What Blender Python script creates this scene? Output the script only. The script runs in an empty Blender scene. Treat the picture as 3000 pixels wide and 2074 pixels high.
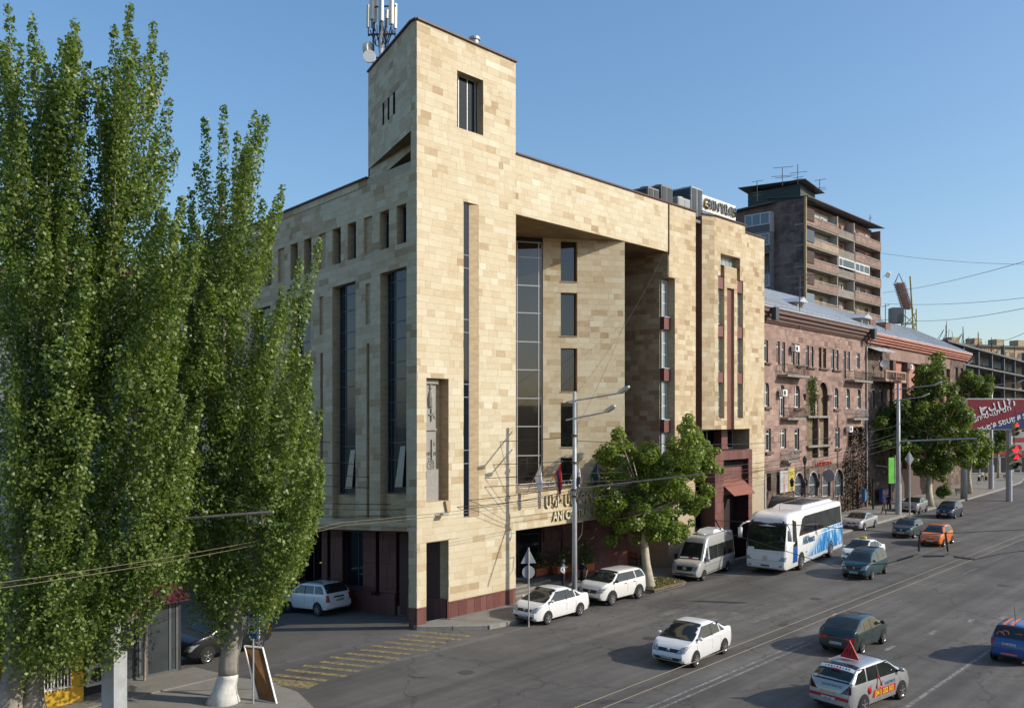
import bpy, bmesh, math, random
import numpy as np
from mathutils import Vector, Matrix
R = math.radians
scene = bpy.context.scene
col = scene.collection

# ------------------------------------------------------------------ camera
CAM = Vector((-29.27, -33.79, 10.7)); FPX = 2580.0; HX, HY = 1500.0, 1222.0
RT = Vector((.68113, -.73216, 0)); FW = Vector((.73216, .68113, 0))
cd = bpy.data.cameras.new('camera'); cam = bpy.data.objects.new('camera', cd); col.objects.link(cam)
cd.sensor_width = 36.0; cd.lens = 36.0 * FPX / 3000.0
cd.shift_y = (HY - 1037.0) / 3000.0
cd.clip_start = .3; cd.clip_end = 3000
cam.location = CAM
cam.rotation_euler = (R(90), 0, math.atan2(FW.y, FW.x) - R(90))
scene.camera = cam

# ------------------------------------------------------------------ sky, sun, exposure
SUN_EL = R(28.5); SUN_AZ = Vector((.53, -.848, 0)).normalized()
w = bpy.data.worlds.new('World'); scene.world = w; w.use_nodes = True
nt = w.node_tree; bgn = nt.nodes['Background']; bgn.inputs[1].default_value = .15
sky = nt.nodes.new('ShaderNodeTexSky'); sky.sky_type = 'NISHITA'; sky.sun_disc = False
sky.sun_elevation = SUN_EL; sky.sun_rotation = math.atan2(SUN_AZ.x, SUN_AZ.y)
sky.altitude = 0; sky.air_density = 1.0; sky.dust_density = 1.5; sky.ozone_density = 3.0
hs_ = nt.nodes.new('ShaderNodeHueSaturation'); hs_.inputs['Saturation'].default_value = 1.3; gm_ = nt.nodes.new('ShaderNodeGamma'); gm_.inputs[1].default_value = .75
nt.links.new(sky.outputs[0], gm_.inputs[0]); nt.links.new(gm_.outputs[0], hs_.inputs['Color']); nt.links.new(hs_.outputs[0], bgn.inputs[0])
sl = bpy.data.lights.new('sun', 'SUN'); sl.energy = 2.5; sl.angle = R(.53); sl.color = (1.0, .92, .79)
so = bpy.data.objects.new('sun', sl); col.objects.link(so); so.location = (60, -60, 60)
sd = SUN_AZ * math.cos(SUN_EL) + Vector((0, 0, math.sin(SUN_EL)))
so.rotation_euler = sd.to_track_quat('Z', 'Y').to_euler()
vs = scene.view_settings; vs.view_transform = 'Standard'; vs.look = 'None'; vs.gamma = 1; vs.exposure = .8
scene.cycles.use_denoising = True
scene.cycles.max_bounces = 6; scene.cycles.diffuse_bounces = 3; scene.cycles.transmission_bounces = 3
scene.cycles.transparent_max_bounces = 4; scene.cycles.caustics_reflective = False; scene.cycles.caustics_refractive = False

# ------------------------------------------------------------------ measuring: a pixel of the survey photograph to a point on a known plane
KS = .07076            # fall of the side street and its frontage, metres per metre
def ray(px, py):
    return FW + RT * ((px - HX) / FPX) + Vector((0, 0, (HY - py) / FPX))
def gpt(px, py, z=0.0):
    d = ray(px, py); return CAM + d * ((z - CAM.z) / d.z)
def dpt(px, py, t): return CAM + ray(px, py) * t
def ypt(px, py, y=0.0):
    d = ray(px, py); return CAM + d * ((y - CAM.y) / d.y)
def xpt(px, py, x=0.0):
    d = ray(px, py); return CAM + d * ((x - CAM.x) / d.x)
class Plane:
    """vertical plane through p0 along angle a: (u, z, depth) <-> world"""
    def __init__(s, p0, a=0.0, shear=0.0):
        s.p = Vector((p0[0], p0[1], 0)); s.a = a; s.u = Vector((math.cos(a), math.sin(a), 0)); s.n = Vector((-s.u.y, s.u.x, 0)); s.k = shear
    def uz(s, px, py):
        d = ray(px, py); t = (s.p - CAM).dot(s.n) / d.dot(s.n); q = CAM + d * t
        u = (q - s.p).dot(s.u); return u, q.z + s.k * u
    def __call__(s, u, z, d=0.0):
        return s.p + s.u * u + s.n * d + Vector((0, 0, z - s.k * u))

# ------------------------------------------------------------------ mesh helpers
class MB:
    def __init__(s): s.v = []; s.f = []; s.m = []
    def add(s, v, f, mi=0):
        n = len(s.v); s.v += [tuple(p) for p in v]; s.f += [tuple(i + n for i in q) for q in f]; s.m += [mi] * len(f); return s
    def hexa(s, c, mi=0):     # 8 corners: 4 low, 4 high
        return s.add(c, [(3, 2, 1, 0), (4, 5, 6, 7), (0, 1, 5, 4), (1, 2, 6, 5), (2, 3, 7, 6), (3, 0, 4, 7)], mi)
    def box(s, x0, x1, y0, y1, z0, z1, mi=0):
        return s.hexa([(x0, y0, z0), (x1, y0, z0), (x1, y1, z0), (x0, y1, z0), (x0, y0, z1), (x1, y0, z1), (x1, y1, z1), (x0, y1, z1)], mi)
    def pbox(s, P, u0, u1, z0, z1, d0, d1, mi=0):   # box in a plane's frame
        return s.hexa([P(u0, z0, d0), P(u1, z0, d0), P(u1, z0, d1), P(u0, z0, d1), P(u0, z1, d0), P(u1, z1, d0), P(u1, z1, d1), P(u0, z1, d1)], mi)
    def quad(s, a, b, c, d, mi=0): return s.add([a, b, c, d], [(0, 1, 2, 3)], mi)
    def prism(s, poly, z0, z1, mi=0):
        n = len(poly); v = [(p[0], p[1], z0) for p in poly] + [(p[0], p[1], z1) for p in poly]
        f = [tuple(range(n - 1, -1, -1)), tuple(range(n, 2 * n))] + [(i, (i + 1) % n, n + (i + 1) % n, n + i) for i in range(n)]
        return s.add(v, f, mi)
    def pprism(s, P, poly, d0, d1, mi=0):           # polygon in (u, z) of a plane, from depth d0 to d1
        n = len(poly); v = [P(p[0], p[1], d0) for p in poly] + [P(p[0], p[1], d1) for p in poly]
        f = [tuple(range(n)), tuple(range(2 * n - 1, n - 1, -1))] + [((i + 1) % n, i, n + i, n + (i + 1) % n) for i in range(n)]
        return s.add(v, f, mi)
    def tube(s, pts, r, seg=8, mi=0, cap=True):
        pts = [Vector(p) for p in pts]; n = len(pts); rr = r if isinstance(r, (list, tuple)) else [r] * n
        V = []; side = None
        for i, p in enumerate(pts):
            t = (pts[min(i + 1, n - 1)] - pts[max(i - 1, 0)])
            t = t.normalized() if t.length > 1e-9 else Vector((0, 0, 1))
            if side is None:
                side = t.cross(Vector((0, 0, 1)) if abs(t.z) < .9 else Vector((1, 0, 0))).normalized()
            else:
                side = (side - t * side.dot(t)); side = side.normalized() if side.length > 1e-6 else t.orthogonal().normalized()
            o = t.cross(side)
            for k in range(seg):
                a = 2 * math.pi * k / seg; V.append(p + (side * math.cos(a) + o * math.sin(a)) * rr[i])
        F = [(i * seg + k, i * seg + (k + 1) % seg, (i + 1) * seg + (k + 1) % seg, (i + 1) * seg + k) for i in range(n - 1) for k in range(seg)]
        if cap: F += [tuple(range(seg - 1, -1, -1)), tuple((n - 1) * seg + k for k in range(seg))]
        return s.add(V, F, mi)
    def bar(s, a, b, w, h=None, mi=0):              # rectangular bar
        a, b = Vector(a), Vector(b); h = h or w; t = (b - a).normalized()
        x = t.cross(Vector((0, 0, 1)) if abs(t.z) < .95 else Vector((1, 0, 0))).normalized() * (w / 2); y = x.cross(t).normalized() * (h / 2)
        return s.hexa([a - x - y, a + x - y, a + x + y, a - x + y, b - x - y, b + x - y, b + x + y, b - x + y], mi)
    def lathe(s, prof, c=(0, 0, 0), seg=16, axis='z', mi=0):
        c = Vector(c); V = []
        for r, h in prof:
            for k in range(seg):
                a = 2 * math.pi * k / seg; x, y = r * math.cos(a), r * math.sin(a)
                V.append(c + (Vector((x, y, h)) if axis == 'z' else Vector((x, h, y)) if axis == 'y' else Vector((h, x, y))))
        n = len(prof)
        F = [(i * seg + k, i * seg + (k + 1) % seg, (i + 1) * seg + (k + 1) % seg, (i + 1) * seg + k) for i in range(n - 1) for k in range(seg)]
        F += [tuple(range(seg - 1, -1, -1)), tuple((n - 1) * seg + k for k in range(seg))]
        return s.add(V, F, mi)
    def rot(s, ang, c=(0, 0, 0), i0=0):             # turn what was added since vertex i0 about z
        ca, sa = math.cos(ang), math.sin(ang)
        for i in range(i0, len(s.v)):
            x, y, z = s.v[i]; x -= c[0]; y -= c[1]; s.v[i] = (c[0] + ca * x - sa * y, c[1] + sa * x + ca * y, z)
        return s
    def build(s, name, mat, parent=None, world=True, smooth=False, loc=None):
        me = bpy.data.meshes.new(name); me.from_pydata(s.v, [], s.f)
        for mm in (mat if isinstance(mat, (list, tuple)) else [mat]):
            if mm: me.materials.append(mm)
        if any(s.m): me.polygons.foreach_set('material_index', s.m)
        if smooth: me.polygons.foreach_set('use_smooth', [True] * len(s.f))
        me.update()
        return link(name, me, parent, world, loc)
def link(name, data, parent=None, world=True, loc=None):
    o = bpy.data.objects.new(name, data); col.objects.link(o)
    if parent is not None:
        o.parent = parent
        if world: o.location = -troot(parent)
    if loc is not None: o.location = loc
    return o
def troot(p):
    l = Vector(p.location)
    while p.parent is not None: p = p.parent; l = l + Vector(p.location)
    return l
def tag(o, label=None, cat=None, group=None, kind=None):
    if label: o['label'] = label
    if cat: o['category'] = cat
    if group: o['group'] = group
    if kind: o['kind'] = kind
    return o
def thing(name, label, cat, loc=(0, 0, 0), rz=0.0, group=None):
    o = bpy.data.objects.new(name, None); col.objects.link(o); o.location = loc; o.rotation_euler = (0, 0, rz); o.empty_display_size = .3
    return tag(o, label, cat, group)
def copy_tree(o, parent=None):
    kids = list(o.children); c = o.copy(); col.objects.link(c); c.parent = parent
    for k in kids: copy_tree(k, c)
    return c
def smooth_angle(o, deg=40):
    me = o.data; bm = bmesh.new(); bm.from_mesh(me); bmesh.ops.recalc_face_normals(bm, faces=bm.faces)
    for f in bm.faces: f.smooth = True
    lim = R(deg)
    for e in bm.edges:
        if len(e.link_faces) == 2 and e.calc_face_angle(0) > lim: e.smooth = False
    bm.to_mesh(me); bm.free(); return o
def text(body, size, M4, mat, name='lettering', parent=None, ext=.004, align='CENTER', world=True, sx=1.0, wt=0.0):
    c = bpy.data.curves.new('tmp', 'FONT'); c.body = body; c.size = size; c.extrude = ext; c.align_x = align; c.align_y = 'CENTER'; c.resolution_u = 2; c.offset = wt
    o = bpy.data.objects.new('tmp', c); col.objects.link(o); bpy.context.view_layer.update()
    me = bpy.data.meshes.new_from_object(o.evaluated_get(bpy.context.evaluated_depsgraph_get()))
    bpy.data.objects.remove(o); bpy.data.curves.remove(c)
    me.transform(M4 @ Matrix.Diagonal((sx, 1, 1, 1))); me.materials.clear(); me.materials.append(mat); me.name = name
    return link(name, me, parent, world)
def frame(org, xd, yd):     # matrix whose x, y axes lie along xd, yd
    xd, yd = Vector(xd).normalized(), Vector(yd).normalized(); z = xd.cross(yd)
    m = Matrix((xd, yd, z)).transposed().to_4x4(); m.translation = Vector(org); return m

# ------------------------------------------------------------------ materials
MATS = {}
def M(name, c, rough=.75, var=.14, scale=3.0, bump=0.0, metal=0.0, spec=.4, coat=0.0, world=True, stretch=(1, 1, 1), bscale=None, emit=None, es=1.0, dirt=0.0, dirtc=(.05, .045, .04), dr=(.5, .75), ds=.21, ior=1.5):
    if name in MATS: return MATS[name]
    m = bpy.data.materials.new(name); m.use_nodes = True; n = m.node_tree.nodes; l = m.node_tree.links; b = n['Principled BSDF']
    b.inputs['Roughness'].default_value = rough; b.inputs['Metallic'].default_value = metal; b.inputs['Specular IOR Level'].default_value = spec
    b.inputs['Coat Weight'].default_value = coat; b.inputs['Coat Roughness'].default_value = .06
    b.inputs['Base Color'].default_value = (*c, 1); b.inputs['IOR'].default_value = ior
    if emit: b.inputs['Emission Color'].default_value = (*emit, 1); b.inputs['Emission Strength'].default_value = es
    if var > 0 or bump > 0 or dirt > 0:
        if world: g = n.new('ShaderNodeNewGeometry'); co = g.outputs['Position']
        else: g = n.new('ShaderNodeTexCoord'); co = g.outputs['Object']
        mp = n.new('ShaderNodeMapping'); mp.inputs['Scale'].default_value = stretch; l.new(co, mp.inputs[0])
        nz = n.new('ShaderNodeTexNoise'); nz.inputs['Scale'].default_value = scale; nz.inputs['Detail'].default_value = 6; nz.inputs['Roughness'].default_value = .62
        l.new(mp.outputs[0], nz.inputs['Vector'])
        mr = n.new('ShaderNodeMapRange'); mr.inputs[1].default_value = .28; mr.inputs[2].default_value = .72
        mr.inputs[3].default_value = 1 - var; mr.inputs[4].default_value = 1 + var; l.new(nz.outputs[0], mr.inputs[0])
        mx = n.new('ShaderNodeVectorMath'); mx.operation = 'MULTIPLY'; mx.inputs[0].default_value = c; l.new(mr.outputs[0], mx.inputs[1])
        out = mx.outputs[0]
        if dirt > 0:
            n2 = n.new('ShaderNodeTexNoise'); n2.inputs['Scale'].default_value = scale * ds; n2.inputs['Detail'].default_value = 8; n2.inputs['Roughness'].default_value = .68; l.new(mp.outputs[0], n2.inputs['Vector'])
            r2 = n.new('ShaderNodeMapRange'); r2.inputs[1].default_value = dr[0]; r2.inputs[2].default_value = dr[1]; r2.inputs[4].default_value = dirt; l.new(n2.outputs[0], r2.inputs[0])
            mc = n.new('ShaderNodeMix'); mc.data_type = 'RGBA'; mc.inputs[7].default_value = (*dirtc, 1); l.new(r2.outputs[0], mc.inputs[0]); l.new(out, mc.inputs[6]); out = mc.outputs[2]
        l.new(out, b.inputs['Base Color'])
        if bump > 0:
            nb = n.new('ShaderNodeTexNoise'); nb.inputs['Scale'].default_value = bscale or scale * 6; nb.inputs['Detail'].default_value = 5; l.new(mp.outputs[0], nb.inputs['Vector'])
            bp = n.new('ShaderNodeBump'); bp.inputs['Strength'].default_value = bump; bp.inputs['Distance'].default_value = .02; l.new(nb.outputs[0], bp.inputs['Height']); l.new(bp.outputs[0], b.inputs['Normal'])
    MATS[name] = m; return m
def stone(name, ramp, var=.16, scale=2.6, stretch=(1, 1, 3), bump=.25, rough=.7, seam=None):
    """cut stone: each piece takes its own shade from the 'tint' it carries, plus veins in world space"""
    m = bpy.data.materials.new(name); m.use_nodes = True; n = m.node_tree.nodes; l = m.node_tree.links; b = n['Principled BSDF']
    b.inputs['Roughness'].default_value = rough; b.inputs['Specular IOR Level'].default_value = .3
    a1 = n.new('ShaderNodeAttribute'); a1.attribute_type = 'GEOMETRY'; a1.attribute_name = 'tint'
    a2 = n.new('ShaderNodeAttribute'); a2.attribute_type = 'OBJECT'; a2.attribute_name = 'tint'
    ad = n.new('ShaderNodeMath'); ad.operation = 'ADD'; l.new(a1.outputs['Fac'], ad.inputs[0]); l.new(a2.outputs['Fac'], ad.inputs[1])
    g = n.new('ShaderNodeNewGeometry'); mp = n.new('ShaderNodeMapping'); mp.inputs['Scale'].default_value = stretch; l.new(g.outputs['Position'], mp.inputs[0])
    of = n.new('ShaderNodeVectorMath'); of.operation = 'SCALE'; of.inputs['Scale'].default_value = 37.0
    cv = n.new('ShaderNodeCombineXYZ'); [l.new(ad.outputs[0], cv.inputs[i]) for i in range(3)]; l.new(cv.outputs[0], of.inputs[0])
    av = n.new('ShaderNodeVectorMath'); av.operation = 'ADD'; l.new(mp.outputs[0], av.inputs[0]); l.new(of.outputs[0], av.inputs[1])
    nz = n.new('ShaderNodeTexNoise'); nz.inputs['Scale'].default_value = scale; nz.inputs['Detail'].default_value = 8; nz.inputs['Roughness'].default_value = .66; nz.inputs['Distortion'].default_value = .8; l.new(av.outputs[0], nz.inputs['Vector'])
    s1 = n.new('ShaderNodeMapRange'); s1.inputs[1].default_value = .3; s1.inputs[2].default_value = .7; s1.inputs[3].default_value = -var; s1.inputs[4].default_value = var; l.new(nz.outputs[0], s1.inputs[0])
    n3 = n.new('ShaderNodeTexNoise'); n3.inputs['Scale'].default_value = .22; n3.inputs['Detail'].default_value = 4; l.new(g.outputs['Position'], n3.inputs['Vector'])
    s3 = n.new('ShaderNodeMapRange'); s3.inputs[1].default_value = .3; s3.inputs[2].default_value = .7; s3.inputs[3].default_value = -.1; s3.inputs[4].default_value = .1; l.new(n3.outputs[0], s3.inputs[0])
    a3 = n.new('ShaderNodeMath'); l.new(ad.outputs[0], a3.inputs[0]); l.new(s1.outputs[0], a3.inputs[1])
    a4 = n.new('ShaderNodeMath'); l.new(a3.outputs[0], a4.inputs[0]); l.new(s3.outputs[0], a4.inputs[1])
    cr = n.new('ShaderNodeValToRGB'); e = cr.color_ramp.elements
    e[0].position = ramp[0][0]; e[0].color = (*ramp[0][1], 1); e[1].position = ramp[-1][0]; e[1].color = (*ramp[-1][1], 1)
    for p, c in ramp[1:-1]: q = e.new(p); q.color = (*c, 1)
    l.new(a4.outputs[0], cr.inputs[0]); l.new(cr.outputs[0], b.inputs['Base Color'])
    bp = n.new('ShaderNodeBump'); bp.inputs['Strength'].default_value = bump; bp.inputs['Distance'].default_value = .015; l.new(nz.outputs[0], bp.inputs['Height']); l.new(bp.outputs[0], b.inputs['Normal'])
    return m
def paint(name, c, metal=0.0, rough=.28):
    return M('paint_' + name, c, rough=rough, var=.05, scale=2.0, metal=metal, spec=.5, coat=.7, world=False, dirt=.10, dirtc=(.22, .2, .17))
GLASS = M('dark_glass', (.012, .015, .016), rough=.04, var=0, spec=.7)
CARGLASS = M('car_glass', (.022, .026, .024), rough=.04, var=.45, scale=1.3, spec=.6, world=False)
BLACK = M('black_plastic', (.018, .018, .018), rough=.6, var=.1)
RUBBER = M('rubber', (.02, .02, .02), rough=.85, var=.15, scale=14, world=False)
STEEL = M('galvanised_steel', (.42, .43, .44), rough=.45, var=.12, metal=.35, scale=5)
CHROME = M('alloy', (.55, .56, .57), rough=.28, var=.05, metal=.8)
WHITE = M('white_paint', (.78, .78, .76), rough=.5, var=.05)

# ------------------------------------------------------------------ walls of cut stone, piece by piece
def subtract(rects, h):
    out = []
    for a, b, c, d in rects:
        u0, u1, z0, z1 = h
        if u1 <= a or u0 >= b or z1 <= c or z0 >= d: out.append((a, b, c, d)); continue
        if c < z0: out.append((a, b, c, z0))
        if z1 < d: out.append((a, b, z1, d))
        lo, hi = max(c, z0), min(d, z1)
        if a < u0: out.append((a, u0, lo, hi))
        if u1 < b: out.append((u1, b, lo, hi))
    return out
class StoneWall:
    """gathers the slabs of one building; the 300 that show largest become parts, the rest one joined part"""
    def __init__(s, parent, mat, piece, seed=1): s.parent = parent; s.mat = mat; s.piece = piece; s.sl = []; s.rng = random.Random(seed)
    def face(s, P, u0, u1, z0, z1, holes=(), ch=.36, lens=(.36, .54, .72, .72, .9, 1.08), tb=.5, tv=.16, dark=.12, th=.035, clip=None):
        rng = s.rng; k = int(math.floor((z0) / ch)); z = k * ch
        while z < z1 - .01:
            a, b = max(z, z0), min(z + ch, z1); u = u0 - rng.random() * .7; rows = []
            if b - a > .02:
                while u < u1:
                    L = rng.choice(lens); q0, q1 = max(u, u0), min(u + L, u1); u += L
                    if q1 - q0 < .05: continue
                    t = rng.gauss(tb, tv * .6)
                    if rng.random() < dark: t -= rng.uniform(.14, .34)
                    rs = [(q0, q1, a, b)]
                    for h in holes: rs = subtract(rs, h)
                    for r in rs:
                        if r[1] - r[0] > .03 and r[3] - r[2] > .03 and (clip is None or clip(r)): s.sl.append((P, r, min(.98, max(.03, t)), th, rng.uniform(0, .006)))
            z += ch
    def finish(s, limit=300, g=.004):
        def area(e):
            P, r, t, th, o = e; c = P((r[0] + r[1]) / 2, (r[2] + r[3]) / 2); d = c - CAM; D = d.dot(FW)
            if D < 1: return 0
            px = HX + FPX * d.dot(RT) / D; py = HY - FPX * d.z / D
            if not (0 < px < 3000 and 0 < py < 2074): return 0
            if px < 930 and py < 1750: return 0
            n = P.n; return (r[1] - r[0]) * (r[3] - r[2]) * abs(d.dot(n)) / D ** 3
        s.sl.sort(key=area, reverse=True); cache = {}
        for P, r, t, th, o in s.sl[:limit]:
            w_, h_ = round(r[1] - r[0], 3), round(r[3] - r[2], 3); key = (id(P), w_, h_, round(th, 3))
            if key not in cache:
                z = P(0, 0, 0); Q = lambda u, v, d: P(u, v, d) - z
                cache[key] = MB().pbox(Q, g, w_ - g, g, h_ - g, 0, th)
                me = bpy.data.meshes.new(s.piece); me.from_pydata(cache[key].v, [], cache[key].f); me.materials.append(s.mat); me.update(); cache[key] = me
            ob = link(s.piece, cache[key], s.parent); ob.location = P(r[0], r[2], -o) - troot(s.parent); ob['tint'] = float(t)
        V = []; F = []; T = []
        for P, r, t, th, o in s.sl[limit:]:
            n = len(V); u0, u1, z0, z1 = r[0] + g, r[1] - g, r[2] + g, r[3] - g
            V += [P(u0, z0, -o), P(u1, z0, -o), P(u1, z1, -o), P(u0, z1, -o), P(u0, z0, th), P(u1, z0, th), P(u1, z1, th), P(u0, z1, th)]
            F += [(n, n + 1, n + 2, n + 3), (n, n + 4, n + 5, n + 1), (n + 1, n + 5, n + 6, n + 2), (n + 2, n + 6, n + 7, n + 3), (n + 3, n + 7, n + 4, n)]; T += [t] * 5
        if V:
            me = bpy.data.meshes.new(s.piece + '_field'); me.from_pydata([tuple(v) for v in V], [], F); me.materials.append(s.mat)
            at = me.attributes.new('tint', 'FLOAT', 'FACE'); at.data.foreach_set('value', T); me.update()
            tag(link(s.piece + '_field', me, s.parent), kind='stuff')
def backing(mb, P, u0, u1, z0, z1, holes, d=.03, mi=0):
    us = sorted({u0, u1, *[min(max(x, u0), u1) for h in holes for x in h[:2]]}); zs = sorted({z0, z1, *[min(max(x, z0), z1) for h in holes for x in h[2:4]]})
    for i in range(len(us) - 1):
        for j in range(len(zs) - 1):
            cu, cz = (us[i] + us[i + 1]) / 2, (zs[j] + zs[j + 1]) / 2
            if any(h[0] < cu < h[1] and h[2] < cz < h[3] for h in holes): continue
            mb.quad(P(us[i], zs[j], d), P(us[i + 1], zs[j], d), P(us[i + 1], zs[j + 1], d), P(us[i], zs[j + 1], d), mi)
def reveal(mb, P, h, d1, d0=.0, mi=0, sides='lrtb'):
    a, b, c, e = h[:4]
    if 'l' in sides: mb.quad(P(a, c, d0), P(a, c, d1), P(a, e, d1), P(a, e, d0), mi)
    if 'r' in sides: mb.quad(P(b, c, d1), P(b, c, d0), P(b, e, d0), P(b, e, d1), mi)
    if 't' in sides: mb.quad(P(a, e, d0), P(a, e, d1), P(b, e, d1), P(b, e, d0), mi)
    if 'b' in sides: mb.quad(P(a, c, d1), P(a, c, d0), P(b, c, d0), P(b, c, d1), mi)
def window(parent, P, u0, u1, z0, z1, d, cols=(), rows=(), fw=.06, fmat=None, gmat=None, name='window', th=.07, edge=True):
    """frame with mullions at cols and transoms at rows; each pane a piece of its own"""
    mb = MB(); us = [u0, *cols, u1]; zs = [z0, *rows, z1]; h = fw / 2
    for i, u in enumerate(us):
        if not edge and i in (0, len(us) - 1): continue
        a, b = (u, u + fw) if i == 0 else (u - fw, u) if i == len(us) - 1 else (u - h, u + h)
        mb.pbox(P, a, b, z0, z1, d, d + th)
    for j, z in enumerate(zs):
        a, b = (z, z + fw) if j == 0 else (z - fw, z) if j == len(zs) - 1 else (z - h, z + h)
        mb.pbox(P, u0 + (fw if edge else 0), u1 - (fw if edge else 0), a, b, d + .004, d + th - .004)
    o = mb.build(name, fmat or BLACK, parent)
    for i in range(len(us) - 1):
        for j in range(len(zs) - 1):
            MB().pbox(P, us[i] + .01, us[i + 1] - .01, zs[j] + .01, zs[j + 1] - .01, d + th * .45, d + th * .6).build('pane', gmat or GLASS, o)
    return o
# ================================================================== ground
def asphalt(name, base, var=.2, tracks=True):
    m = bpy.data.materials.new(name); m.use_nodes = True; n = m.node_tree.nodes; l = m.node_tree.links; b = n['Principled BSDF']
    b.inputs['Roughness'].default_value = .82; b.inputs['Specular IOR Level'].default_value = .35
    g = n.new('ShaderNodeNewGeometry')
    def noise(sc, st, det=6, ro=.6):
        mp = n.new('ShaderNodeMapping'); mp.inputs['Scale'].default_value = st; l.new(g.outputs['Position'], mp.inputs[0])
        z = n.new('ShaderNodeTexNoise'); z.inputs['Scale'].default_value = sc; z.inputs['Detail'].default_value = det; z.inputs['Roughness'].default_value = ro; l.new(mp.outputs[0], z.inputs['Vector']); return z.outputs[0]
    def rng(x, a, bb, c, d):
        r = n.new('ShaderNodeMapRange'); r.inputs[1].default_value = a; r.inputs[2].default_value = bb; r.inputs[3].default_value = c; r.inputs[4].default_value = d; l.new(x, r.inputs[0]); return r.outputs[0]
    def mul(a, c):
        x = n.new('ShaderNodeMath'); x.operation = 'MULTIPLY'; l.new(a, x.inputs[0]); l.new(c, x.inputs[1]); return x.outputs[0]
    f = rng(noise(.16, (1, 1, 1), 5), .3, .7, 1 - var, 1 + var)
    f = mul(f, rng(noise(2.2, (1, 1, 1), 8, .7), .3, .7, .9, 1.1))
    f = mul(f, rng(noise(60, (1, 1, 1), 2), .3, .7, .84, 1.16))
    if tracks:
        f = mul(f, rng(noise(.9, (.025, 1, 1), 3), .35, .68, .78, 1.22))
        f = mul(f, rng(noise(3.2, (.02, 1, 1), 3), .35, .7, .95, 1.06))
    # sealed cracks
    v = n.new('ShaderNodeTexVoronoi'); v.feature = 'DISTANCE_TO_EDGE'; v.inputs['Scale'].default_value = .16
    wn = n.new('ShaderNodeTexNoise'); wn.inputs['Scale'].default_value = .9; wn.inputs['Detail'].default_value = 5; l.new(g.outputs['Position'], wn.inputs['Vector'])
    wa = n.new('ShaderNodeVectorMath'); wa.operation = 'SCALE'; wa.inputs['Scale'].default_value = 2.2; l.new(wn.outputs['Color'], wa.inputs[0])
    wb = n.new('ShaderNodeVectorMath'); l.new(g.outputs['Position'], wb.inputs[0]); l.new(wa.outputs[0], wb.inputs[1]); l.new(wb.outputs[0], v.inputs['Vector'])
    f = mul(f, rng(v.outputs['Distance'], .0, .012, .6, 1.0)); f = mul(f, rng(noise(.5, (1, 1, 1), 7, .7), .56, .74, 1.0, .78))
    # repair patches
    v2 = n.new('ShaderNodeTexVoronoi'); v2.inputs['Scale'].default_value = .11; v2.distance = 'CHEBYCHEV'; l.new(g.outputs['Position'], v2.inputs['Vector'])
    sp = n.new('ShaderNodeSeparateColor'); l.new(v2.outputs['Color'], sp.inputs[0]); f = mul(f, rng(sp.outputs[0], 0, 1, .89, 1.11))
    cm = n.new('ShaderNodeVectorMath'); cm.operation = 'MULTIPLY'; cm.inputs[0].default_value = base; l.new(f, cm.inputs[1]); l.new(cm.outputs[0], b.inputs['Base Color'])
    bp = n.new('ShaderNodeBump'); bp.inputs['Strength'].default_value = .3; bp.inputs['Distance'].default_value = .01; l.new(noise(45, (1, 1, 1), 3), bp.inputs['Height']); l.new(bp.outputs[0], b.inputs['Normal'])
    return m
ASPH = asphalt('asphalt', (.118, .11, .1), .26); ASPH2 = asphalt('side_asphalt', (.125, .116, .104), .2, False)
PAVE = M('paving', (.24, .225, .195), rough=.9, var=.14, scale=1.4, bump=.2, dirt=.4, dirtc=(.12, .11, .095))
KERB = M('kerb_stone', (.27, .255, .23), rough=.9, var=.25, scale=3, bump=.3)
YELLOW = M('worn_yellow_paint', (.42, .31, .08), rough=.85, var=.25, scale=6, dirt=.95, dirtc=(.118, .108, .096), dr=(.36, .56), ds=.9)
LINE = M('worn_white_paint', (.33, .325, .31), rough=.85, var=.3, scale=5, dirt=.92, dirtc=(.12, .113, .104), dr=(.38, .56), ds=.8)
FAINT = M('faint_white_paint', (.2, .195, .185), rough=.85, var=.3, scale=4, dirt=.95, dirtc=(.11, .105, .1), dr=(.4, .6), ds=.6)
tag(MB().add([(-900, -900, 0), (1400, -900, 0), (1400, 0, 0), (-900, 0, 0), (5, 0, 0), (1400, 900, 0), (5, 900, 0)], [(0, 1, 2, 4, 3), (4, 2, 5, 6)]).build('road', ASPH), kind='structure')
zs = -KS * 50
tag(MB().add([(-900, 0, 0), (5, 0, 0), (5, 50, zs), (-900, 50, zs), (5, 900, zs), (-900, 900, zs)], [(0, 1, 2, 3), (3, 2, 4, 5)]).build('side_street', ASPH2), kind='structure')
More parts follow.
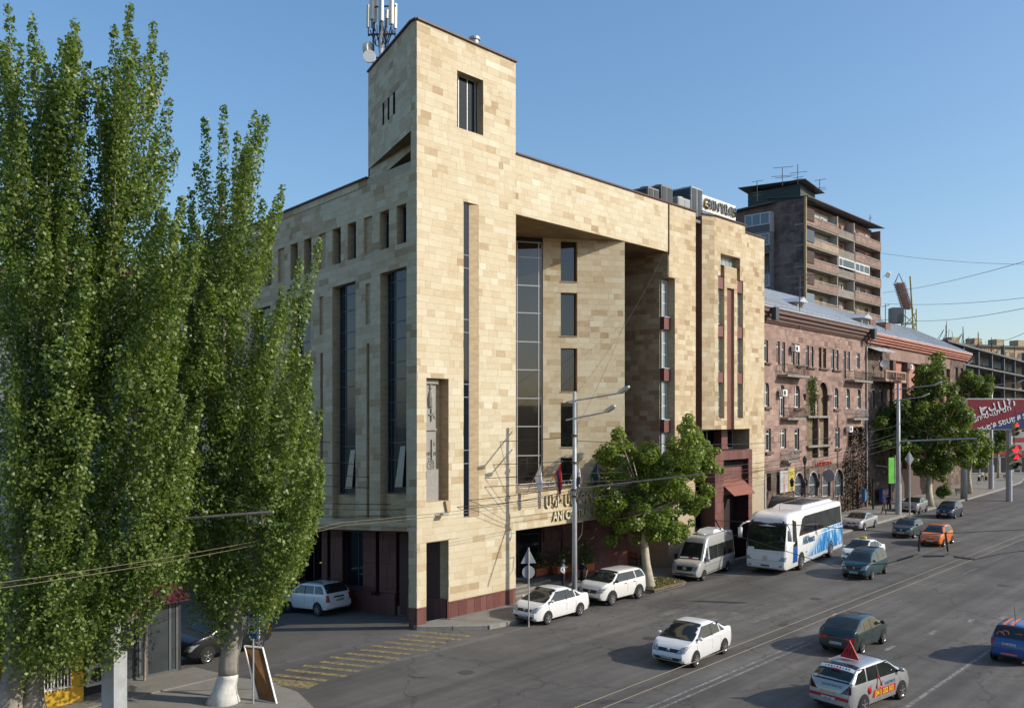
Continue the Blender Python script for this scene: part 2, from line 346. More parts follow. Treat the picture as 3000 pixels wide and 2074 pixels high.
# pavement in front of the hotel and beyond, with kerb stones along its edge
edge = [(-.02, -.03), (1.2, -1.35), (2.5, -2.55), (4.3, -2.75), (8, -1.9), (15, -1.75), (16, -3.4), (19.4, -3.4), (20.2, -1.75), (27, -1.6), (40, -1.2), (55, -.6), (70, .1), (84, .4), (97, .9), (115, 1.9), (132, 3.3), (150, 6.5), (160, 12)]
poly = edge + [(160, 60), (2.3, 60), (2.3, .3), (0, .3)]
pv = MB().prism([(p[0], p[1]) for p in poly], -.3, .2).build('pavement', PAVE); tag(pv, kind='structure')
for i in range(len(edge) - 1):
    a, b = Vector((*edge[i], 0)), Vector((*edge[i + 1], 0)); L = (b - a).length; n_ = max(1, round(L / 1.6)) if a.x < 60 else max(1, round(L / 4)); t = (b - a).normalized(); o = Vector((t.y, -t.x, 0)) * .16
    for k in range(n_):
        p, q = a + (b - a) * (k / n_) + t * .012, a + (b - a) * ((k + 1) / n_) - t * .012
        MB().add([(p.x, p.y, -.1), (q.x, q.y, -.1), (q.x + o.x, q.y + o.y, -.1), (p.x + o.x, p.y + o.y, -.1), (p.x, p.y, .208), (q.x, q.y, .208), (q.x + o.x, q.y + o.y, .195), (p.x + o.x, p.y + o.y, .195)],
                 [(3, 2, 1, 0), (4, 5, 6, 7), (0, 1, 5, 4), (1, 2, 6, 5), (2, 3, 7, 6), (3, 0, 4, 7)]).build('kerb_block', KERB, pv, world=False)
# pavement on the near corner at the left
lp = MB().prism([(-60, -.5), (-60, -9), (-13.5, -9), (-10.6, -6.6), (-9.9, -4.4), (-10.0, -2.2), (-10.7, -.5)], -.2, .05).build('corner_pavement', PAVE); tag(lp, kind='structure')
kp = MB().add([(-60, -.5, -.3), (-10.7, -.5, -.3), (-10.9, 1.95, -.4), (-60, 1.95, -.4), (-60, -.5, .1), (-10.7, -.5, .1), (-10.9, 1.95, .0), (-60, 1.95, .0)], [(3, 2, 1, 0), (4, 5, 6, 7), (0, 1, 5, 4), (1, 2, 6, 5), (2, 3, 7, 6), (3, 0, 4, 7)]).build('kiosk_pavement', PAVE); tag(kp, kind='structure')
# yellow crossing bars over the mouth of the side street
for i in range(13):
    t = i / 12; c = Vector((.3, -1.75, 0)).lerp(Vector((-9.5, -2.85, 0)), t); d = Vector((.40, -.92, 0)).normalized(); q = Vector((.92, .40, 0)) * .15; L = 1.35 + .12 * math.sin(i * 2.1)
    if i == 12: q *= 2.6
    tag(MB().add([(*(c - d * L - q).xy, .008), (*(c + d * L - q).xy, .008), (*(c + d * L + q).xy, .008), (*(c - d * L + q).xy, .008)], [(0, 1, 2, 3)]).build('crossing_stripe', YELLOW), kind='structure')
# lane lines
def strip(x0, x1, y, w_, m, z=.008, name='lane_line'):
    return tag(MB().add([(x0, y - w_, z), (x1, y - w_, z), (x1, y + w_, z), (x0, y + w_, z)], [(0, 1, 2, 3)]).build(name, m), kind='structure')
strip(-30, 11.0, -15.35, .06, LINE); strip(-30, 11.0, -15.72, .06, LINE)
strip(-30, 17, -22.3, .08, LINE)
for k in range(10): strip(13 + k * 7.5, 16.5 + k * 7.5, -15.4, .05, FAINT)
for k in range(12): strip(24 + k * 9, 28.5 + k * 9, -22.2, .06, FAINT)
for k in range(9): strip(16 + k * 11, 20 + k * 11, -10.2, .05, FAINT)
for k, (x, y) in enumerate([(12.0, -18.8), (16.5, -19.3), (20.5, -19.9), (22.5, -21.0)]): strip(x, x + 1.1, y, .1, LINE)
# zigzag of worn stop bars by the corner (faded crossing)
for k in range(6):
    c = Vector((11.2 + k * .62, -7.3 - k * .85, .008)); tag(MB().add([(c.x - 1.5, c.y - .22, .008), (c.x + 1.3, c.y - .3, .008), (c.x + 1.5, c.y + .15, .008), (c.x - 1.3, c.y + .22, .008)], [(0, 1, 2, 3)]).build('worn_crossing_bar', M('dusty_faded_paint', (.19, .18, .145), rough=.9, var=.3, scale=3, dirt=.98, dirtc=(.11, .103, .094), dr=(.35, .6), ds=.35)), kind='structure')

# ================================================================== the hotel
TRAV = stone('travertine', [(0, (.32, .215, .118)), (.25, (.425, .315, .185)), (.45, (.52, .415, .265)), (.62, (.585, .495, .338)), (.85, (.645, .575, .42)), (1, (.70, .65, .51))], var=.11, scale=2.4)
GRAN = stone('red_granite', [(0, (.10, .04, .036)), (.5, (.17, .072, .062)), (1, (.25, .12, .1))], var=.15, scale=3, stretch=(2.5, 2.5, 1), bump=.1, rough=.45)
MORT = M('mortar', (.43, .36, .25), rough=.9, var=.15, scale=5)
REVEAL = M('travertine_reveal', (.47, .35, .21), rough=.75, var=.22, scale=2.0, stretch=(1, 1, 3), bump=.15)
COPING = M('dark_red_coping', (.07, .022, .02), rough=.5, var=.15)
BLUEF = M('blue_grey_frame', (.05, .085, .12), rough=.4, var=.08, metal=.3)
GREYF = M('pale_grey_frame', (.42, .44, .45), rough=.4, var=.06, metal=.3)
TINT1 = M('bronze_glass', (.024, .021, .016), rough=.03, var=.3, scale=.5, spec=.5, ior=1.85)
TINT2 = M('blue_black_glass', (.008, .011, .014), rough=.03, var=0, spec=.4, ior=1.45)
CURT = M('curtained_glass', (.30, .34, .34), rough=.12, var=.3, scale=2.5, stretch=(6, 6, .2), spec=.7)
DARKG = M('dim_glass', (.010, .013, .018), rough=.04, var=0, spec=.35)
hotel = thing('hotel_building', 'tall cream travertine hotel with corner tower and dark slit windows', 'building', (0, 0, 0))
SW = StoneWall(hotel, TRAV, 'stone_slab', 5); GW = StoneWall(hotel, GRAN, 'granite_slab', 6)
PF = Plane((0, 0), 0.0); PLF = Plane((0, 0), R(-90), -KS)
wm = MB()     # backing masonry; material 0 mortar, 1 reveal stone, 2 granite
hw = [(2.80, 4.75, 26.0, 29.0), (3.27, 4.40, 5.35, 22.17), (.64, 2.18, 6.36, 12.70), (.64, 2.18, .0, 4.29)]
SW.face(PF, 0, 7.36, 1.05, 30.8, hw, tb=.66, tv=.13, dark=.10)
backing(wm, PF, 0, 7.36, 1.05, 30.8, hw)
GW.face(PF, 0, 7.36, .1, 1.05, [hw[3]], ch=.95, lens=(.45, .6, .6), dark=.1)
backing(wm, PF, 0, 7.36, -.2, 1.05, [hw[3]], mi=2)
reveal(wm, PF, hw[0], .5, mi=1); reveal(wm, PF, hw[2], .65, mi=1); reveal(wm, PF, (3.27, 4.4, 5.35, 22.17), .16, mi=1, sides='ltb')
wm.quad(PF(3.81, 5.35, .15), PF(4.4, 5.35, .0), PF(4.4, 22.17, .0), PF(3.81, 22.17, .15), 1)       # splayed side of the slit
wm.quad(PF(.64, 6.36, .65), PF(2.18, 6.36, .65), PF(2.18, 12.7, .65), PF(.64, 12.7, .65), 1)
window(hotel, PF, 2.80, 4.75, 26.0, 29.0, .42, cols=(3.3, 3.95, 4.55), fw=.05, fmat=GREYF, gmat=TINT2)
window(hotel, PF, 3.27, 3.83, 5.35, 22.17, .13, rows=[PF.uz(1366, y)[1] for y in (1358, 1319, 1163, 1125, 973, 935, 784, 746)], fw=.045, fmat=M('slit_frame', (.2, .21, .22), rough=.5, var=.05), gmat=DARKG, th=.06)
# doorway jambs through the corner
reveal(wm, PF, (.64, 2.18, 1.05, 4.29), .65, mi=1, sides='lrt'); reveal(wm, PF, (.64, 2.18, -.2, 1.05), .65, mi=2, sides='lr')
# tower right flank, beam over the opening, its soffit
PT = Plane((7.36, 0), R(90))
hb = []
SW.face(PF, 7.36, 23.0, 22.2, 25.6, hb, tb=.68, tv=.14, dark=.14); backing(wm, PF, 7.36, 23.0, 22.2, 25.6, hb)
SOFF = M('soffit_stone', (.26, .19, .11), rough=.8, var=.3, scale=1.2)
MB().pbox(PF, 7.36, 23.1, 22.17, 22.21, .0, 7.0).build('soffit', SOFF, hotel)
MB().pbox(PF, 7.3, 7.42, 6.36, 22.2, .04, 6.8).build('opening_flank', REVEAL, hotel)
MB().pbox(PF, 23.0, 23.1, 22.0, 25.66, -.06, .06).build('joint_strip', COPING, hotel)
# lettered panel above the entrance
SW.face(PF, 7.36, 17.86, 4.29, 6.36, [], tb=.62); backing(wm, PF, 7.36, 17.86, 4.29, 6.36, [])
MB().add([PF(7.36, 6.37, .0), PF(17.86, 6.37, .0), PF(13.4, 6.37, 3.3), PF(7.36, 6.37, 6.0)], [(0, 1, 2, 3)]).build('balcony_floor', REVEAL, hotel)
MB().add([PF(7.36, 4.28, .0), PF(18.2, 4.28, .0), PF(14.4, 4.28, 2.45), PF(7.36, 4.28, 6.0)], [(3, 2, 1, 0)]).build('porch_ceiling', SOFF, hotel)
# slanting inner wall with five windows, and the tall bronze glazing beside it
PI = Plane((13.4, 3.2), math.atan2(-3.2, 4.46)); LI = 5.489
win = [(1.18, 2.28, PI.uz(1643, b)[1], PI.uz(1643, a)[1]) for a, b in ((706, 824), (858, 984), (1020, 1146), (1180, 1309), (1341, 1432))]
SW.face(PI, 0, LI, 6.36, 22.2, win, tb=.64, tv=.15, dark=.16); backing(wm, PI, 0, LI, 6.36, 22.2, win)
for h in win:
    reveal(wm, PI, h, .5, mi=1); window(hotel, PI, h[0], h[1], h[2], h[3], .38, rows=(), fw=.05, fmat=BLACK, gmat=TINT1)
    MB().pbox(PI, h[0] - .02, h[1] + .03, h[2] - .05, h[2] + .0, -.05, .4).build('window_sill', REVEAL, hotel)
wm.pbox(PI, LI - .02, LI + .0, 6.36, 22.2, .035, .6, 1); wm.pbox(PI, 0, LI, 6.36, 22.2, .55, .6, 1)
PG = Plane((10.4, 4.85), math.atan2(3.2 - 4.85, 13.4 - 10.4)); LG = math.hypot(3.0, 1.65)
window(hotel, PG, 0, LG, 6.4, 21.9, .1, cols=(1.72, LG - .25), rows=[PI.uz(1586, y)[1] for y in (1430, 1334, 1249, 1167, 1084, 1002, 918, 838, 756)], fw=.07, fmat=GREYF, gmat=TINT1)
MB().pbox(PG, 0, LG, 21.9, 22.2, .05, .2).build('head_panel', BLACK, hotel)
# right pier with the notched corner window
PN = Plane((23.0, 0), R(90)); notch = (23.0, 23.86, 5.0, 20.45)
SW.face(PF, 23.1, 26.63, 4.2, 25.6, [notch], tb=.46, dark=.1); backing(wm, PF, 23.1, 26.63, .2, 25.6, [notch])
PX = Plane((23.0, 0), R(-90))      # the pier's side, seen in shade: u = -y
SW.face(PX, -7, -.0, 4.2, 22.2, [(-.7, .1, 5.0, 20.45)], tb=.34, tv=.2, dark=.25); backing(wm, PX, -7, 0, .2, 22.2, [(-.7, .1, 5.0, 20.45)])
reveal(wm, PF, notch, .7, mi=1, sides='rt'); wm.quad(PF(23.0, 5, .71), PF(23.86, 5, .71), PF(23.86, 20.45, .71), PF(23.0, 20.45, .71), 1)
zt = [(20.3, 17.75), (16.85, 14.15), (13.25, 10.55), (9.65, 6.95)]
for a, b in zt:
    window(hotel, PF, 23.1, 23.8, b, a, .58, rows=(b + .95, b + 1.75), fw=.06, fmat=M('white_frame', (.62, .64, .66), rough=.4, var=.05), gmat=CURT)
    MB().pbox(PF, 23.05, 23.84, b - .9, b - .06, .35, .69).build('spandrel_panel', M('rose_granite_panel', (.17, .062, .055), rough=.5, var=.12), hotel)
    MB().pbox(PF, 23.03, 23.86, b - .06, b, .3, .69).build('window_sill', GREYF, hotel)
# recess and projecting bay
wm.quad(PF(26.63, .2, .0), PF(26.63, .2, 1.2), PF(26.63, 25.4, 1.2), PF(26.63, 25.4, 0), 1)
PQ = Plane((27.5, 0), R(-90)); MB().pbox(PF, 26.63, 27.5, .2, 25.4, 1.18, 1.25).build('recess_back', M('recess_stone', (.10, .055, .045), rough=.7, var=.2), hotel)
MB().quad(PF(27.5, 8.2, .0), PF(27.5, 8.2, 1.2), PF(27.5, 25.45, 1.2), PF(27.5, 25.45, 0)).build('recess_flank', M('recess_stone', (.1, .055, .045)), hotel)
PC = Plane((27.5, 0), math.atan2(-.4, 1.09)); LC = math.hypot(1.09, .4)
SW.face(PC, 0, LC, 9.79, 25.6, [], tb=.42, dark=.08); backing(wm, PC, 0, LC, 9.79, 25.6, [])
PB = Plane((28.59, -.4), 0.0); bu = lambda px: PB.uz(px, 900)[0]; bz = lambda px, py: PB.uz(px, py)[1]; LB = 33.25 - 28.59
t1, t2, t3, t4, t5, t6 = bz(2111, 742), bz(2117, 777), bz(2104, 808), bz(2104, 844), bz(2105, 1225), bz(2130, 843)
hbay = [(bu(2111), bu(2168), t2, t1), (bu(2111), bu(2122), t3, t2), (bu(2159), bu(2168), t3, t2), (bu(2104), bu(2122), t5, t3), (bu(2160), bu(2177), t5, t3), (bu(2130), bu(2151), 9.79, t6)]
SW.face(PB, 0, LB, 9.79, 25.6, hbay, tb=.46, dark=.1); backing(wm, PB, 0, LB, 9.79, 25.6, hbay)
for h, dd in zip(hbay, (.7, .7, .7, .45, .45, .3)): reveal(wm, PB, h, dd, mi=1)
WF = M('white_frame', (.62, .64, .66), rough=.4, var=.05)
window(hotel, PB, hbay[0][0], hbay[0][1], t2, t1, .5, cols=[hbay[0][0] + (hbay[0][1] - hbay[0][0]) * k / 5 for k in range(1, 5)], fw=.07, fmat=GREYF, gmat=CURT)
wm.quad(PB(hbay[0][0], t3, .7), PB(hbay[0][1], t3, .7), PB(hbay[0][1], t2, .7), PB(hbay[0][0], t2, .7), 1)
for k, hh in enumerate((hbay[3], hbay[4])):
    rows = [(808, 844, 948), (954, 985, 1088), (1090, 1120, 1225)] if k == 0 else [(821, 857, 956), (957, 990, 1093), (1093, 1124, 1226)]
    for a, b, c in rows:
        px = 2106 if k == 0 else 2162; za, zb, zc = bz(px, a), bz(px, b), bz(px, c)
        MB().pbox(PB, hh[0] + .01, hh[1] - .01, zb, za, .06, .4).build('spandrel_panel', M('rose_granite_panel', (.17, .062, .055)), hotel)
        window(hotel, PB, hh[0] + .02, hh[1] - .02, zc, zb - .02, .32, rows=(zc + .8, zc + 1.6), fw=.07, fmat=WF, gmat=CURT)
MB().pbox(PB, hbay[5][0] + .01, hbay[5][1] - .01, 9.79, t6 - .02, .18, .3).build('rose_fin_panel', M('rose_granite_panel', (.17, .062, .055)), hotel)
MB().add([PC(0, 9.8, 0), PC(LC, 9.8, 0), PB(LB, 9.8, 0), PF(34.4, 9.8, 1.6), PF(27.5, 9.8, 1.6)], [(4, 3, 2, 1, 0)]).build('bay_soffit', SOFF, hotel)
wm.quad(PB(LB, 9.79, 0), PF(33.25, 9.79, .05), PF(33.25, 25.6, .05), PB(LB, 25.6, 0), 1)
# end wall beyond the bay and the loggia under it
he = [(33.2, 34.7, 8.2, 9.79)]
SW.face(PF, 33.2, 37.2, 5.6, 25.2, he, tb=.5, dark=.1); backing(wm, PF, 33.2, 37.2, .2, 25.2, he)
reveal(wm, PF, (26.63, 34.7, 8.2, 9.79), 1.6, mi=1, sides='r')
window(hotel, PF, 26.7, 34.6, 8.2, 9.75, 1.4, cols=(28.1, 29.2, 30.6, 31.7, 33.0), fw=.12, fmat=GREYF, gmat=DARKG)
MB().pbox(PF, 31.4, 32.3, 8.2, 9.78, .6, 1.3).build('loggia_pier', M('rose_granite_panel', (.17, .062, .055)), hotel)
wm.pbox(PF, 37.1, 37.2, .2, 25.2, .1, 14, 1)
# granite portal
PP = Plane((27.28, -1.2), 0.0); LP = 5.6
hp = [(.0 + 1.25, 5.0, 4.75, 7.55), (1.25, 5.0, .0, 4.75)]
GW.face(PP, 0, LP, .2, 8.24, [(1.25, 5.0, .2, 7.55)], ch=.75, lens=(.6, .7), tb=.55); backing(wm, PP, 0, LP, .2, 8.24, [(1.25, 5.0, .2, 7.55)], mi=2)
reveal(wm, PP, (1.25, 5.0, .2, 7.55), 1.2, mi=2)
GW.face(Plane((27.28, -.75), 0.0), 1.25, 5.0, 4.9, 7.05, [], ch=.7, lens=(.6, .62), tb=.7)
MB().pbox(PP, 1.25, 5.0, 4.9, 7.05, .49, .6).build('portal_wall', M('rose_granite_panel', (.17, .062, .055)), hotel)
MB().add([PP(1.3, 6.0, .44), PP(4.95, 6.0, .44), PP(4.75, 5.0, -.7), PP(1.5, 5.0, -.7), PP(1.3, 5.95, .44), PP(4.95, 5.95, .44), PP(4.75, 4.95, -.7), PP(1.5, 4.95, -.7)], [(0, 3, 2, 1), (4, 5, 6, 7), (2, 3, 7, 6), (1, 2, 6, 5), (3, 0, 4, 7)]).build('awning', M('faded_red_awning', (.26, .1, .07), rough=.8, var=.2, scale=2, stretch=(4, 1, .5)), hotel)
gr = MB()
for k in range(15): gr.tube([PP(1.3 + k * .25, 7.08, .3), PP(1.42 + k * .25, 7.5, .3)], .02, 5)
gr.pbox(PP, 1.25, 5.0, 7.06, 7.1, .28, .34); gr.build('iron_grille', BLACK, hotel)
MB().pbox(PP, 1.25, 5.0, .2, 7.54, 1.19, 1.3).build('portal_back', M('dark_portal', (.03, .018, .017), rough=.6, var=.1), hotel)
wm.pbox(PP, -.0, LP, 8.2, 8.245, .01, 1.7, 2)
wm.pbox(PP, .0, .03, .2, 8.2, .04, 1.2, 2); wm.pbox(PP, LP - .03, LP, .2, 8.2, .04, 1.2, 2)
# granite wall and glazed entrance under the lettered panel
PE = Plane((14.4, 2.45), math.atan2(-2.45, 3.8)); LE = math.hypot(3.8, 2.45)
GW.face(PE, 0, LE, .2, 4.28, [], ch=.68, lens=(.5,), tb=.62, tv=.12, dark=.1); backing(wm, PE, 0, LE, .2, 4.28, [], mi=2)
wm.pbox(PE, LE - .03, LE, .2, 4.28, .04, 6.0, 2)
GW.face(Plane((18.2, 4.2), 0.0), 0, 9.3, .2, 4.28, [], ch=.68, lens=(.6, .8), tb=.3); wm.pbox(PF, 18.2, 27.4, .2, 22.2, 4.25, 4.4, 2)
PD = Plane((7.42, 5.9), math.atan2(2.45 - 5.9, 14.4 - 7.42)); LD = math.hypot(6.98, 3.45)
window(hotel, PD, 0, LD, .6, 4.25, .0, cols=(1.2, 2.4, 3.6, 4.8, 6.2), rows=(3.3,), fw=.09, fmat=BLACK, gmat=DARKG, name='entrance_glazing')
GW.face(PD, 3.7, 4.7, .6, 4.25, [], ch=.7, lens=(.5,), tb=.3, th=-.1); GW.face(PD, 6.3, LD, .6, 4.25, [], ch=.7, lens=(.5,), tb=.3, th=-.1)
stp = MB()
for k in range(3): stp.add([PF(7.4, .2, 1.0 + k * .4), PF(13.5 - k * .5, .2, 1.0 + k * .4), PF(12.6, .2, 4), PF(7.4, .2, 6), PF(7.4, .34 + k * .14, 1.0 + k * .4), PF(13.5 - k * .5, .34 + k * .14, 1.0 + k * .4), PF(12.6, .34 + k * .14, 4), PF(7.4, .34 + k * .14, 6)], [(4, 5, 6, 7), (0, 1, 5, 4), (1, 2, 6, 5)])
stp.build('entrance_steps', PAVE, hotel)
rl = MB()
for za in (6.62, 6.86): rl.tube([PF(7.4, za, .12), PF(17.7, za, .12)], .03, 6)
for k in range(15): rl.tube([PF(7.6 + k * .7, 6.36, .12), PF(7.6 + k * .7, 6.86, .12)], .022, 6)
rl.build('balcony_rail', GREYF, hotel)
# gilded letters
GOLD = M('gilded_metal', (.55, .36, .05), rough=.3, var=.1, metal=.7); PALE = M('letter_face', (.7, .66, .5), rough=.4, var=.05)
for body, px, py, sz in (('ԱՆԻ ՍԵՆԹՐԱԼ ԻՆՆ', 1700, 1462, .92), ('ANI CENTRAL INN', 1692, 1504, .74)):
    u, z = PF.uz(px, py); ob = text(body, sz, frame(PF(u, z, -.12), (1, 0, 0), (0, 0, 1)), PALE, 'sign_letters', hotel, ext=.015, sx=.78, wt=.012)
    text(body, sz, frame(PF(u, z, -.06), (1, 0, 0), (0, 0, 1)), GOLD, 'letter_returns', ob, ext=.05, sx=.78, wt=.03)
# carved relief in its niche
REL = M('grey_basalt_relief', (.30, .29, .26), rough=.85, var=.12, scale=6, bump=.35)
rb = MB(); rp = lambda u0, u1, z0, z1, t=.0, mi=0: rb.pbox(PF, u0, u1, z0, z1, .38 - t, .66, mi)
rp(.68, 1.62, 6.4, 12.5); rp(.66, 1.72, 6.36, 8.0, .1); rp(.66, 1.7, 12.42, 12.66, .12)
relief = rb.build('carved_relief', REL, hotel)
def carve(f, name):
    m_ = MB(); f(m_); return m_.build(name, REL, relief)
def tubeP(m_, pts, r): m_.tube([PF(u + .68, z, .36) for u, z in pts], r, 6)
def twist(m_):
    for k in range(13): tubeP(m_, [(.06 + .2 * s, 9.35 - k * .1 + .16 * math.sin((s - .5) * 2.2)) for s in (0, .3, .6, 1)], .026)
carve(twist, 'twisted_column')
def figure(m_):
    m_.lathe([(.0, 0), (.13, .06), (.15, .5), (.11, .85), (.06, .95), (.09, 1.08), (.07, 1.2), (0, 1.24)], PF(.88, 10.25, .37), 10)
    m_.lathe([(0, 0), (.16, .05), (.2, .5), (.1, .85), (.06, .9), (.1, 1.02), (.08, 1.16), (0, 1.2)], PF(1.25, 11.2, .37), 10)
carve(figure, 'carved_figures')
def cross(m_):
    m_.pbox(PF, 1.27, 1.34, 10.5, 11.15, .3, .4); m_.pbox(PF, 1.12, 1.5, 10.8, 10.87, .3, .4); m_.pbox(PF, 1.3, 1.37, 8.5, 9.55, .3, .4)
    for k in range(5): tubeP(m_, [(.68, 9.5), (.86, 9.2 + k * .09)], .014); tubeP(m_, [(.68, 10.8), (.9, 10.6 + k * .1)], .014)
    m_.pbox(PF, .68, 1.62, 10.02, 10.1, .28, .4)
carve(cross, 'carved_cross')
def rose(m_):
    c = (.46, 7.9 - .6 + .9)
    for r in (.36, .25, .12): tubeP(m_, [(c[0] + r * math.cos(a * .393), c[1] + r * 1.15 * math.sin(a * .393)) for a in range(17)], .026)
    for k in range(8): tubeP(m_, [(c[0] + .13 * math.cos(k * .785), c[1] + .14 * math.sin(k * .785)), (c[0] + .33 * math.cos(k * .785), c[1] + .38 * math.sin(k * .785))], .022)
    for k in range(7): tubeP(m_, [(.1 + k * .12, 8.72), (.16 + k * .12, 8.9), (.22 + k * .12, 8.72)], .02)
carve(rose, 'carved_rosette')
lm = MB(); q = PF.uz(1288, 1502); lm.tube([PF(q[0] - .3, q[1], -.05), PF(q[0] - .1, q[1] - .05, -.25)], .025, 6); lm.pbox(PF, q[0] - .15, q[0] + .25, q[1] - .1, q[1] + .02, -.45, -.2)
lm.build('floodlight', GREYF, hotel)
MB().add([PF(2.0, 5.75, 0), PF(2.2, 5.75, 0), PF(2.2, 6.35, 0), PF(1.85, 6.35, 0), PF(2.0, 5.75, -.14), PF(2.2, 5.75, -.14), PF(2.2, 6.35, -.14), PF(1.85, 6.35, -.14)], [(0, 3, 2, 1), (4, 5, 6, 7), (0, 1, 5, 4), (3, 7, 6, 2), (0, 4, 7, 3), (1, 2, 6, 5)]).build('niche_bracket', REVEAL, hotel)

# ---------------------------------------------------------------- side frontage (falls with the street); u = -y
YE = 34.0; hl = []; blind = []
for k in range(8):
    o = k * 4.2
    for j, (a, b) in enumerate(((.82, 1.58), (2.21, 2.98), (3.62, 4.33))):
        hl.append((-(b + o), -(a + o), 19.7, 21.7)); blind.append(j == 2)
nt_ = len(hl)
for k in range(8): o = k * 4.25; hl += [(-(2.93 + o), -(.81 + o), 5.55, 18.47), (-(4.18 + o), -(3.8 + o), 15.96, 18.13), (-(4.1 + o), -(3.85 + o), 5.6, 14.93)]
SW.face(PLF, -YE, 0, 5.2, 23.3, hl, tb=.52, tv=.14, dark=.12); backing(wm, PLF, -YE, 0, 5.2, 23.75, hl)
SW.face(PLF, -YE, -4.1, 23.4, 23.78, [], tb=.5)
for h, bl in zip(hl[:nt_], blind):
    reveal(wm, PLF, h, .55 if not bl else .16, mi=1)
    if bl: wm.pbox(PLF, h[0], h[1], h[2], h[3], .15, .2, 1)
    elif h[1] > -22: window(hotel, PLF, h[0], h[1], h[2], h[3], .45, rows=(h[3] - .55,), fw=.06, fmat=BLUEF, gmat=DARKG)
    else: wm.pbox(PLF, h[0], h[1], h[2], h[3], .5, .55, 2)
for k in range(8):
    o = k * 4.25; a, b, c = hl[nt_ + 3 * k:nt_ + 3 * k + 3]
    reveal(wm, PLF, a, .62, mi=1); reveal(wm, PLF, b, .12, mi=1); wm.pbox(PLF, b[0], b[1], b[2], b[3], .11, .2, 1); reveal(wm, PLF, c, .3, mi=1); wm.pbox(PLF, c[0], c[1], c[2], c[3], .28, .4, 1)
    MB().pbox(PLF, a[0], a[1], 5.55, 6.85, .34, .61).build('spandrel_block', REVEAL, hotel)
    MB().pbox(PLF, a[0] - .05, a[1] + .05, 5.49, 5.55, -.06, .5).build('window_sill', REVEAL, hotel)
    rows = [18.47 - .55 - i * 2.02 + (0 if i % 2 == 0 else .95) for i in range(0)] + [8.6, 9.5, 10.7, 11.6, 12.8, 13.7, 14.9, 15.8, 17.0, 17.9]
    qa, qb = PLF(-(2.93 + o), 0, .52), PLF(-(2.0 + o), 0, .24); f1 = Plane(qa.xy, math.atan2(qb.y - qa.y, qb.x - qa.x), 0)
    base = KS * (1.9 + o)
    if o < 22:
        window(hotel, f1, 0, (qb - qa).xy.length, 6.85 - base, 18.47 - base, .0, cols=(.5,), rows=[r - base for r in rows], fw=.055, fmat=BLUEF, gmat=DARKG)
        window(hotel, PLF, -(2.0 + o), -(.81 + o), 6.85, 18.47, .22, cols=(-(1.05 + o),), rows=rows, fw=.055, fmat=BLUEF, gmat=M('curtain_behind_glass', (.045, .047, .043), rough=.05, var=.2, spec=.5))
        # open vent leaf
        MB().hexa([PLF(-(1.75 + o), 7.2, .0), PLF(-(1.15 + o), 7.2, .0), PLF(-(1.15 + o), 7.2, .03), PLF(-(1.75 + o), 7.2, .03), PLF(-(1.5 + o), 9.3, .18), PLF(-(1.1 + o), 9.3, .18), PLF(-(1.1 + o), 9.3, .21), PLF(-(1.5 + o), 9.3, .21)]).build('vent_leaf', M('vent_glass', (.07, .10, .115), rough=.1, var=0, spec=.8), hotel)
    else: wm.pbox(PLF, a[0], a[1], a[2], a[3], .5, .6, 2)
# ledge, lintel, corner pier
MB().pbox(PLF, -YE, -.64, 5.14, 5.22, -.07, .06).build('string_course', REVEAL, hotel)
SW.face(PLF, -YE, 0, 4.93, 5.14, [], ch=5.14, tb=.5, lens=(.9, 1.2)); wm.pbox(PLF, -YE, 0, 4.93, 5.2, .03, .4, 1)
SW.face(PLF, -.64, 0, 1.05, 4.93, [], tb=.5, dark=.0, lens=(.7,)); backing(wm, PLF, -.66, 0, 1.05, 4.93, []); wm.pbox(PLF, -.66, -.0, 1.05, 4.93, .035, .64, 1)
GW.face(PLF, -.64, 0, .0, 1.05, [], ch=1.05, lens=(.7,), tb=.3); wm.pbox(PLF, -.66, -.0, -.3, 1.05, .035, .64, 2)
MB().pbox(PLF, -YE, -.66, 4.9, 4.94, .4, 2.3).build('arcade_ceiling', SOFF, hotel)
# recessed ground-floor wall of dark granite
PW = Plane((2.22, 0), R(-90), -KS); uu = lambda px: PW.uz(px, 1650)[0]
hg = [(uu(1003), uu(1063), 1.3, 4.6), (uu(1161), uu(1197), .0, 4.6), (uu(880), uu(925), 1.3, 4.6), (uu(1101), uu(1111), 1.0, 4.6), (uu(959), uu(968), 1.0, 4.6), (-13.8, -11.4, 1.3, 4.6)]
GW.face(PW, -16, -.0, 1.2, 4.93, hg, ch=.7, lens=(.9, 1.1, .5), tb=.2); backing(wm, PW, -YE, -.66, -.3, 4.93, hg, mi=2)
GW.face(PW, -16, -.0, .0, 1.2, hg, ch=1.2, lens=(.9, 1.1, .5), tb=.25, th=-.12)
for i, h in enumerate(hg):
    reveal(wm, PW, h, .4, mi=2)
    if i in (0, 2, 5): window(hotel, PW, h[0], h[1], h[2], h[3], .3, cols=((h[0] + h[1]) / 2 + .2,), fw=.06, fmat=BLUEF, gmat=DARKG)
    elif i == 1: window(hotel, PW, h[0], h[1] + .3, h[2] + .1, h[3], .25, cols=(h[1] - .1,), rows=[.6 + .42 * k for k in range(9)], fw=.05, fmat=BLUEF, gmat=DARKG, name='grille_door')
    else: wm.pbox(PW, h[0], h[1], h[2], h[3], .3, .4, 2)
wm.pbox(PF, 2.2, 2.24, -.2, 4.29, .65, 4, 2)
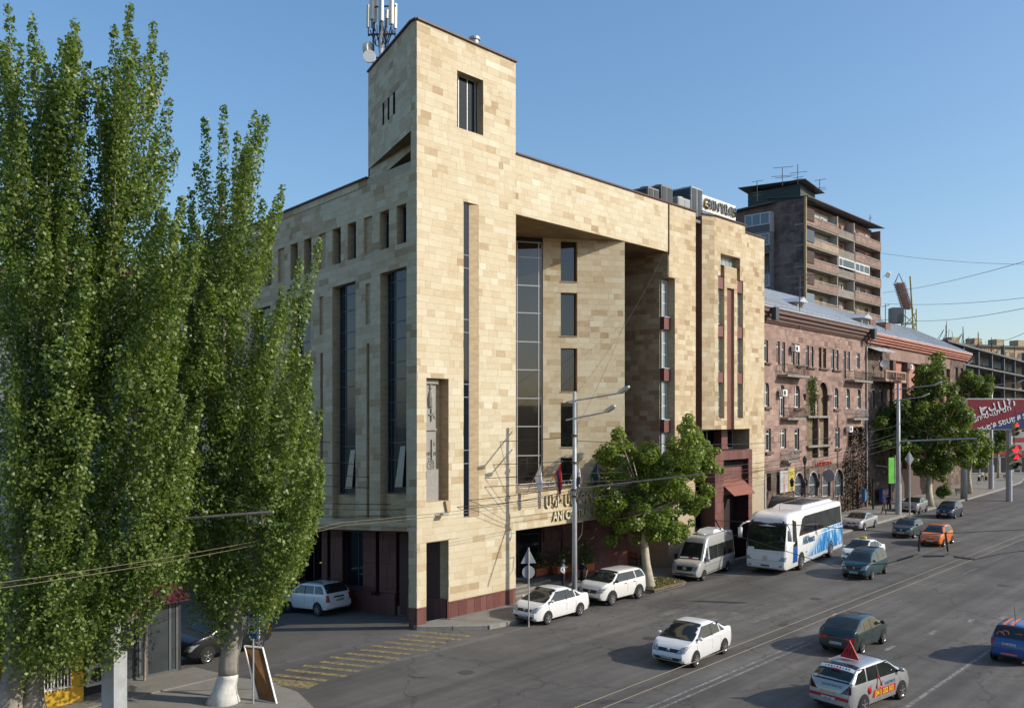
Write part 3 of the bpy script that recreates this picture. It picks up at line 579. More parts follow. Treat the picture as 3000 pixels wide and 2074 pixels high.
# fan of turned wall planes at the tower's side
def fan(p, q, zb, zt, holes=(), tb=.5, nm='tower_flank'):
    P = Plane(q, math.atan2(p[1] - q[1], p[0] - q[0])); L = math.hypot(p[0] - q[0], p[1] - q[1]); k = KS * q[1] / L
    P.k = -k * 1.0; P.p = P.p + Vector((0, 0, -KS * q[1])); hs = [h(P) for h in holes]
    SW.face(P, 0, L, zb, zt, hs, tb=tb); backing(wm, P, 0, L, zb, zt, hs)
    for h in hs: reveal(wm, P, h, .2, mi=2); MB().pbox(P, h[0], h[1], h[2], h[3], .08, .18).build('slot_window', DARKG, hotel)
    return P, L
def slit(a, b, c, d):
    def f(P):
        u0, z1 = P.uz(a, c); u1, _ = P.uz(b, c); _, z0 = P.uz((a + b) / 2, d); return (u0, u1, z0 + KS * 2.2, z1 + KS * 2.2)
    return f
fan((0, .45), (1.9, 6.4), 25.25, 30.78, [slit(1120.6, 1125.9, 289, 351), slit(1135.5, 1141, 274, 335.5), slit(1151.3, 1158, 258, 319)])
fan((.95, .45), (1.9, 6.3), 24.25, 25.25); fan((1.6, .45), (1.6, 5.9), 23.3, 24.25)
SW.face(PLF, -.45, 0, 23.3, 30.78, [], tb=.52, lens=(.5,), dark=.05); backing(wm, PLF, -.45, 0, 23.3, 30.78, [])
for za in (25.25, 24.25): MB().add([(0, .44, za), (1.9, 6.4, za - KS * 6.4), (2.6, 6.4, za - KS * 6.4), (2.2, .44, za)], [(0, 1, 2, 3)]).build('step_soffit', SOFF, hotel)
wm.pbox(PF, .0, 2.0, 23.2, 30.7, .44, .47, 1)
# roofs and copings
wm.build('masonry', [MORT, REVEAL, M('granite_backing', (.07, .028, .025), rough=.6, var=.2)], hotel)
cp = MB()
for a, b in (((-.04, -.04, 30.8), (7.4, -.04, 30.8)), ((-.04, -.04, 30.8), (-.04, .45, 30.77)), ((-.04, .45, 30.77), (1.88, 6.4, 30.35)), ((7.36, 0, 30.8), (7.36, 6.3, 30.8)), ((7.4, -.03, 25.62), (26.66, -.03, 25.62)), ((27.45, -.03, 25.62), (28.57, -.44, 25.62)), ((28.57, -.44, 25.62), (33.3, -.44, 25.62)), ((33.3, -.03, 25.24), (37.25, -.03, 25.24)), ((-.03, 4.0, 23.52), (-.03, YE, 23.8 - KS * YE))): cp.bar(a, b, .16, .09)
cp.build('coping', COPING, hotel)
rf = MB(); rf.prism([(.1, .1), (7.3, .1), (7.3, 6.35), (1.95, 6.35), (.1, .5)], 30.0, 30.2); rf.box(7.36, 37.1, .1, 14, 24.9, 25.1); rf.add([(.1, .5, 23.2), (37, .5, 23.2), (37, YE, 23.2 - KS * YE), (.1, YE, 23.2 - KS * YE)], [(0, 1, 2, 3)])
rf.box(7.2, 7.34, .1, 6.35, 25, 30.6); rf.box(.5, 37, YE - .1, YE, -3, 21); rf.quad((1.9, 6.4, 22), (7.3, 6.4, 22), (7.3, 6.4, 30.6), (1.9, 6.4, 30.3))
rf.build('roof', M('roofing', (.2, .19, .18), rough=.9), hotel)
SW.finish(300, .003); GW.finish(220, .008)

# manhole covers let into the carriageway
for k, (x, y) in enumerate(((6.5, -9.6), (13.5, -13.2), (21, -11.5), (-3.5, -7.2), (33, -18.5))):
    t = MB().lathe([(0, .004), (.33, .006), (.33, .0)], (0, 0, .004), 20).build('manhole_cover', M('cast_cover', (.06, .056, .052), rough=.6, var=.3, scale=12), None, loc=(x, y, 0)); tag(t, kind='structure')

# unseen houses added behind the viewer, across the avenue, for reflections in the glass
op = MB(); rg = random.Random(2)
for k in range(6):
    x0 = -75 + k * 26; hh_ = rg.uniform(12, 18); op.box(x0, x0 + 25, -78, -64, 0, hh_, k % 2)
    for i in range(7):
        for j in range(int(hh_ / 3.6)): op.box(x0 + 1.6 + i * 3.3, x0 + 3.0 + i * 3.3, -64.0, -63.95, 1.2 + j * 3.6, 3.2 + j * 3.6, 2)
tag(op.build('unseen_terrace', [M('terrace_tuff', (.3, .2, .16), rough=.9), M('terrace_cream', (.45, .38, .28), rough=.9), DARKG]), kind='structure')
# ================================================================== buildings beyond the hotel
TUFF = stone('rose_tuff', [(0, (.165, .108, .092)), (.35, (.26, .174, .147)), (.6, (.325, .222, .187)), (.85, (.40, .29, .23)), (1, (.47, .36, .27))], var=.22, scale=1.6, stretch=(1, 1, 1.2), bump=.5, rough=.9)
TUFFD = stone('brown_rough_tuff', [(0, (.055, .04, .034)), (.4, (.11, .08, .066)), (.7, (.16, .118, .095)), (1, (.22, .17, .13))], var=.3, scale=2.2, stretch=(1, 1, 1), bump=.9, rough=.95)
TUFFM = M('tuff_mortar', (.12, .085, .075), rough=.95, var=.2)
TUFFR = M('tuff_reveal', (.13, .09, .078), rough=.95, var=.25, scale=1.2)
PVC = M('white_window_frame', (.6, .6, .58), rough=.5, var=.08)
OLDW = M('old_wood_frame', (.16, .07, .03), rough=.7, var=.2)
TIN = M('tin_roof', (.44, .47, .50), rough=.5, var=.14, scale=.6, metal=0.0, dirt=.7, dirtc=(.33, .3, .25))
IRON = M('rusty_iron', (.10, .075, .06), rough=.8, var=.3)
CONC = M('old_concrete', (.25, .23, .2), rough=.95, var=.25, scale=1, dirt=.5, dirtc=(.12, .11, .1))
PANE = M('far_window_glass', (.035, .04, .042), rough=.08, var=.2, spec=.7)
PINK = M('pink_render', (.42, .19, .145), rough=.85, var=.15, scale=.8)
Z1 = lambda x, y: (2200 + x / 4.9875, 850 + y / 4.9875)     # survey sheets: enlarged reading to photograph pixel
Z2 = lambda x, y: (2200 + x / 4.56, 1150 + y / 4.56)
b1 = thing('apartment_house', 'rose tuff apartment house with arched loggias beside the hotel', 'building', (38, 5, 0))
PB1 = Plane((36.0, 4.75), R(1.95)); L1 = PB1.uz(2536, 1010)[0]; zc = PB1.uz(2531, 998)[1]
def rect(P, Z, x0, x1, y0, y1):
    a = P.uz(*Z(x0, y0)); b = P.uz(*Z(x1, y0)); c = P.uz(*Z(x0, y1)); return (a[0], b[0], c[1], a[1])
top1 = [(190, 250, 725, 1050), (375, 422, 745, 1075), (455, 498, 757, 1200), (593, 637, 775, 1080), (663, 710, 787, 1100), (805, 848, 805, 1115), (873, 913, 822, 1120), (990, 1030, 835, 1130), (1053, 1098, 845, 1135), (1178, 1218, 862, 1150), (1240, 1280, 872, 1160), (1353, 1388, 887, 1290), (1410, 1447, 897, 1170), (1533, 1590, 915, 1140)]
H1 = [rect(PB1, Z1, *r) for r in top1]
arch = [rect(PB1, Z1, a, b, t, (e / 4.56 + 1150 - 850) * 4.9875) for a, b, t, e in ((200, 265, 1350, 185), (420, 490, 1380, 320), (635, 715, 1390, 200), (1213, 1278, 1425, 210), (1387, 1445, 1435, 215), (1547, 1605, 1445, 210))]
first = [rect(PB1, Z2, *r) for r in ((200, 265, 480, 785), (395, 470, 480, 745), (585, 645, 475, 770), (1125, 1185, 465, 740), (1290, 1345, 460, 715), (1435, 1485, 460, 715))]
gnd = [rect(PB1, Z2, *r) for r in ((205, 270, 1085, 1320), (580, 695, 1085, 1400), (770, 885, 1075, 1400), (950, 1055, 1045, 1400), (1115, 1225, 1035, 1400))]
lg1 = rect(PB1, Z1, 810, 940, 1310, 1600); lg2 = rect(PB1, Z1, 990, 1120, 1340, 1600); lb = rect(PB1, Z2, 745, 885, 340, 880); lb2 = rect(PB1, Z2, 905, 1035, 330, 880)
lg1 = (lg1[0], lg1[1], lb[3] + .25, lg1[3]); lg2 = (lg2[0], lg2[1], lb[3] + .25, lg2[3]); lb2 = (lb2[0], lb2[1], lb[2], lb[3])
allh = H1 + arch + first + gnd + [lg1, lg2, lb, lb2]
bw = MB(); TW = StoneWall(b1, TUFF, 'tuff_block', 9)
zg = gnd[1][3] + .6
TW.face(PB1, 0, L1, zg, zc, allh, ch=.52, lens=(.5, .7, .9, 1.1), tb=.52, tv=.18, dark=.2); backing(bw, PB1, 0, L1, .1, zc, allh)
TWD = StoneWall(b1, TUFFD, 'rough_block', 19); TWD.face(PB1, 0, L1, .15, zg, allh, ch=.45, lens=(.4, .6, .8), tb=.6, tv=.25, dark=.2, th=.05)
for h in allh: reveal(bw, PB1, h, .45, mi=1)
for k, h in enumerate(H1 + first):
    wd = k in (7, 8, 18, 19); t = h[2] + (h[3] - h[2]) * .76
    window(b1, PB1, h[0], h[1], h[2], h[3], .16, cols=((h[0] + h[1]) / 2,) if (h[1] - h[0]) > 1.1 else (), rows=(t,), fw=.13, fmat=OLDW if wd else PVC, gmat=PANE)
sills = [(190, 285, 1058), (660, 735, 1105), (808, 935, 1122), (993, 1125, 1138), (1187, 1310, 1160)]
for a, b, y in sills: r = rect(PB1, Z1, a, b, y, y + 22); MB().pbox(PB1, *r, -.22, .05).build('window_sill', TUFFR, b1)
for h in first[:1] + first[2:4] + arch[:1] + arch[2:4]: MB().pbox(PB1, h[0] - .15, h[1] + .2, h[2] - .3, h[2] - .08, -.2, .05).build('window_sill', TUFFR, b1)
def archfill(P, h, mat_, parent, d=-.004, th=.06, n=9):   # spandrels that round the head of an opening
    r = (h[1] - h[0]) / 2; c = (h[0] + h[1]) / 2; zc_ = h[3] - r
    for sgn in (-1, 1):
        pl = [(c + sgn * r, h[3] + .01), (c, h[3] + .01)] + [(c + sgn * r * math.sin(a * math.pi / 2 / n), zc_ + r * math.cos(a * math.pi / 2 / n)) for a in range(n + 1)]
        if sgn > 0: pl = pl[::-1]
        MB().pprism(P, pl, d, th).build('arch_spandrel', mat_, parent)
for h in arch + gnd[1:] + [lg1, lg2]: archfill(PB1, h, TUFFR if h in gnd else M('tuff_arch', (.19, .125, .108), rough=.9, var=.25, scale=1.2), b1)
for h in arch: window(b1, PB1, h[0], h[1], h[2], h[3], .16, cols=((h[0] + h[1]) / 2,), rows=(h[2] + (h[3] - h[2]) * .6,), fw=.12, fmat=PVC, gmat=PANE)
SHOP = M('shop_window', (.09, .105, .11), rough=.1, var=.25, spec=.6)
for k, h in enumerate(gnd):
    if k == 0: window(b1, PB1, h[0], h[1], h[2], h[3], .3, cols=(h[0] + .7,), fw=.12, fmat=OLDW, gmat=PANE, name='door')
    else:
        window(b1, PB1, h[0], h[1], h[2], h[3], .2, rows=(h[2] + 1.2,), fw=.1, fmat=M('pale_frame', (.4, .42, .44)), gmat=SHOP, name='shop_window')
        r = (h[1] - h[0]) / 2; c = (h[0] + h[1]) / 2; m_ = MB(); pts = [(c + (r + .12) * math.cos(a * math.pi / 12), h[3] - r + (r + .12) * math.sin(a * math.pi / 12)) for a in range(13)]
        pts = [(h[1] + .12, h[2] + .2)] + pts + [(h[0] - .12, h[2] + .2)]
        m_.tube([PB1(u, z, -.05) for u, z in pts], .05, 6); lamp = m_.build('arch_trim', M('pink_neon_trim', (.6, .45, .45), rough=.4, var=.05), b1)
        bl = MB(); [bl.lathe([(0, -.04), (.05, 0), (0, .04)], PB1(u, z, -.14), 6) for u, z in pts[::2]]; bl.build('bulbs', M('bulb', (.8, .8, .75), rough=.3), lamp)
DLOG = M('loggia_inside', (.20, .15, .09), rough=.9, var=.3, scale=.6)
for h in (lg1, lg2, lb, lb2):
    bw.pbox(PB1, h[0], h[1], h[2], h[3], .44, .5, 2)
wd_ = rect(PB1, Z2, 915, 965, 480, 860); window(b1, PB1, *wd_, .35, fw=.1, fmat=PVC, gmat=M('paper_panel', (.5, .5, .48)), name='door')
for zz, (u0, u1) in ((lb[3] + .02, (lb[0] - .1, lb2[1] + .05)), (lb[2] + 1.1, (lb[0] - .1, lb2[1] + .5))): MB().pbox(PB1, u0, u1, zz, zz + .22, -.25, .3).build('loggia_slab', CONC, b1)
MB().pbox(PB1, lb[1] + .05, lb2[0] - .05, lb[2], lg1[2] + 1.6, -.08, .4).build('loggia_column', M('tuff_arch', (.19, .125, .108)), b1)
for u in (lg1[0] - .25, lg1[1] + .3, lg2[1] + .2): MB().add([PB1(u - .5, lg1[2] + 2.2, -.3), PB1(u + .5, lg1[2] + 2.2, -.3), PB1(u + .25, lg1[2] + 1.6, -.1), PB1(u - .25, lg1[2] + 1.6, -.1), PB1(u - .5, lg1[2] + 2.2, .05), PB1(u + .5, lg1[2] + 2.2, .05), PB1(u + .25, lg1[2] + 1.6, .05), PB1(u - .25, lg1[2] + 1.6, .05)], [(0, 3, 2, 1), (4, 5, 6, 7), (0, 1, 5, 4), (1, 2, 6, 5), (2, 3, 7, 6), (3, 0, 4, 7)]).build('capital', TUFFR, b1)
def balcony(P, u0, u1, z, dep, parent, belly=False, h=.95, slab=.22, rail=IRON, step=.16):
    o = MB().pbox(P, u0, u1, z - slab, z, -dep, 0).build('balcony', CONC, parent); m_ = MB()
    top = [P(u0 + .05, z + h, 0), P(u0 + .05, z + h, -dep + .06), P(u1 - .05, z + h, -dep + .06), P(u1 - .05, z + h, 0)]
    for a, b in zip(top, top[1:]): m_.tube([a, b], .03, 5)
    n_ = int((u1 - u0) / step); spots = [(u0 + .05 + i * (u1 - u0 - .1) / n_, -dep + .06) for i in range(n_ + 1)] + [(u, -dep + .06 + i * step) for u in (u0 + .05, u1 - .05) for i in range(1, int(dep / step))]
    for u, d in spots:
        if belly: m_.tube([P(u, z, d), P(u, z + .2, d - .14), P(u, z + .5, d - .12), P(u, z + h, d)], .016, 4, cap=False)
        else: m_.tube([P(u, z, d), P(u, z + h, d)], .014, 4, cap=False)
    m_.build('railing', rail, o); return o
for a, b, y, be in ((357, 695, 1232, False), (1347, 1625, 1310, False)): r = rect(PB1, Z1, a + 30, b + 20, y, y + 10); balcony(PB1, r[0], r[1], r[3], 1.05, b1)
ZG = M('grey_balustrade', (.34, .34, .33), rough=.7)
for a, b, y, m_ in ((400, 640, 335, IRON), (1290, 1480, 340, ZG), (405, 545, 905, ZG)): r = rect(PB1, Z2, a, b, y, y + 10); balcony(PB1, r[0], r[1], r[3], .75, b1, True, rail=m_)
for zz in ((.0, .0),): pass
# cornice in courses, gutter, tin roof with raised seams
cr = MB()
for k, (z0, z1, d) in enumerate(((0, .22, .12), (.22, .42, .3), (.42, .55, .38), (.55, .8, .55), (.8, .9, .62), (.9, 1.2, .8), (1.2, 1.32, .88))): cr.pbox(PB1, 0, L1 + .2, zc + z0, zc + z1, -d, .3)
cor = cr.build('cornice', M('tuff_cornice', (.16, .105, .092), rough=.9, var=.2), b1)
dn = MB()
for k in range(int(L1 / .28)): dn.pbox(PB1, k * .28 + .04, k * .28 + .18, zc + .02, zc + .2, -.2, -.1)
tag(dn.build('dentils', M('tuff_cornice', (.16, .105, .092)), cor), kind='stuff')
RP = .5; ridge = 9.5
def roof(P, L, z, dep, parent, u0=0, name='roof'):
    o = MB().hexa([P(u0, z, -.95), P(L, z, -.95), P(L, z + RP * (dep + .95), dep), P(u0, z + RP * (dep + .95), dep), P(u0, z + .08, -.95), P(L, z + .08, -.95), P(L, z + .08 + RP * (dep + .95), dep), P(u0, z + .08 + RP * (dep + .95), dep)]).build(name, TIN, parent)
    n_ = int((L - u0) / .62)
    for k in range(n_ + 1):
        u = u0 + k * (L - u0) / n_; MB().bar(P(u, z + .085, -.95), P(u, z + .085 + RP * (dep + .95), dep), .04, .03).build('roof_seam', TIN, o)
    MB().hexa([P(u0, z + RP * (dep + .95), dep), P(L, z + RP * (dep + .95), dep), P(L, z, dep * 2), P(u0, z, dep * 2), P(u0, z + .08 + RP * (dep + .95), dep), P(L, z + .08 + RP * (dep + .95), dep), P(L, z + .08, dep * 2), P(u0, z + .08, dep * 2)]).build('rear_slope', TIN, o)
    return o
r1 = roof(PB1, L1, zc + 1.3, 8.0, b1, 1.0)
MB().pbox(PB1, 0, L1, .1, zc + 1.2, .45, 15).build('rear_body', TUFFM, b1)
sg = MB()
for k in range(30): sg.bar(PB1(1 + k * L1 / 31, zc + 1.42, -.8), PB1(1 + k * L1 / 31, zc + 1.85, -.75), .03)
sg.bar(PB1(1, zc + 1.7, -.78), PB1(L1, zc + 1.7, -.78), .03); sg.build('snow_guard', STEEL, r1)
def dormer(P, u, z, parent, w_=2.2, h=1.7, m2=TIN):
    d0 = 1.6; zz = z + RP * (d0 + .95)
    o = MB().pbox(P, u, u + w_, zz - .6, zz + h, d0, d0 + 4.0).build('dormer', CONC, parent)
    MB().add([P(u - .3, zz + h, d0 - .4), P(u + w_ / 2, zz + h + .55, d0 - .4), P(u + w_ + .3, zz + h, d0 - .4), P(u - .3, zz + h, d0 + 4.6), P(u + w_ / 2, zz + h + .55, d0 + 4.6), P(u + w_ + .3, zz + h, d0 + 4.6)], [(0, 1, 4, 3), (1, 2, 5, 4), (0, 2, 1), (3, 4, 5), (0, 3, 5, 2)]).build('dormer_roof', m2, o)
    MB().pbox(P, u + .4, u + w_ - .4, zz + .1, zz + h - .2, d0 - .03, d0 + .02).build('hatch', BLACK, o)
dormer(PB1, PB1.uz(2420, 935)[0] * .86, zc + .9, b1, 1.6, 1.0)
bw.build('masonry', [TUFFM, TUFFR, DLOG], b1); TW.finish(220); TWD.finish(80)
# chimney pipes, drainpipe
for px in (2238, 2531):
    u, z = PB1.uz(px, 960); o = MB().pbox(PB1, u - .35, u + .35, zc + .1, zc + 1.3, -1.35, -.9).build('gutter_box', M('dark_tin', (.06, .07, .08), rough=.5, metal=.3), b1)
u, z = PB1.uz(2536, 1010); MB().tube([PB1(u, zc + .3, -.9), PB1(u, zc - .6, -.14), PB1(u, .3, -.14)], .09, 8).build('drainpipe', STEEL, b1)
def aircon(P, px, py, nm, label, w_=.95, h=.62):
    u, z = P.uz(px, py); t = thing(nm, label, 'air conditioner', P(u, z, 0), P.a, 'wall air conditioners')
    MB().box(-w_ / 2, w_ / 2, -.62, -.2, -h / 2, h / 2).build('casing', WHITE, t, world=False)
    MB().lathe([(.0, -.64), (.24, -.63), (.24, -.62)], (-.12, 0, 0), 16, 'y').build('fan_grille', BLACK, t, world=False)
    b_ = MB(); [b_.box(x - .02, x + .02, -.6, 0, -h / 2 - .06, -h / 2 - .005) for x in (-.3, .3)]; b_.build('bracket', STEEL, t, world=False)
aircon(PB1, 2319, 1022, 'air_conditioner', 'white air conditioner by the top-floor windows of the rose tuff house')
aircon(PB1, 2283, 1151, 'air_conditioner', 'white air conditioner on second floor beside the hotel edge')
aircon(PB1, 2478, 1257, 'air_conditioner', 'white air conditioner low on rose tuff wall above the ivy')
# climbing plant in the left loggia arch, and the dark creeper down the wall
def leafmesh(pts, size, rng, mat_, name, parent, tilt=.9, kind='stuff'):
    n = len(pts); P_ = np.array(pts, dtype=np.float64); rs = np.random.RandomState(rng)
    a = rs.normal(size=(n, 3)); a[:, 2] = a[:, 2] * .5 + tilt * .3; a /= np.linalg.norm(a, axis=1)[:, None]
    b = np.cross(a, rs.normal(size=(n, 3))); b /= np.linalg.norm(b, axis=1)[:, None]; c = np.cross(a, b)
    s = (size * rs.uniform(.65, 1.25, n))[:, None]
    V = np.stack([P_ - b * s * .5, P_ - c * s * .34 + a * s * .08, P_ + b * s * .55, P_ + c * s * .34 + a * s * .08], 1).reshape(-1, 3)
    return fast_mesh(V, n, 4, mat_, name, parent, kind)
def fast_mesh(V, n, k, mat_, name, parent, kind=None, world=True):
    me = bpy.data.meshes.new(name); me.vertices.add(len(V)); me.vertices.foreach_set('co', np.ascontiguousarray(V, dtype=np.float32).ravel())
    me.loops.add(n * k); me.polygons.add(n); me.loops.foreach_set('vertex_index', np.arange(n * k, dtype=np.int32)); me.polygons.foreach_set('loop_start', np.arange(0, n * k, k, dtype=np.int32))
    me.polygons.foreach_set('loop_total', np.full(n, k, dtype=np.int32)); me.materials.append(mat_); me.update(calc_edges=True); me.validate()
    o = link(name, me, parent, world); return tag(o, kind=kind) if kind else o
def leafmat(name, c1, c2, c3, tr=.35, rough=.42, spec=.5):
    m = bpy.data.materials.new(name); m.use_nodes = True; n = m.node_tree.nodes; l = m.node_tree.links; b = n['Principled BSDF']; o = n['Material Output']
    g = n.new('ShaderNodeNewGeometry'); cr_ = n.new('ShaderNodeValToRGB'); e = cr_.color_ramp.elements; e[0].color = (*c1, 1); e[1].color = (*c3, 1); q = e.new(.55); q.color = (*c2, 1)
    l.new(g.outputs['Random Per Island'], cr_.inputs[0]); l.new(cr_.outputs[0], b.inputs['Base Color']); b.inputs['Roughness'].default_value = rough; b.inputs['Specular IOR Level'].default_value = spec
    t = n.new('ShaderNodeBsdfTranslucent'); hs = n.new('ShaderNodeHueSaturation'); hs.inputs['Value'].default_value = 1.5; hs.inputs['Saturation'].default_value = 1.15; l.new(cr_.outputs[0], hs.inputs['Color']); l.new(hs.outputs[0], t.inputs[0])
    mx = n.new('ShaderNodeMixShader'); mx.inputs[0].default_value = tr; l.new(b.outputs[0], mx.inputs[1]); l.new(t.outputs[0], mx.inputs[2]); l.new(mx.outputs[0], o.inputs[0]); return m
CREEP = leafmat('creeper_leaf', (.05, .075, .02), (.08, .12, .03), (.14, .17, .05))
DRYC = leafmat('dry_creeper_leaf', (.008, .008, .006), (.02, .018, .011), (.04, .034, .02), tr=.05, rough=.9, spec=.1)
rg = random.Random(4)
vine = thing('climbing_vine', 'green vine hanging in the left loggia arch of the tuff house', 'plant', PB1((lg1[0] + lg1[1]) / 2, lg1[2], 0))
leafmesh([PB1(rg.uniform(lg1[0] - .1, lg1[1] + .1), lg1[3] + .4 - abs(rg.gauss(0, 1)) * 2.2, rg.uniform(-.35, .1)) for _ in range(900)], .16, 3, CREEP, 'foliage', vine)
cvp = rect(PB1, Z2, 1200, 1620, 560, 1500); creeper = thing('wall_creeper', 'dark leafless creeper spreading over the corner of the tuff house', 'plant', PB1((cvp[0] + cvp[1]) / 2, .2, 0))
pts = []
for _ in range(5200):
    v = rg.random(); u = (cvp[0] + cvp[1]) / 2 - .6 + (cvp[1] - cvp[0]) * (.16 + .34 * (1 - v) ** .6) * rg.uniform(-1, 1) + .5 * math.sin(v * 9); pts.append(PB1(u, .3 + v * (cvp[3] - .3 + .8), -rg.random() ** 2 * .35))
leafmesh(pts, .17, 5, DRYC, 'foliage', creeper)
st = MB(); [st.tube([PB1(cvp[0] + 1 + k * .9, .2, -.06), PB1(cvp[0] + 1.5 + k * .6, 3, -.08), PB1(cvp[0] + 1.3 + k * .8, 6, -.06)], .04, 5) for k in range(4)]; st.build('stems', IRON, creeper)
# shop lettering and posters on the ground floor
u, z = PB1.uz(2410, 1358); t_ = text('ԽԱՂԱՏՈՒՆ', .55, frame(PB1(u, z, -.2), PB1.u, (0, 0, 1)), M('red_letters', (.5, .02, .015), rough=.4, var=.05), 'shop_letters', b1, ext=.04, sx=1.25)
for (x0, x1, y0, y1, c, nm, lb_) in ((350, 455, 1045, 1340, (.42, .44, .46), 'poster_panel', 'pale poster panel in a grey frame beside the tuff house door'), (458, 545, 1005, 1320, (.5, .38, .05), 'poster_panel', 'yellow poster board on the ground floor of the tuff house')):
    r = rect(PB1, Z2, x0, x1, y0, y1); t = thing(nm, lb_, 'poster', PB1((r[0] + r[1]) / 2, r[2], -.2))
    MB().pbox(PB1, r[0], r[1], r[2], r[3], -.3, -.22).build('frame', STEEL, t); p = MB().pbox(PB1, r[0] + .07, r[1] - .07, r[2] + .07, r[3] - .07, -.31, -.295).build('sheet', M('poster_%d' % x0, c, rough=.5, var=.25, scale=.9), t)
    if x0 == 350:
        m_ = MB(); uc = (r[0] + r[1]) / 2; m_.pprism(PB1, [(uc + .3 * math.sin(a * .5236) * (1.2 if 3 < a < 9 else .55), (r[2] + r[3]) / 2 - .1 + 1.1 * math.cos(a * .5236)) for a in range(12)][::-1], -.318, -.312); m_.build('print', M('poster_print', (.42, .24, .2), rough=.5, var=.3, scale=2), p)
    else:
        for k in range(5): MB().pbox(PB1, r[0] + .3, r[1] - .35 - .2 * (k % 2), r[3] - .7 - k * .75, r[3] - .5 - k * .75, -.318, -.312).build('print', M('poster_brown', (.3, .2, .03)), p)
u, z = PB1.uz(2404, 1391); t = thing('round_sign', 'round pale sign projecting between the shop arches', 'sign', PB1(u, z, 0))
MB().tube([PB1(u, z, 0), PB1(u, z, -.9)], .03, 6).build('bracket', IRON, t)
m_ = MB().lathe([(.0, -.06), (.62, -.06), (.66, 0), (.62, .06), (0, .06)], (0, 0, 0), 24, 'x'); dsk = m_.build('disc', M('grey_sign_disc', (.3, .3, .33), rough=.4, var=.1), t, world=False, loc=(0, -.9, 0))

# ---------------------------------------------------------------- second tuff house, pink pilasters
Z4 = lambda x, y: (2550 + x / 4.56, 900 + y / 4.56)
b2 = thing('tuff_house', 'brown tuff house with pink cornice and pilasters behind the plane trees', 'building', (66, 6, 0))
e0 = PB1(L1 + .05, 0, 0); PB2 = Plane(e0.xy, R(2.6)); L2 = PB2.uz(2828, 1060)[0]; z2 = PB2.uz(2600, 1015)[1]
BW2 = MB(); W2 = StoneWall(b2, TUFFD, 'rough_block', 21)
ua, ub = PB2.uz(2606, 1100)[0], PB2.uz(2783, 1100)[0]
hs2 = []
for a, b, t, bt in ((115, 162, 655, 850), (20, 62, 1110, 1330), (130, 168, 1120, 1270), (1135, 1168, 800, 965), (1205, 1240, 810, 940)): hs2.append(rect(PB2, Z4, a, b, t, bt))
W2.face(PB2, 0, ua, .15, z2 - .2, hs2, ch=.5, lens=(.5, .7, .9), tb=.6, tv=.25, th=.06, dark=.2); W2.face(PB2, ub, L2, .15, z2 - .2, hs2, ch=.5, lens=(.5, .7, .9), tb=.6, tv=.25, th=.06, dark=.2)
backing(BW2, PB2, 0, L2, .1, z2, hs2 + [(ua, ub, 4, z2 - 1.6)])
for h in hs2: reveal(BW2, PB2, h, .4, mi=1); window(b2, PB2, h[0], h[1], h[2], h[3], .28, cols=((h[0] + h[1]) / 2,), rows=(h[2] + (h[3] - h[2]) * .7,), fw=.1, fmat=PVC, gmat=PANE)
reveal(BW2, PB2, (ua, ub, 4, z2 - 1.6), .5, mi=1)
BW2.build('masonry', [TUFFM, TUFFR], b2)
MB().pbox(PB2, ua, ub, 4, z2 - 1.6, .45, .6).build('pink_wall', PINK, b2)
W2b = StoneWall(b2, TUFF, 'frieze_slab', 22); W2b.face(PB2, ua, ub, z2 - 1.6, z2, [], ch=1.6, lens=(1.4, 1.8), tb=.4)
for k in range(5):
    a = ua + .9 + k * (ub - ua - 1.2) / 4.6; p = MB().pbox(PB2, a, a + .85, 4, z2 - 2.2, -.1, .44).build('pilaster', TUFFR, b2); MB().pbox(PB2, a - .12, a + .97, z2 - 2.9, z2 - 1.6, -.22, .44).build('capital', TUFFR, p)
    if k < 5:
        w0 = a + 1.35
        for zz in (z2 - 5.2, z2 - 9.3):
            if w0 + 1.1 < ub: window(b2, PB2, w0, w0 + 1.1, zz, zz + 2.6, .36, cols=(w0 + .55,), rows=(zz + 1.9,), fw=.1, fmat=PVC, gmat=PANE)
cm = MB(); [cm.pbox(PB2, -.1, L2 + .5, z2 + a, z2 + b, -d, .3) for a, b, d in ((0, .3, .3), (.3, .55, .55), (.55, .85, .75), (.85, 1.1, .95))]; cm.build('cornice', PINK, b2)
r2 = roof(PB2, L2 + .4, z2 + 1.1, 8.0, b2, -.2); MB().pbox(PB2, 0, L2, .1, z2 + .9, .6, 15).build('rear_body', TUFFM, b2)
dormer(PB2, PB2.uz(2560, 965)[0] * .9 + .8, z2 + .7, b2, 2.6, 1.3)
for px, py in ((2722, 1005), (2655, 965), (2612, 955)):
    u, z = PB2.uz(px, py); o = MB().pbox(PB2, u - .2, u + 1.8, z - 1.2, z + 1.1, 2.5, 4.0).build('chimney', M('chimney_brick', (.2, .12, .09), rough=.95, var=.3), b2)
r = rect(PB2, Z4, 10, 330, 965, 1000)
bal = MB().pbox(PB2, r[0] + .9, r[1] - .2, r[3] - .2, r[3] + .1, -1.4, 0).build('balcony', M('pink_balcony', (.42, .28, .21), rough=.8, var=.2), b2); m_ = MB()
m_.pbox(PB2, r[0] + .9, r[1] - .2, r[3] + .95, r[3] + 1.12, -1.4, -1.18)
for k in range(14): m_.lathe([(.05, 0), (.1, .2), (.05, .45), (.08, .65), (.06, .85)], PB2(r[0] + 1.05 + k * (r[1] - r[0] - 1.4) / 13, r[3] + .1, -1.28), 8)
for k in range(3): m_.pbox(PB2, r[0] + .92 + k * (r[1] - r[0] - 1.4) / 2, r[0] + 1.2 + k * (r[1] - r[0] - 1.4) / 2, r[3] + .1, r[3] + .95, -1.39, -1.2)
m_.build('balustrade', M('pink_balcony', (.42, .28, .21)), bal)
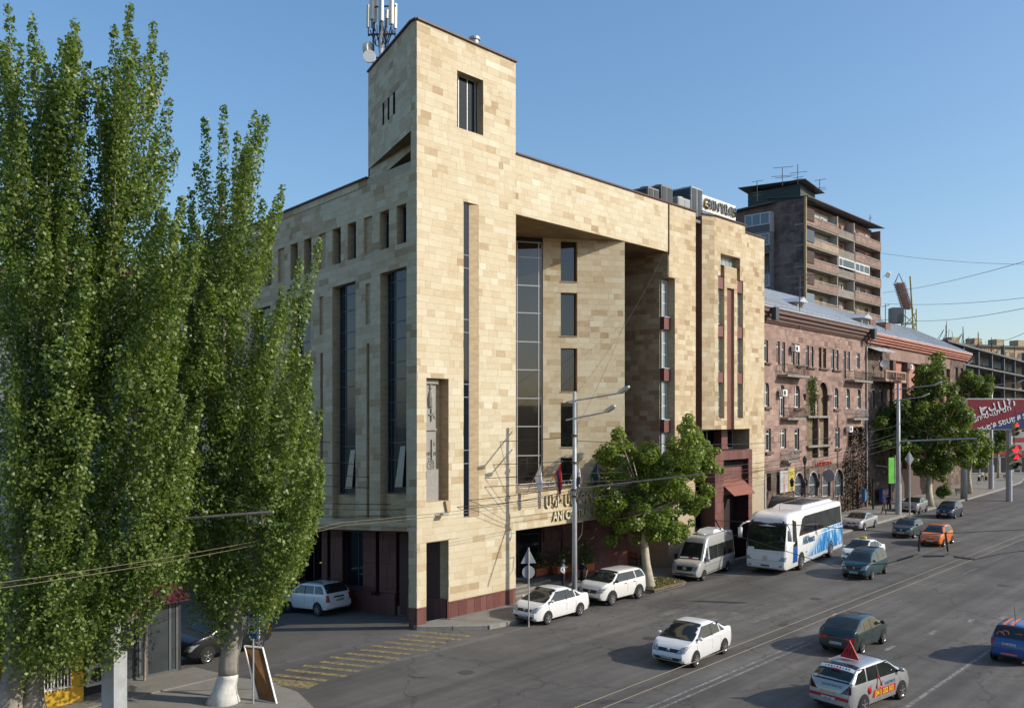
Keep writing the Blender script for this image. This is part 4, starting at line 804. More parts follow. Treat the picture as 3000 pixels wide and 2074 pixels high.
u, z = PB2.uz(2550, 1015); MB().tube([PB2(L2 * .99, z2, -1.1), PB2(L2 * .97, z2 - .8, -.2), PB2(L2 * .97, 1, -.2)], .1, 8).build('drainpipe', STEEL, b2)
MB().add([PB2(.2, PB2.uz(2560, 1020)[1], -.1), PB2(6.3, PB2.uz(2610, 1024)[1], -.1), PB2(6.6, PB2.uz(2610, 1024)[1] - .6, -1.6), PB2(.2, PB2.uz(2560, 1020)[1] - .6, -1.6)], [(0, 1, 2, 3), (3, 2, 1, 0)]).build('tin_canopy', TIN, b2)
W2.finish(160); W2b.finish(30)
u, z = PB2.uz(2564, 1063); t = thing('satellite_dish', 'large white satellite dish on the corner of the pink-corniced house', 'satellite dish', PB2(u, z, 0))
m_ = MB().lathe([(.03, .0), (.25, -.03), (.45, -.11), (.58, -.2), (.57, -.17), (.4, -.08), (.03, .03)], (0, 0, 0), 24, 'y'); d_ = m_.build('reflector', WHITE, t, world=False, smooth=True); d_.location = (0, -1.0, 0); d_.rotation_euler = (R(25), 0, R(-35))
MB().tube([(0, 0, -.4), (0, -.9, -.1)], .04, 6).build('arm', STEEL, t, world=False)
aircon(PB2, 2657, 1075, 'air_conditioner', 'white air conditioner between the pink pilasters')

# ---------------------------------------------------------------- nine-storey block behind
Z3 = lambda x, y: (2100 + x / 3.395, 480 + y / 3.395)
CN = dpt(2358, 900, 125); tb_ = thing('tower_block', 'weathered pink tuff high-rise flats with balcony bands and rooftop shed', 'building', (CN.x, CN.y, 0))
BLK = stone('weathered_tuff', [(0, (.045, .033, .03)), (.4, (.12, .085, .076)), (.65, (.2, .14, .122)), (1, (.28, .2, .17))], var=.35, scale=.5, stretch=(1, 1, 1.4), bump=.2, rough=.95)
BANDM = M('balcony_band_tuff', (.27, .185, .15), rough=.95, var=.35, scale=.9, stretch=(1, 1, 2), dirt=.7, dirtc=(.12, .095, .08)); BANDN = M('balcony_band_pale', (.34, .265, .2), rough=.95, var=.3, scale=.8, dirt=.6, dirtc=(.15, .12, .1)); BANDG = M('balcony_band_grey', (.2, .18, .155), rough=.95, var=.3, scale=.8)
PR = Plane((CN.x, CN.y), 0.0); PLB = Plane((CN.x, CN.y), R(-90))
ztop = PR.uz(2360, 580)[1]; LR = PR.uz(2580, 800)[0]; dl = PLB.uz(2268, 700)[0]; FL = 3.02
SB = StoneWall(tb_, BLK, 'wall_panel', 31)
for k in range(9): SB.face(PLB, dl, -.3, ztop - (k + 1) * FL, ztop - k * FL, [], ch=40, lens=(3.8, 3.9), tb=.5, tv=.1, dark=0)
SB.finish(60)
m_ = MB(); m_.pbox(PLB, dl, 0, 0, ztop, .04, .5); m_.pbox(PR, 0, LR, 0, ztop, 1.5, 13); m_.build('structure_walls', M('flat_walls', (.2, .13, .11), rough=.95, var=.3, scale=.6), tb_)
PKW = M('pink_balcony_wall', (.34, .2, .17), rough=.9, var=.2); CRM = M('cream_balcony_wall', (.42, .36, .26), rough=.9, var=.15); WHW = M('white_balcony_wall', (.45, .44, .41), rough=.9, var=.1)
rng = random.Random(12); bays = [(.0, .40), (.40, .62), (.62, 1.0)]
for k in range(10):
    zf = ztop - .5 - (k + 1) * FL + .0; MB().pbox(PR, -.05, LR + .1, zf - .25, zf - .02, -.05, 1.5).build('floor_slab', CONC, tb_)
    for j, (a, b) in enumerate(bays):
        u0, u1 = a * LR + .03, b * LR - .03
        o = MB().pbox(PR, u0, u1, zf - .02, zf + (1.0 if j != 1 else .95), -.12 + (.1 if j == 1 else 0), .06 + (.1 if j == 1 else 0)).build('parapet', rng.choice((BANDM, BANDM, BANDN)) if j != 1 else rng.choice((CONC, BANDG, BANDN)), tb_)
        if j != 1: MB().pbox(PR, u0, u1, zf + 1.1, zf + 1.28, -.1, .05).build('parapet_rail', CONC, o); [MB().pbox(PR, u0 + i * (u1 - u0 - .3) / 4, u0 + .3 + i * (u1 - u0 - .3) / 4, zf + 1.0, zf + 1.1, -.08, .03).build('rail_block', CONC, o) for i in range(5)]
        MB().pbox(PR, u0, u1, zf, zf + FL - .25, 1.42, 1.49).build('balcony_back', rng.choice((PKW, CRM, WHW, PKW)), tb_)
        closed = rng.random() < (.1 if k < 2 else .5); n_ = 3 if j != 1 else 2
        if closed and k not in (3,):
            window(tb_, PR, u0 + .1, u1 - (.1 if rng.random() < .5 else (u1 - u0) * rng.uniform(.3, .65)), zf + 1.3, zf + FL - .28, -.06, cols=[u0 + .1 + (u1 - u0 - .2) * i / (n_ * 2) * .55 * 1.8 for i in range(1, n_)], fw=.2, fmat=PVC, gmat=PANE)
        else:
            for i in range(n_):
                w0 = u0 + .5 + i * (u1 - u0) / n_
                if w0 + 1.1 < u1: window(tb_, PR, w0, w0 + rng.choice((.8, 1.2)), zf + .9, zf + 2.35, 1.3, cols=(w0 + .45,), fw=.15, fmat=rng.choice((PVC, PVC, OLDW)), gmat=PANE)
        if j: MB().pbox(PR, u0 - .12, u0 + .05, zf, zf + FL - .25, .05, 1.4).build('party_wall', rng.choice((PKW, CRM, WHW)), tb_)
MB().pbox(PR, LR - .02, LR + .12, 8, ztop - .3, .05, 1.5).build('end_fin', BANDM, tb_)
# left stack of glazed balconies in shade
for k in range(9):
    zf = ztop - 1.2 - (k + 1) * FL
    MB().pbox(PLB, dl - 4.2, dl - .1, zf, zf + 1.05, -1.2, -1.1).build('parapet', M('grey_balcony', (.13, .12, .115), rough=.9, var=.2, stretch=(1, 6, .3)), tb_)
    MB().pbox(PLB, dl - 4.4, dl, zf - .15, zf, -1.25, .1).build('floor_slab', CONC, tb_)
    if k % 3 != 2: window(tb_, PLB, dl - (4.1 if k % 2 == 0 else 3.4), dl - .15, zf + 1.05, zf + FL - .2, -1.15, cols=(dl - 2.9, dl - 1.6), fw=.12, fmat=PVC, gmat=M('pale_far_glass', (.12, .15, .17), rough=.1, spec=.7))
    MB().pbox(PLB, dl - .15, dl, zf, zf + FL - .15, -1.2, 0).build('side_screen', rng.choice((WHW, CONC, PKW)), tb_)
m_ = MB().pbox(PLB, dl - 9, dl, 0, ztop - .6, .05, .5); m_.build('rear_wall', M('shaded_wall', (.23, .2, .17), rough=.95, var=.2), tb_)
pts = MB().tube([PLB(.2, ztop, -.25), PLB(.2, 18, -.25)], .2, 8).build('drainpipe', M('ochre_pipe', (.42, .31, .17), rough=.8, var=.25), tb_)
for k in range(7): MB().pbox(PR, -.1, 2.6, ztop - 1.4 - k * FL - 1.7, ztop - 1.4 - k * FL, -.25, -.15).build('side_glazing', rng.choice((PANE, M('pale_far_glass', (.12, .15, .17)), M('rust_sheet', (.07, .05, .045), rough=.9))), tb_)
# flat roof edges, hooded rooftop shed
RTIN = M('dark_roof_tin', (.09, .085, .085), rough=.6, var=.2)
for a, b in ((0, .42), (.42, 1.02)): MB().hexa([PR(a * LR, ztop + .1, -.5), PR(b * LR, ztop + .1, -.5), PR(b * LR, ztop + .9, 6), PR(a * LR, ztop + .9, 6), PR(a * LR, ztop + .22, -.5), PR(b * LR, ztop + .22, -.5), PR(b * LR, ztop + 1.02, 6), PR(a * LR, ztop + 1.02, 6)]).build('roof_sheet', RTIN, tb_)
MB().pbox(PR, .3, 5.2, ztop, ztop + 2.2, .8, 9).build('roof_shed', M('shed_sheeting', (.03, .05, .048), rough=.6, var=.2), tb_)
MB().hexa([PR(-.6, ztop + 2.4, -.4), PR(5.8, ztop + 1.6, -.4), PR(6.4, ztop + 2.2, 10), PR(-.9, ztop + 2.9, 10), PR(-.6, ztop + 2.5, -.4), PR(5.8, ztop + 1.7, -.4), PR(6.4, ztop + 2.3, 10), PR(-.9, ztop + 3.0, 10)]).build('shed_roof', RTIN, tb_)
MB().hexa([PLB(dl - 6, ztop - .4, -.9), PLB(dl + .2, ztop - .1, -.9), PLB(dl + .2, ztop + .3, 6), PLB(dl - 6, ztop, 6), PLB(dl - 6, ztop - .2, -.9), PLB(dl + .2, ztop + .1, -.9), PLB(dl + .2, ztop + .5, 6), PLB(dl - 6, ztop + .2, 6)]).build('roof_sheet', RTIN, tb_)
def aerial(px, py0, py1, d, label, arms, parent=None):
    p0, p1 = dpt(px, py0, d), dpt(px, py1, d); t = thing('tv_aerial', label, 'aerial', p0, 0, 'roof aerials'); h = p1.z - p0.z
    MB().tube([(0, 0, 0), (0, 0, h)], .05, 5).build('mast', IRON, t, world=False); rr = Vector(RT)
    m_ = MB()
    for f, l_ in arms: m_.tube([Vector((0, 0, h * f)) - rr * l_ * .45, Vector((0, 0, h * f + .25)) + rr * l_ * .55], .035, 4)
    m_.build('elements', IRON, t, world=False)
aerial(2292, 545, 492, 122, 'tall television aerial at the left of the rooftop shed', ((.98, 2.8), (.5, 3.4), (.42, 2.2)))
aerial(2337, 540, 482, 122, 'tallest television aerial rising over the rooftop shed', ((.55, 2.4), (.3, 1.4), (.2, 1.2)))
aerial(2218, 590, 532, 122, 'thin aerial on the left end of the high-rise roof', ((.97, 1.6), (.4, 1.3), (.25, 1.3)))
aerial(2401, 565, 528, 122, 'forked aerial over the middle of the high-rise roof', ((.95, 1.6), (.3, 1.5), (.15, 1.6)))
aerial(2549, 655, 630, 132, 'short rod aerial near the right end of the high-rise', ((.5, .5),))
aerial(2343, 965, 810, 88, 'large aerial standing on the tin roof before the dark gable', ((.99, 3.0), (.9, 1.8)))
aerial(2594, 1010, 893, 112, 'aerial mast right of the high-rise flats', ((.95, 1.0), (.6, 2.2), (.5, 1.5)))
u, z = PR.uz(2580, 806); t = thing('satellite_dish', 'white satellite dish on the right edge of the high-rise', 'satellite dish', PR(LR, z, -.3))
m_ = MB().lathe([(.03, .0), (.25, -.04), (.5, -.12), (.48, -.09), (.03, .04)], (0, 0, 0), 20, 'y'); d_ = m_.build('reflector', WHITE, t, world=False, smooth=True); d_.location = (.5, -.7, 0); d_.rotation_euler = (R(20), 0, R(-40)); MB().tube([(0, 0, -.3), (.5, -.6, 0)], .05, 6).build('arm', STEEL, t, world=False)

# ---------------------------------------------------------------- crane, unfinished frame building, far blocks
cr0 = dpt(2663, 985, 150); t = thing('tower_crane', 'yellow lattice crane with folded red and white jib behind the roofs', 'crane', (cr0.x, cr0.y, 0))
YC = M('crane_yellow', (.36, .31, .08), rough=.6, var=.2); JC = M('crane_jib_paint', (.21, .12, .1), rough=.6, var=.35, scale=1.2); hh = dpt(2663, 820, 150).z; m_ = MB(); hb_ = dpt(2663, 905, 150).z
cs = [Vector((a, b, 0)) for a in (-.9, .9) for b in (-.9, .9)]
for c in cs: m_.tube([c, c + Vector((0, 0, hb_))], .1, 5)
for k in range(int(hb_ / 1.9)):
    for a, b in ((0, 1), (1, 3), (3, 2), (2, 0)): m_.tube([cs[a] + Vector((0, 0, k * 1.9)), cs[b] + Vector((0, 0, k * 1.9 + 1.9))], .07, 4, cap=False); m_.tube([cs[a] + Vector((0, 0, k * 1.9)), cs[b] + Vector((0, 0, k * 1.9))], .07, 4, cap=False)
m_.build('mast', YC, t, world=False)
j = MB(); rr = Vector(RT); base = Vector((0, 0, hb_)) - rr * .3; tip = Vector((0, 0, hh - .5)) - rr * 1.7
for a, b in ((-.62, -.5), (.62, -.5), (.62, .5), (-.62, .5)): j.tube([base + rr * a + FW * b, tip + rr * a * .9 + FW * b * .9], .08, 5)
for k in range(16):
    f0, f1 = k / 16, (k + 1) / 16; p0, p1 = base.lerp(tip, f0), base.lerp(tip, f1)
    for b in (-.6, .6): j.tube([p0 - rr * .8 + FW * b, p1 + rr * .8 + FW * b], .045, 4, cap=False); j.tube([p0 + rr * .8 + FW * b, p1 - rr * .8 + FW * b], .045, 4, cap=False); j.tube([p0 - rr * .8 + FW * b, p0 + rr * .8 + FW * b], .06, 4, cap=False)
j.tube([tip - rr * .7, tip + Vector((0, 0, 1.6)), tip + rr * .7], .1, 4); j.build('folded_jib', JC, t, world=False)
MB().tube([Vector((0, 0, hb_ - 6)) + rr * .9, Vector((0, 0, hh + .6)) + rr * .2], .14, 5).build('counter_strut', YC, t, world=False)
q = Vector((0, 0, dpt(2663, 925, 150).z)) - rr * 2.2; MB().box(-.95, .95, -.9, .9, -1.3, 1.3).rot(math.atan2(RT.y, RT.x)).build('cab', M('crane_cab', (.1, .11, .12), rough=.4, var=.1), t, world=False, loc=q)
us0 = dpt(2860, 1100, 185); fb = thing('unfinished_building', 'unfinished concrete frame building with rusty rebar beyond the trees', 'building', (us0.x, us0.y, 0)); PU = Plane(dpt(2780, 1100, 178).xy, R(4)); LU = PU.uz(3060, 1100)[0]; zu = PU.uz(2900, 1012)[1]
CF = M('raw_concrete', (.13, .132, .135), rough=.9, var=.2, scale=.5); m_ = MB()
MB().pbox(PU, -2, LU, 0, zu - 1.6, 7.5, 8).build('inner_wall', M('dark_inside', (.035, .035, .036), rough=.9, var=.3), fb)
for k in range(6): MB().pbox(PU, -2, LU, zu - 4 * k - 1.9, zu - 4 * k - 1.5, -.3, 8).build('floor_slab', CF, fb)
rb_ = MB()
for k in range(34): u = rng.uniform(0, LU); zz = zu - 1.9 - 4 * rng.randint(0, 4); rb_.tube([PU(u, zz - 3.6, rng.uniform(0, 2)), PU(u + rng.gauss(0, .5), zz, rng.uniform(0, 2))], .08, 4)
for i in range(9):
    u = -1 + i * LU / 8.2
    MB().pbox(PU, u - .35, u + .35, 0, zu - 1.5 + (2.5 if i in (4, 6) else .0), .1, .9).build('column', CF, fb)
    for k in range(4): rb_.tube([PU(u - .3 + .2 * k, zu - 1.5, .3), PU(u - .3 + .2 * k + .05, zu + 1.0 + rng.random() * 1.5, .3)], .05, 4)
for k in range(60): u = rng.uniform(-1, LU); rb_.tube([PU(u, zu - 1.6, rng.uniform(0, 4)), PU(u + .1, zu + .2 + rng.random(), 1)], .045, 4)
tag(rb_.build('rebar', M('rebar_rust', (.11, .045, .03), rough=.9), fb), kind='stuff')
MB().pbox(PU, 5.5, 11, zu - 9, zu - 3, -.5, -.3).build('formwork_panel', M('formwork', (.04, .042, .045), rough=.8, var=.3, scale=.8), fb); MB().pbox(PU, 5.5, 12, zu - 13, zu - 9, -.5, .5).build('shear_wall', CF, fb)
MB().pbox(PU, 2, LU, zu - 4, zu - 1.2, 4, 4.3).build('blue_sheeting', M('blue_grey_sheet', (.16, .21, .25), rough=.7, var=.2), fb)
far = thing('far_flats', 'long ochre block of flats with roof vents on the skyline', 'building', (*dpt(2880, 1100, 260).xy, 0)); PV = Plane(dpt(2760, 1100, 250).xy, R(-25)); zv = PV.uz(2850, 1014)[1]; LV = PV.uz(3080, 1000)[0]
MB().pbox(PV, -3, LV, 0, zv, 0, 14).build('wall', M('ochre_render', (.42, .33, .2), rough=.9, var=.15), far); MB().pbox(PV, -3.5, LV, zv, zv + .5, -.7, 14.6).build('roof', RTIN, far)
for k in range(8): MB().pbox(PV, 6 + k * 9, 9 + k * 9, zv + .5, zv + 2.6, 2, 5).build('roof_vent', M('ochre_render', (.42, .33, .2)), far)
for k in range(22): MB().pbox(PV, k * 3.4, k * 3.4 + 1.5, zv - 3.2, zv - 1.4, -.05, .1).build('window', PANE, far)
# low shop block with red and white bands behind the crossing
sh = thing('shop_block', 'low shopping block with red and white bands behind the traffic lights', 'building', (*gpt(2960, 1385).xy, 0)); PS = Plane(gpt(2850, 1392).xy, R(-38)); LS = PS.uz(3080, 1380)[0]
MB().pbox(PS, -14, LS, 0, 7.5, 0, 12).build('wall', M('shop_grey', (.3, .3, .3), rough=.8, var=.15), sh)
for za, zb, c in ((3.6, 4.5, 'r'), (4.5, 6.0, 'w'), (6.0, 6.9, 'r'), (6.9, 8.0, 'w')): MB().pbox(PS, -14, LS, za, zb, -.35, .0).build('fascia_band', M('fascia_red', (.28, .025, .03), rough=.5) if c == 'r' else M('fascia_white', (.33, .33, .34), rough=.5), sh)
for k in range(10): window(sh, PS, -13 + k * 4.2, -9.4 + k * 4.2, .3, 3.4, -.08, cols=(-11.2 + k * 4.2,), fw=.15, fmat=GREYF, gmat=PANE)
# what shows between the poplars: a pale block with a red roof and a blue glass corner
pl = thing('pale_house', 'pale house with red roof glimpsed between the poplars', 'building', (*dpt(300, 1400, 75).xy, -3)); PH = Plane(dpt(-150, 1200, 78).xy, math.atan2(RT.y, RT.x)); LH = 33; zh = PH.uz(400, 830)[1]
MB().pbox(PH, -4, LH, -6, zh, 0, 10).build('wall', M('pale_render', (.45, .42, .37), rough=.9, var=.12), pl)
MB().hexa([PH(-5, zh, -1), PH(LH + 1, zh, -1), PH(LH + 1, zh, 11), PH(-5, zh, 11), PH(-2, zh + 2.2, 4), PH(LH - 2, zh + 2.2, 4), PH(LH - 2, zh + 2.2, 6), PH(-2, zh + 2.2, 6)]).build('roof', M('red_sheet_roof', (.33, .08, .06), rough=.6, var=.15), pl)
MB().pbox(PH, 9, 16, -2, zh - 5, -.8, .0).build('glass_bay', M('blue_glass', (.04, .16, .26), rough=.1, var=.1, spec=.7), pl)
for k in range(6):
    for i in range(3): window(pl, PH, -3 + k * 5.6 + (3 if k > 2 else 0), -1.4 + k * 5.6 + (3 if k > 2 else 0), 1 + i * 4, 3.2 + i * 4, -.05, cols=(), fw=.12, fmat=PVC, gmat=PANE)
# billboard
bbz = 12.6; pA = dpt(2835, 1165, 111); bb = thing('billboard', 'red and blue billboard with white Armenian lettering above the pavement', 'billboard', (pA.x, pA.y, 0)); PBB = Plane(pA.xy, math.atan2(RT.y, RT.x) + R(6)); z0, z1 = PBB.uz(2840, 1257)[1], PBB.uz(2840, 1170)[1]; LBB = PBB.uz(3060, 1200)[0]
MB().pbox(PBB, -.1, LBB, z0 - .1, z1 + .15, .02, .5).build('frame', STEEL, bb); rd = MB().pbox(PBB, 0, LBB, z0, z1, .0, .02).build('red_sheet', M('billboard_red', (.2, .006, .022), rough=.5, var=.15), bb)
MB().pprism(PBB, [(PBB.uz(2885, 1257)[0], z0), (LBB, z0), (LBB, PBB.uz(3060, 1180)[1]), PBB.uz(2990, 1208), PBB.uz(2930, 1240)], -.02, -.005).build('blue_sweep', M('billboard_blue', (.012, .03, .13), rough=.5, var=.2), rd)
sk = Vector((math.cos(R(19)), 0, math.sin(R(19))))
def bbt(body, px, py, sz, ang, c=WHITE):
    u, z = PBB.uz(px, py); xd = PBB.u * math.cos(ang) + Vector((0, 0, math.sin(ang))); yd = -PBB.u * math.sin(ang) + Vector((0, 0, math.cos(ang))); text(body, sz, frame(PBB(u, z, -.04), xd, yd), c, 'lettering', bb, ext=.01, sx=1.1, wt=.02)
bbt('ԵՎԱՆ', 2922, 1193, 1.55, R(15)); bbt('ՏՈՆԱՎԱՃԱՌ', 2908, 1213, .72, R(17)); bbt("ԵԿԵ՛Ք ՏԵՍԵ՛Ք ՏՆՏԵՍԵՔ", 2972, 1228, .82, R(16))
MB().tube([PBB(6.0, 0, .6), PBB(6.0, z0, .6)], .38, 10).build('post', STEEL, bb)
# ================================================================== trees
POPL = leafmat('poplar_leaf', (.10, .152, .022), (.16, .226, .042), (.24, .30, .10), tr=.4, rough=.44, spec=.55)
PLAN = leafmat('plane_leaf', (.12, .175, .026), (.18, .245, .04), (.25, .31, .07), tr=.42, rough=.45)
PLAND = leafmat('far_plane_leaf', (.08, .12, .022), (.125, .175, .032), (.19, .235, .055), tr=.4, rough=.45)
BARK = M('poplar_bark', (.30, .275, .235), rough=.95, var=.35, scale=2.5, stretch=(1, 1, .4), bump=.8, dirt=.7, dirtc=(.10, .085, .07))
WASH = M('whitewashed_bark', (.72, .70, .66), rough=.9, var=.15, scale=5, bump=.7, dirt=.5, dirtc=(.2, .18, .16))
PBARK = M('plane_bark', (.48, .42, .31), rough=.9, var=.3, scale=2.2, stretch=(1, 1, .7), bump=.4, dirt=.5, dirtc=(.25, .2, .14))
def interp(pts, x): xs, ys = zip(*pts); return float(np.interp(x, xs, ys))
def kites(P_, A, size, rs, asp=.36):
    n = len(P_); A = A / np.linalg.norm(A, axis=1)[:, None]; b = np.cross(A, rs.normal(size=(n, 3))); b /= np.linalg.norm(b, axis=1)[:, None]; c = np.cross(A, b); s = (size * rs.uniform(.7, 1.25, n))[:, None]
    return np.stack([P_ - b * s * .5, P_ - c * s * asp + A * s * .1, P_ + b * s * .55, P_ + c * s * asp + A * s * .1], 1).reshape(-1, 3)
def poplar(label, base_px, base_py, D, trunk, sky, pxr, low, n_shoot, seed, tips=(), per_m=112, wash=0.0, rad=.45, leaf=.135, drift=2.2, skirt=2500, fill=150):
    """trunk: [(px, py, depth offset)] up the stem; sky: skyline the shoots reach; low: where the foliage ends below"""
    rng = random.Random(seed); rs = np.random.RandomState(seed); g0 = gpt(base_px, base_py, .05); t = thing('poplar_tree', label, 'tree', g0, 0, 'roadside poplars')
    tr = [g0] + [dpt(a, b, D + c) for a, b, c in trunk]; n = len(tr); fine = []
    for i in range(n - 1):
        for k in range(4): fine.append(tr[i].lerp(tr[i + 1], k / 4))
    fine.append(tr[-1]); rr = [max(.05, rad * (1 - .93 * (i / (len(fine) - 1)) ** .8)) for i in range(len(fine))]; rr[0] *= 1.55; rr[1] *= 1.12
    fine = [p + Vector((rng.gauss(0, .03), rng.gauss(0, .03), 0)) for p in fine]; fine[0] = g0 - Vector((0, 0, .1))
    if wash:
        zs_ = g0.z + wash; k = max(1, sum(1 for p in fine if p.z < zs_)); a, b = fine[k - 1], fine[k]; f = (zs_ - a.z) / max(1e-6, b.z - a.z); mid = a.lerp(b, f); rm = rr[k - 1] + (rr[k] - rr[k - 1]) * f
        tk = MB().tube([mid] + fine[k:], [rm] + rr[k:], 14).build('trunk', BARK, t, smooth=True); MB().tube(fine[:k] + [mid], rr[:k] + [rm], 14).build('whitewash', WASH, tk, smooth=True)
    else: MB().tube(fine, rr, 14).build('trunk', BARK, t, smooth=True)
    P_ = []; A_ = []; br = MB(); shoots = [(p, q, True) for p, q in tips]
    while len(shoots) < n_shoot:
        px = rng.uniform(*pxr); s = interp(sky, px); lo = interp(low, px); py = s + 30 + (lo - s - 120) * rng.random() ** 1.15
        shoots.append((px, py, False))
    zlow = min(p.z for p in tr[1:])
    for px, py, main in shoots:
        dd = D + rng.uniform(-drift, drift) * (.5 if main else 1); T = dpt(px, py, dd); Lz = rng.uniform(4.5, 8.5) if not main else rng.uniform(7, 11)
        ax = min(fine, key=lambda p: abs(p.z - T.z)); oh = math.hypot(T.x - ax.x, T.y - ax.y); zs_ = max(zlow + .3, T.z - Lz, T.z - (oh * 1.25 + 1.2) if oh > 1.2 else -9); S = min(fine, key=lambda p: abs(p.z - zs_)); S = S.copy(); out = T - S; out.z = 0
        if out.length > 1.6 and T.z - S.z < out.length * 1.1: S = min(fine, key=lambda p: abs(p.z - (T.z - out.length * 1.1))).copy()
        C = Vector((S.x + (T.x - S.x) * .82, S.y + (T.y - S.y) * .82, S.z + (T.z - S.z) * .36)); L = (T - S).length; m = max(6, int(L * per_m * (.85 if main else 1)))
        r0 = rng.uniform(.3, .6) if not main else .38
        tt = rs.uniform(.16, 1, m) ** .85; a = (1 - tt) ** 2; b = 2 * tt * (1 - tt); c = tt ** 2
        pos = np.outer(a, S) + np.outer(b, C) + np.outer(c, T); rad_ = r0 * (1 - tt) ** .7 + .13
        off = rs.normal(size=(m, 3)); off /= np.linalg.norm(off, axis=1)[:, None]; off *= (rad_ * rs.uniform(.25, 1, m) ** .5)[:, None]; off[:, 2] *= 1.1
        P_.append(pos + off); A_.append(off / (np.linalg.norm(off, axis=1)[:, None] + 1e-6) * .9 + rs.normal(size=(m, 3)) * .6 + np.array((0, 0, .25)))
        if rng.random() < .4 and oh < 1.5: br.tube([S, S.lerp(C, .5) + Vector((rng.gauss(0, .12), rng.gauss(0, .12), 0)), C, C.lerp(T, .6), T], [min(.1, .013 * L), .04, .025, .014, .006], 5, cap=False)
    for _ in range(fill):
        px = rng.uniform(pxr[0] + 20, pxr[1] - 45); s_ = interp(sky, px); lo = interp(low, px) - 40; py = s_ + 380 + max(0, lo - s_ - 420) * rng.random() ** .75
        c = dpt(px, py, D + rng.uniform(-drift - .4, drift)); m = rng.randint(50, 110); o_ = rs.normal(size=(m, 3)); o_ /= np.linalg.norm(o_, axis=1)[:, None]
        P_.append(np.array(c) + o_ * (rs.uniform(.3, 1, m) ** .5 * rng.uniform(.35, .6))[:, None] * np.array((1, 1, 1.25))); A_.append(o_ * .8 + rs.normal(size=(m, 3)) * .6 + np.array((0, 0, .3)))
    # hanging skirt under the crown
    k = skirt; q = []
    while len(q) < k:
        px = rng.uniform(pxr[0] + 20, pxr[1] - 60); lo = interp(low, px); c = dpt(px, lo - abs(rng.gauss(0, 60)), D + rng.uniform(-drift, drift))
        for _ in range(14): q.append(c + Vector((rng.gauss(0, .3), rng.gauss(0, .3), rng.gauss(-.05, .3))))
    q = np.array([tuple(p) for p in q]); P_.append(q); A_.append(rs.normal(size=q.shape) + np.array((0, 0, .4)))
    P_ = np.concatenate(P_); A_ = np.concatenate(A_); crown = fast_mesh(kites(P_, A_, leaf, rs), len(P_), 4, POPL, 'crown', t, 'stuff'); tag(br.build('branches', BARK, t, smooth=True), kind='stuff')
    return t
SKA = [(-120, 40), (-50, 60), (25, 10), (60, 130), (95, 45), (130, 120), (150, 180), (180, 120), (222, 55), (255, 180), (300, 230), (350, 330)]
SKB = [(200, 420), (285, 200), (310, 190), (335, 75), (360, 90), (380, 10), (420, 120), (450, 60), (470, 200), (483, 155), (495, 290), (515, 440), (560, 640), (600, 760)]
SKC = [(400, 1000), (440, 760), (530, 560), (575, 470), (600, 345), (625, 430), (655, 310), (675, 430), (695, 385), (725, 410), (750, 325), (780, 340), (795, 500), (815, 560), (830, 550), (852, 800), (880, 900), (915, 1030), (935, 1200), (950, 1420)]
poplar('tall leafy poplar at the left edge with two pale stems', 22, 2130, 29.8, [(45, 1900, 0), (62, 1620, .1), (70, 1450, .2), (110, 1100, .3), (130, 850, .2), (120, 500, .1), (95, 200, 0)], SKA, (-110, 300), [(-120, 1960), (60, 1930), (200, 1900), (300, 1800), (360, 1700)], 112, 3,
       tips=[(25, 12), (95, 48), (222, 58), (180, 122), (-40, 60), (60, 130), (150, 190), (255, 180), (265, 215)], rad=.42)
poplar('poplar leaning right between the left-edge poplar and the kiosk', 90, 2110, 30.3, [(95, 1900, 0), (150, 1600, .1), (190, 1350, .3), (240, 1100, .4), (300, 850, .3), (350, 550, .1), (380, 200, 0)], SKB, (150, 590), [(100, 1900), (240, 1930), (320, 1840), (360, 1780), (400, 1720), (480, 1680), (600, 1640)], 110, 8,
       tips=[(335, 78), (380, 12), (400, 112), (450, 62), (483, 158), (495, 292), (290, 205), (310, 200), (515, 445), (360, 140)], rad=.4)
poplar('whitewashed poplar on the corner beside the taxi sign', 655, 2055, 33.0, [(672, 1950, -.1), (690, 1830, 0), (680, 1700, .1), (668, 1500, .2), (660, 1250, .2), (655, 950, .2), (655, 600, 0)], SKC, (420, 945), [(400, 1620), (480, 1660), (560, 1710), (640, 1770), (700, 1790), (760, 1740), (830, 1670), (900, 1590), (950, 1500)], 132, 14,
       tips=[(600, 348), (655, 312), (695, 388), (750, 328), (780, 342), (720, 420), (828, 548), (575, 480), (808, 585), (935, 705), (905, 1035), (938, 1205), (942, 1440), (905, 880), (560, 560), (880, 760)], wash=1.05, rad=.44)
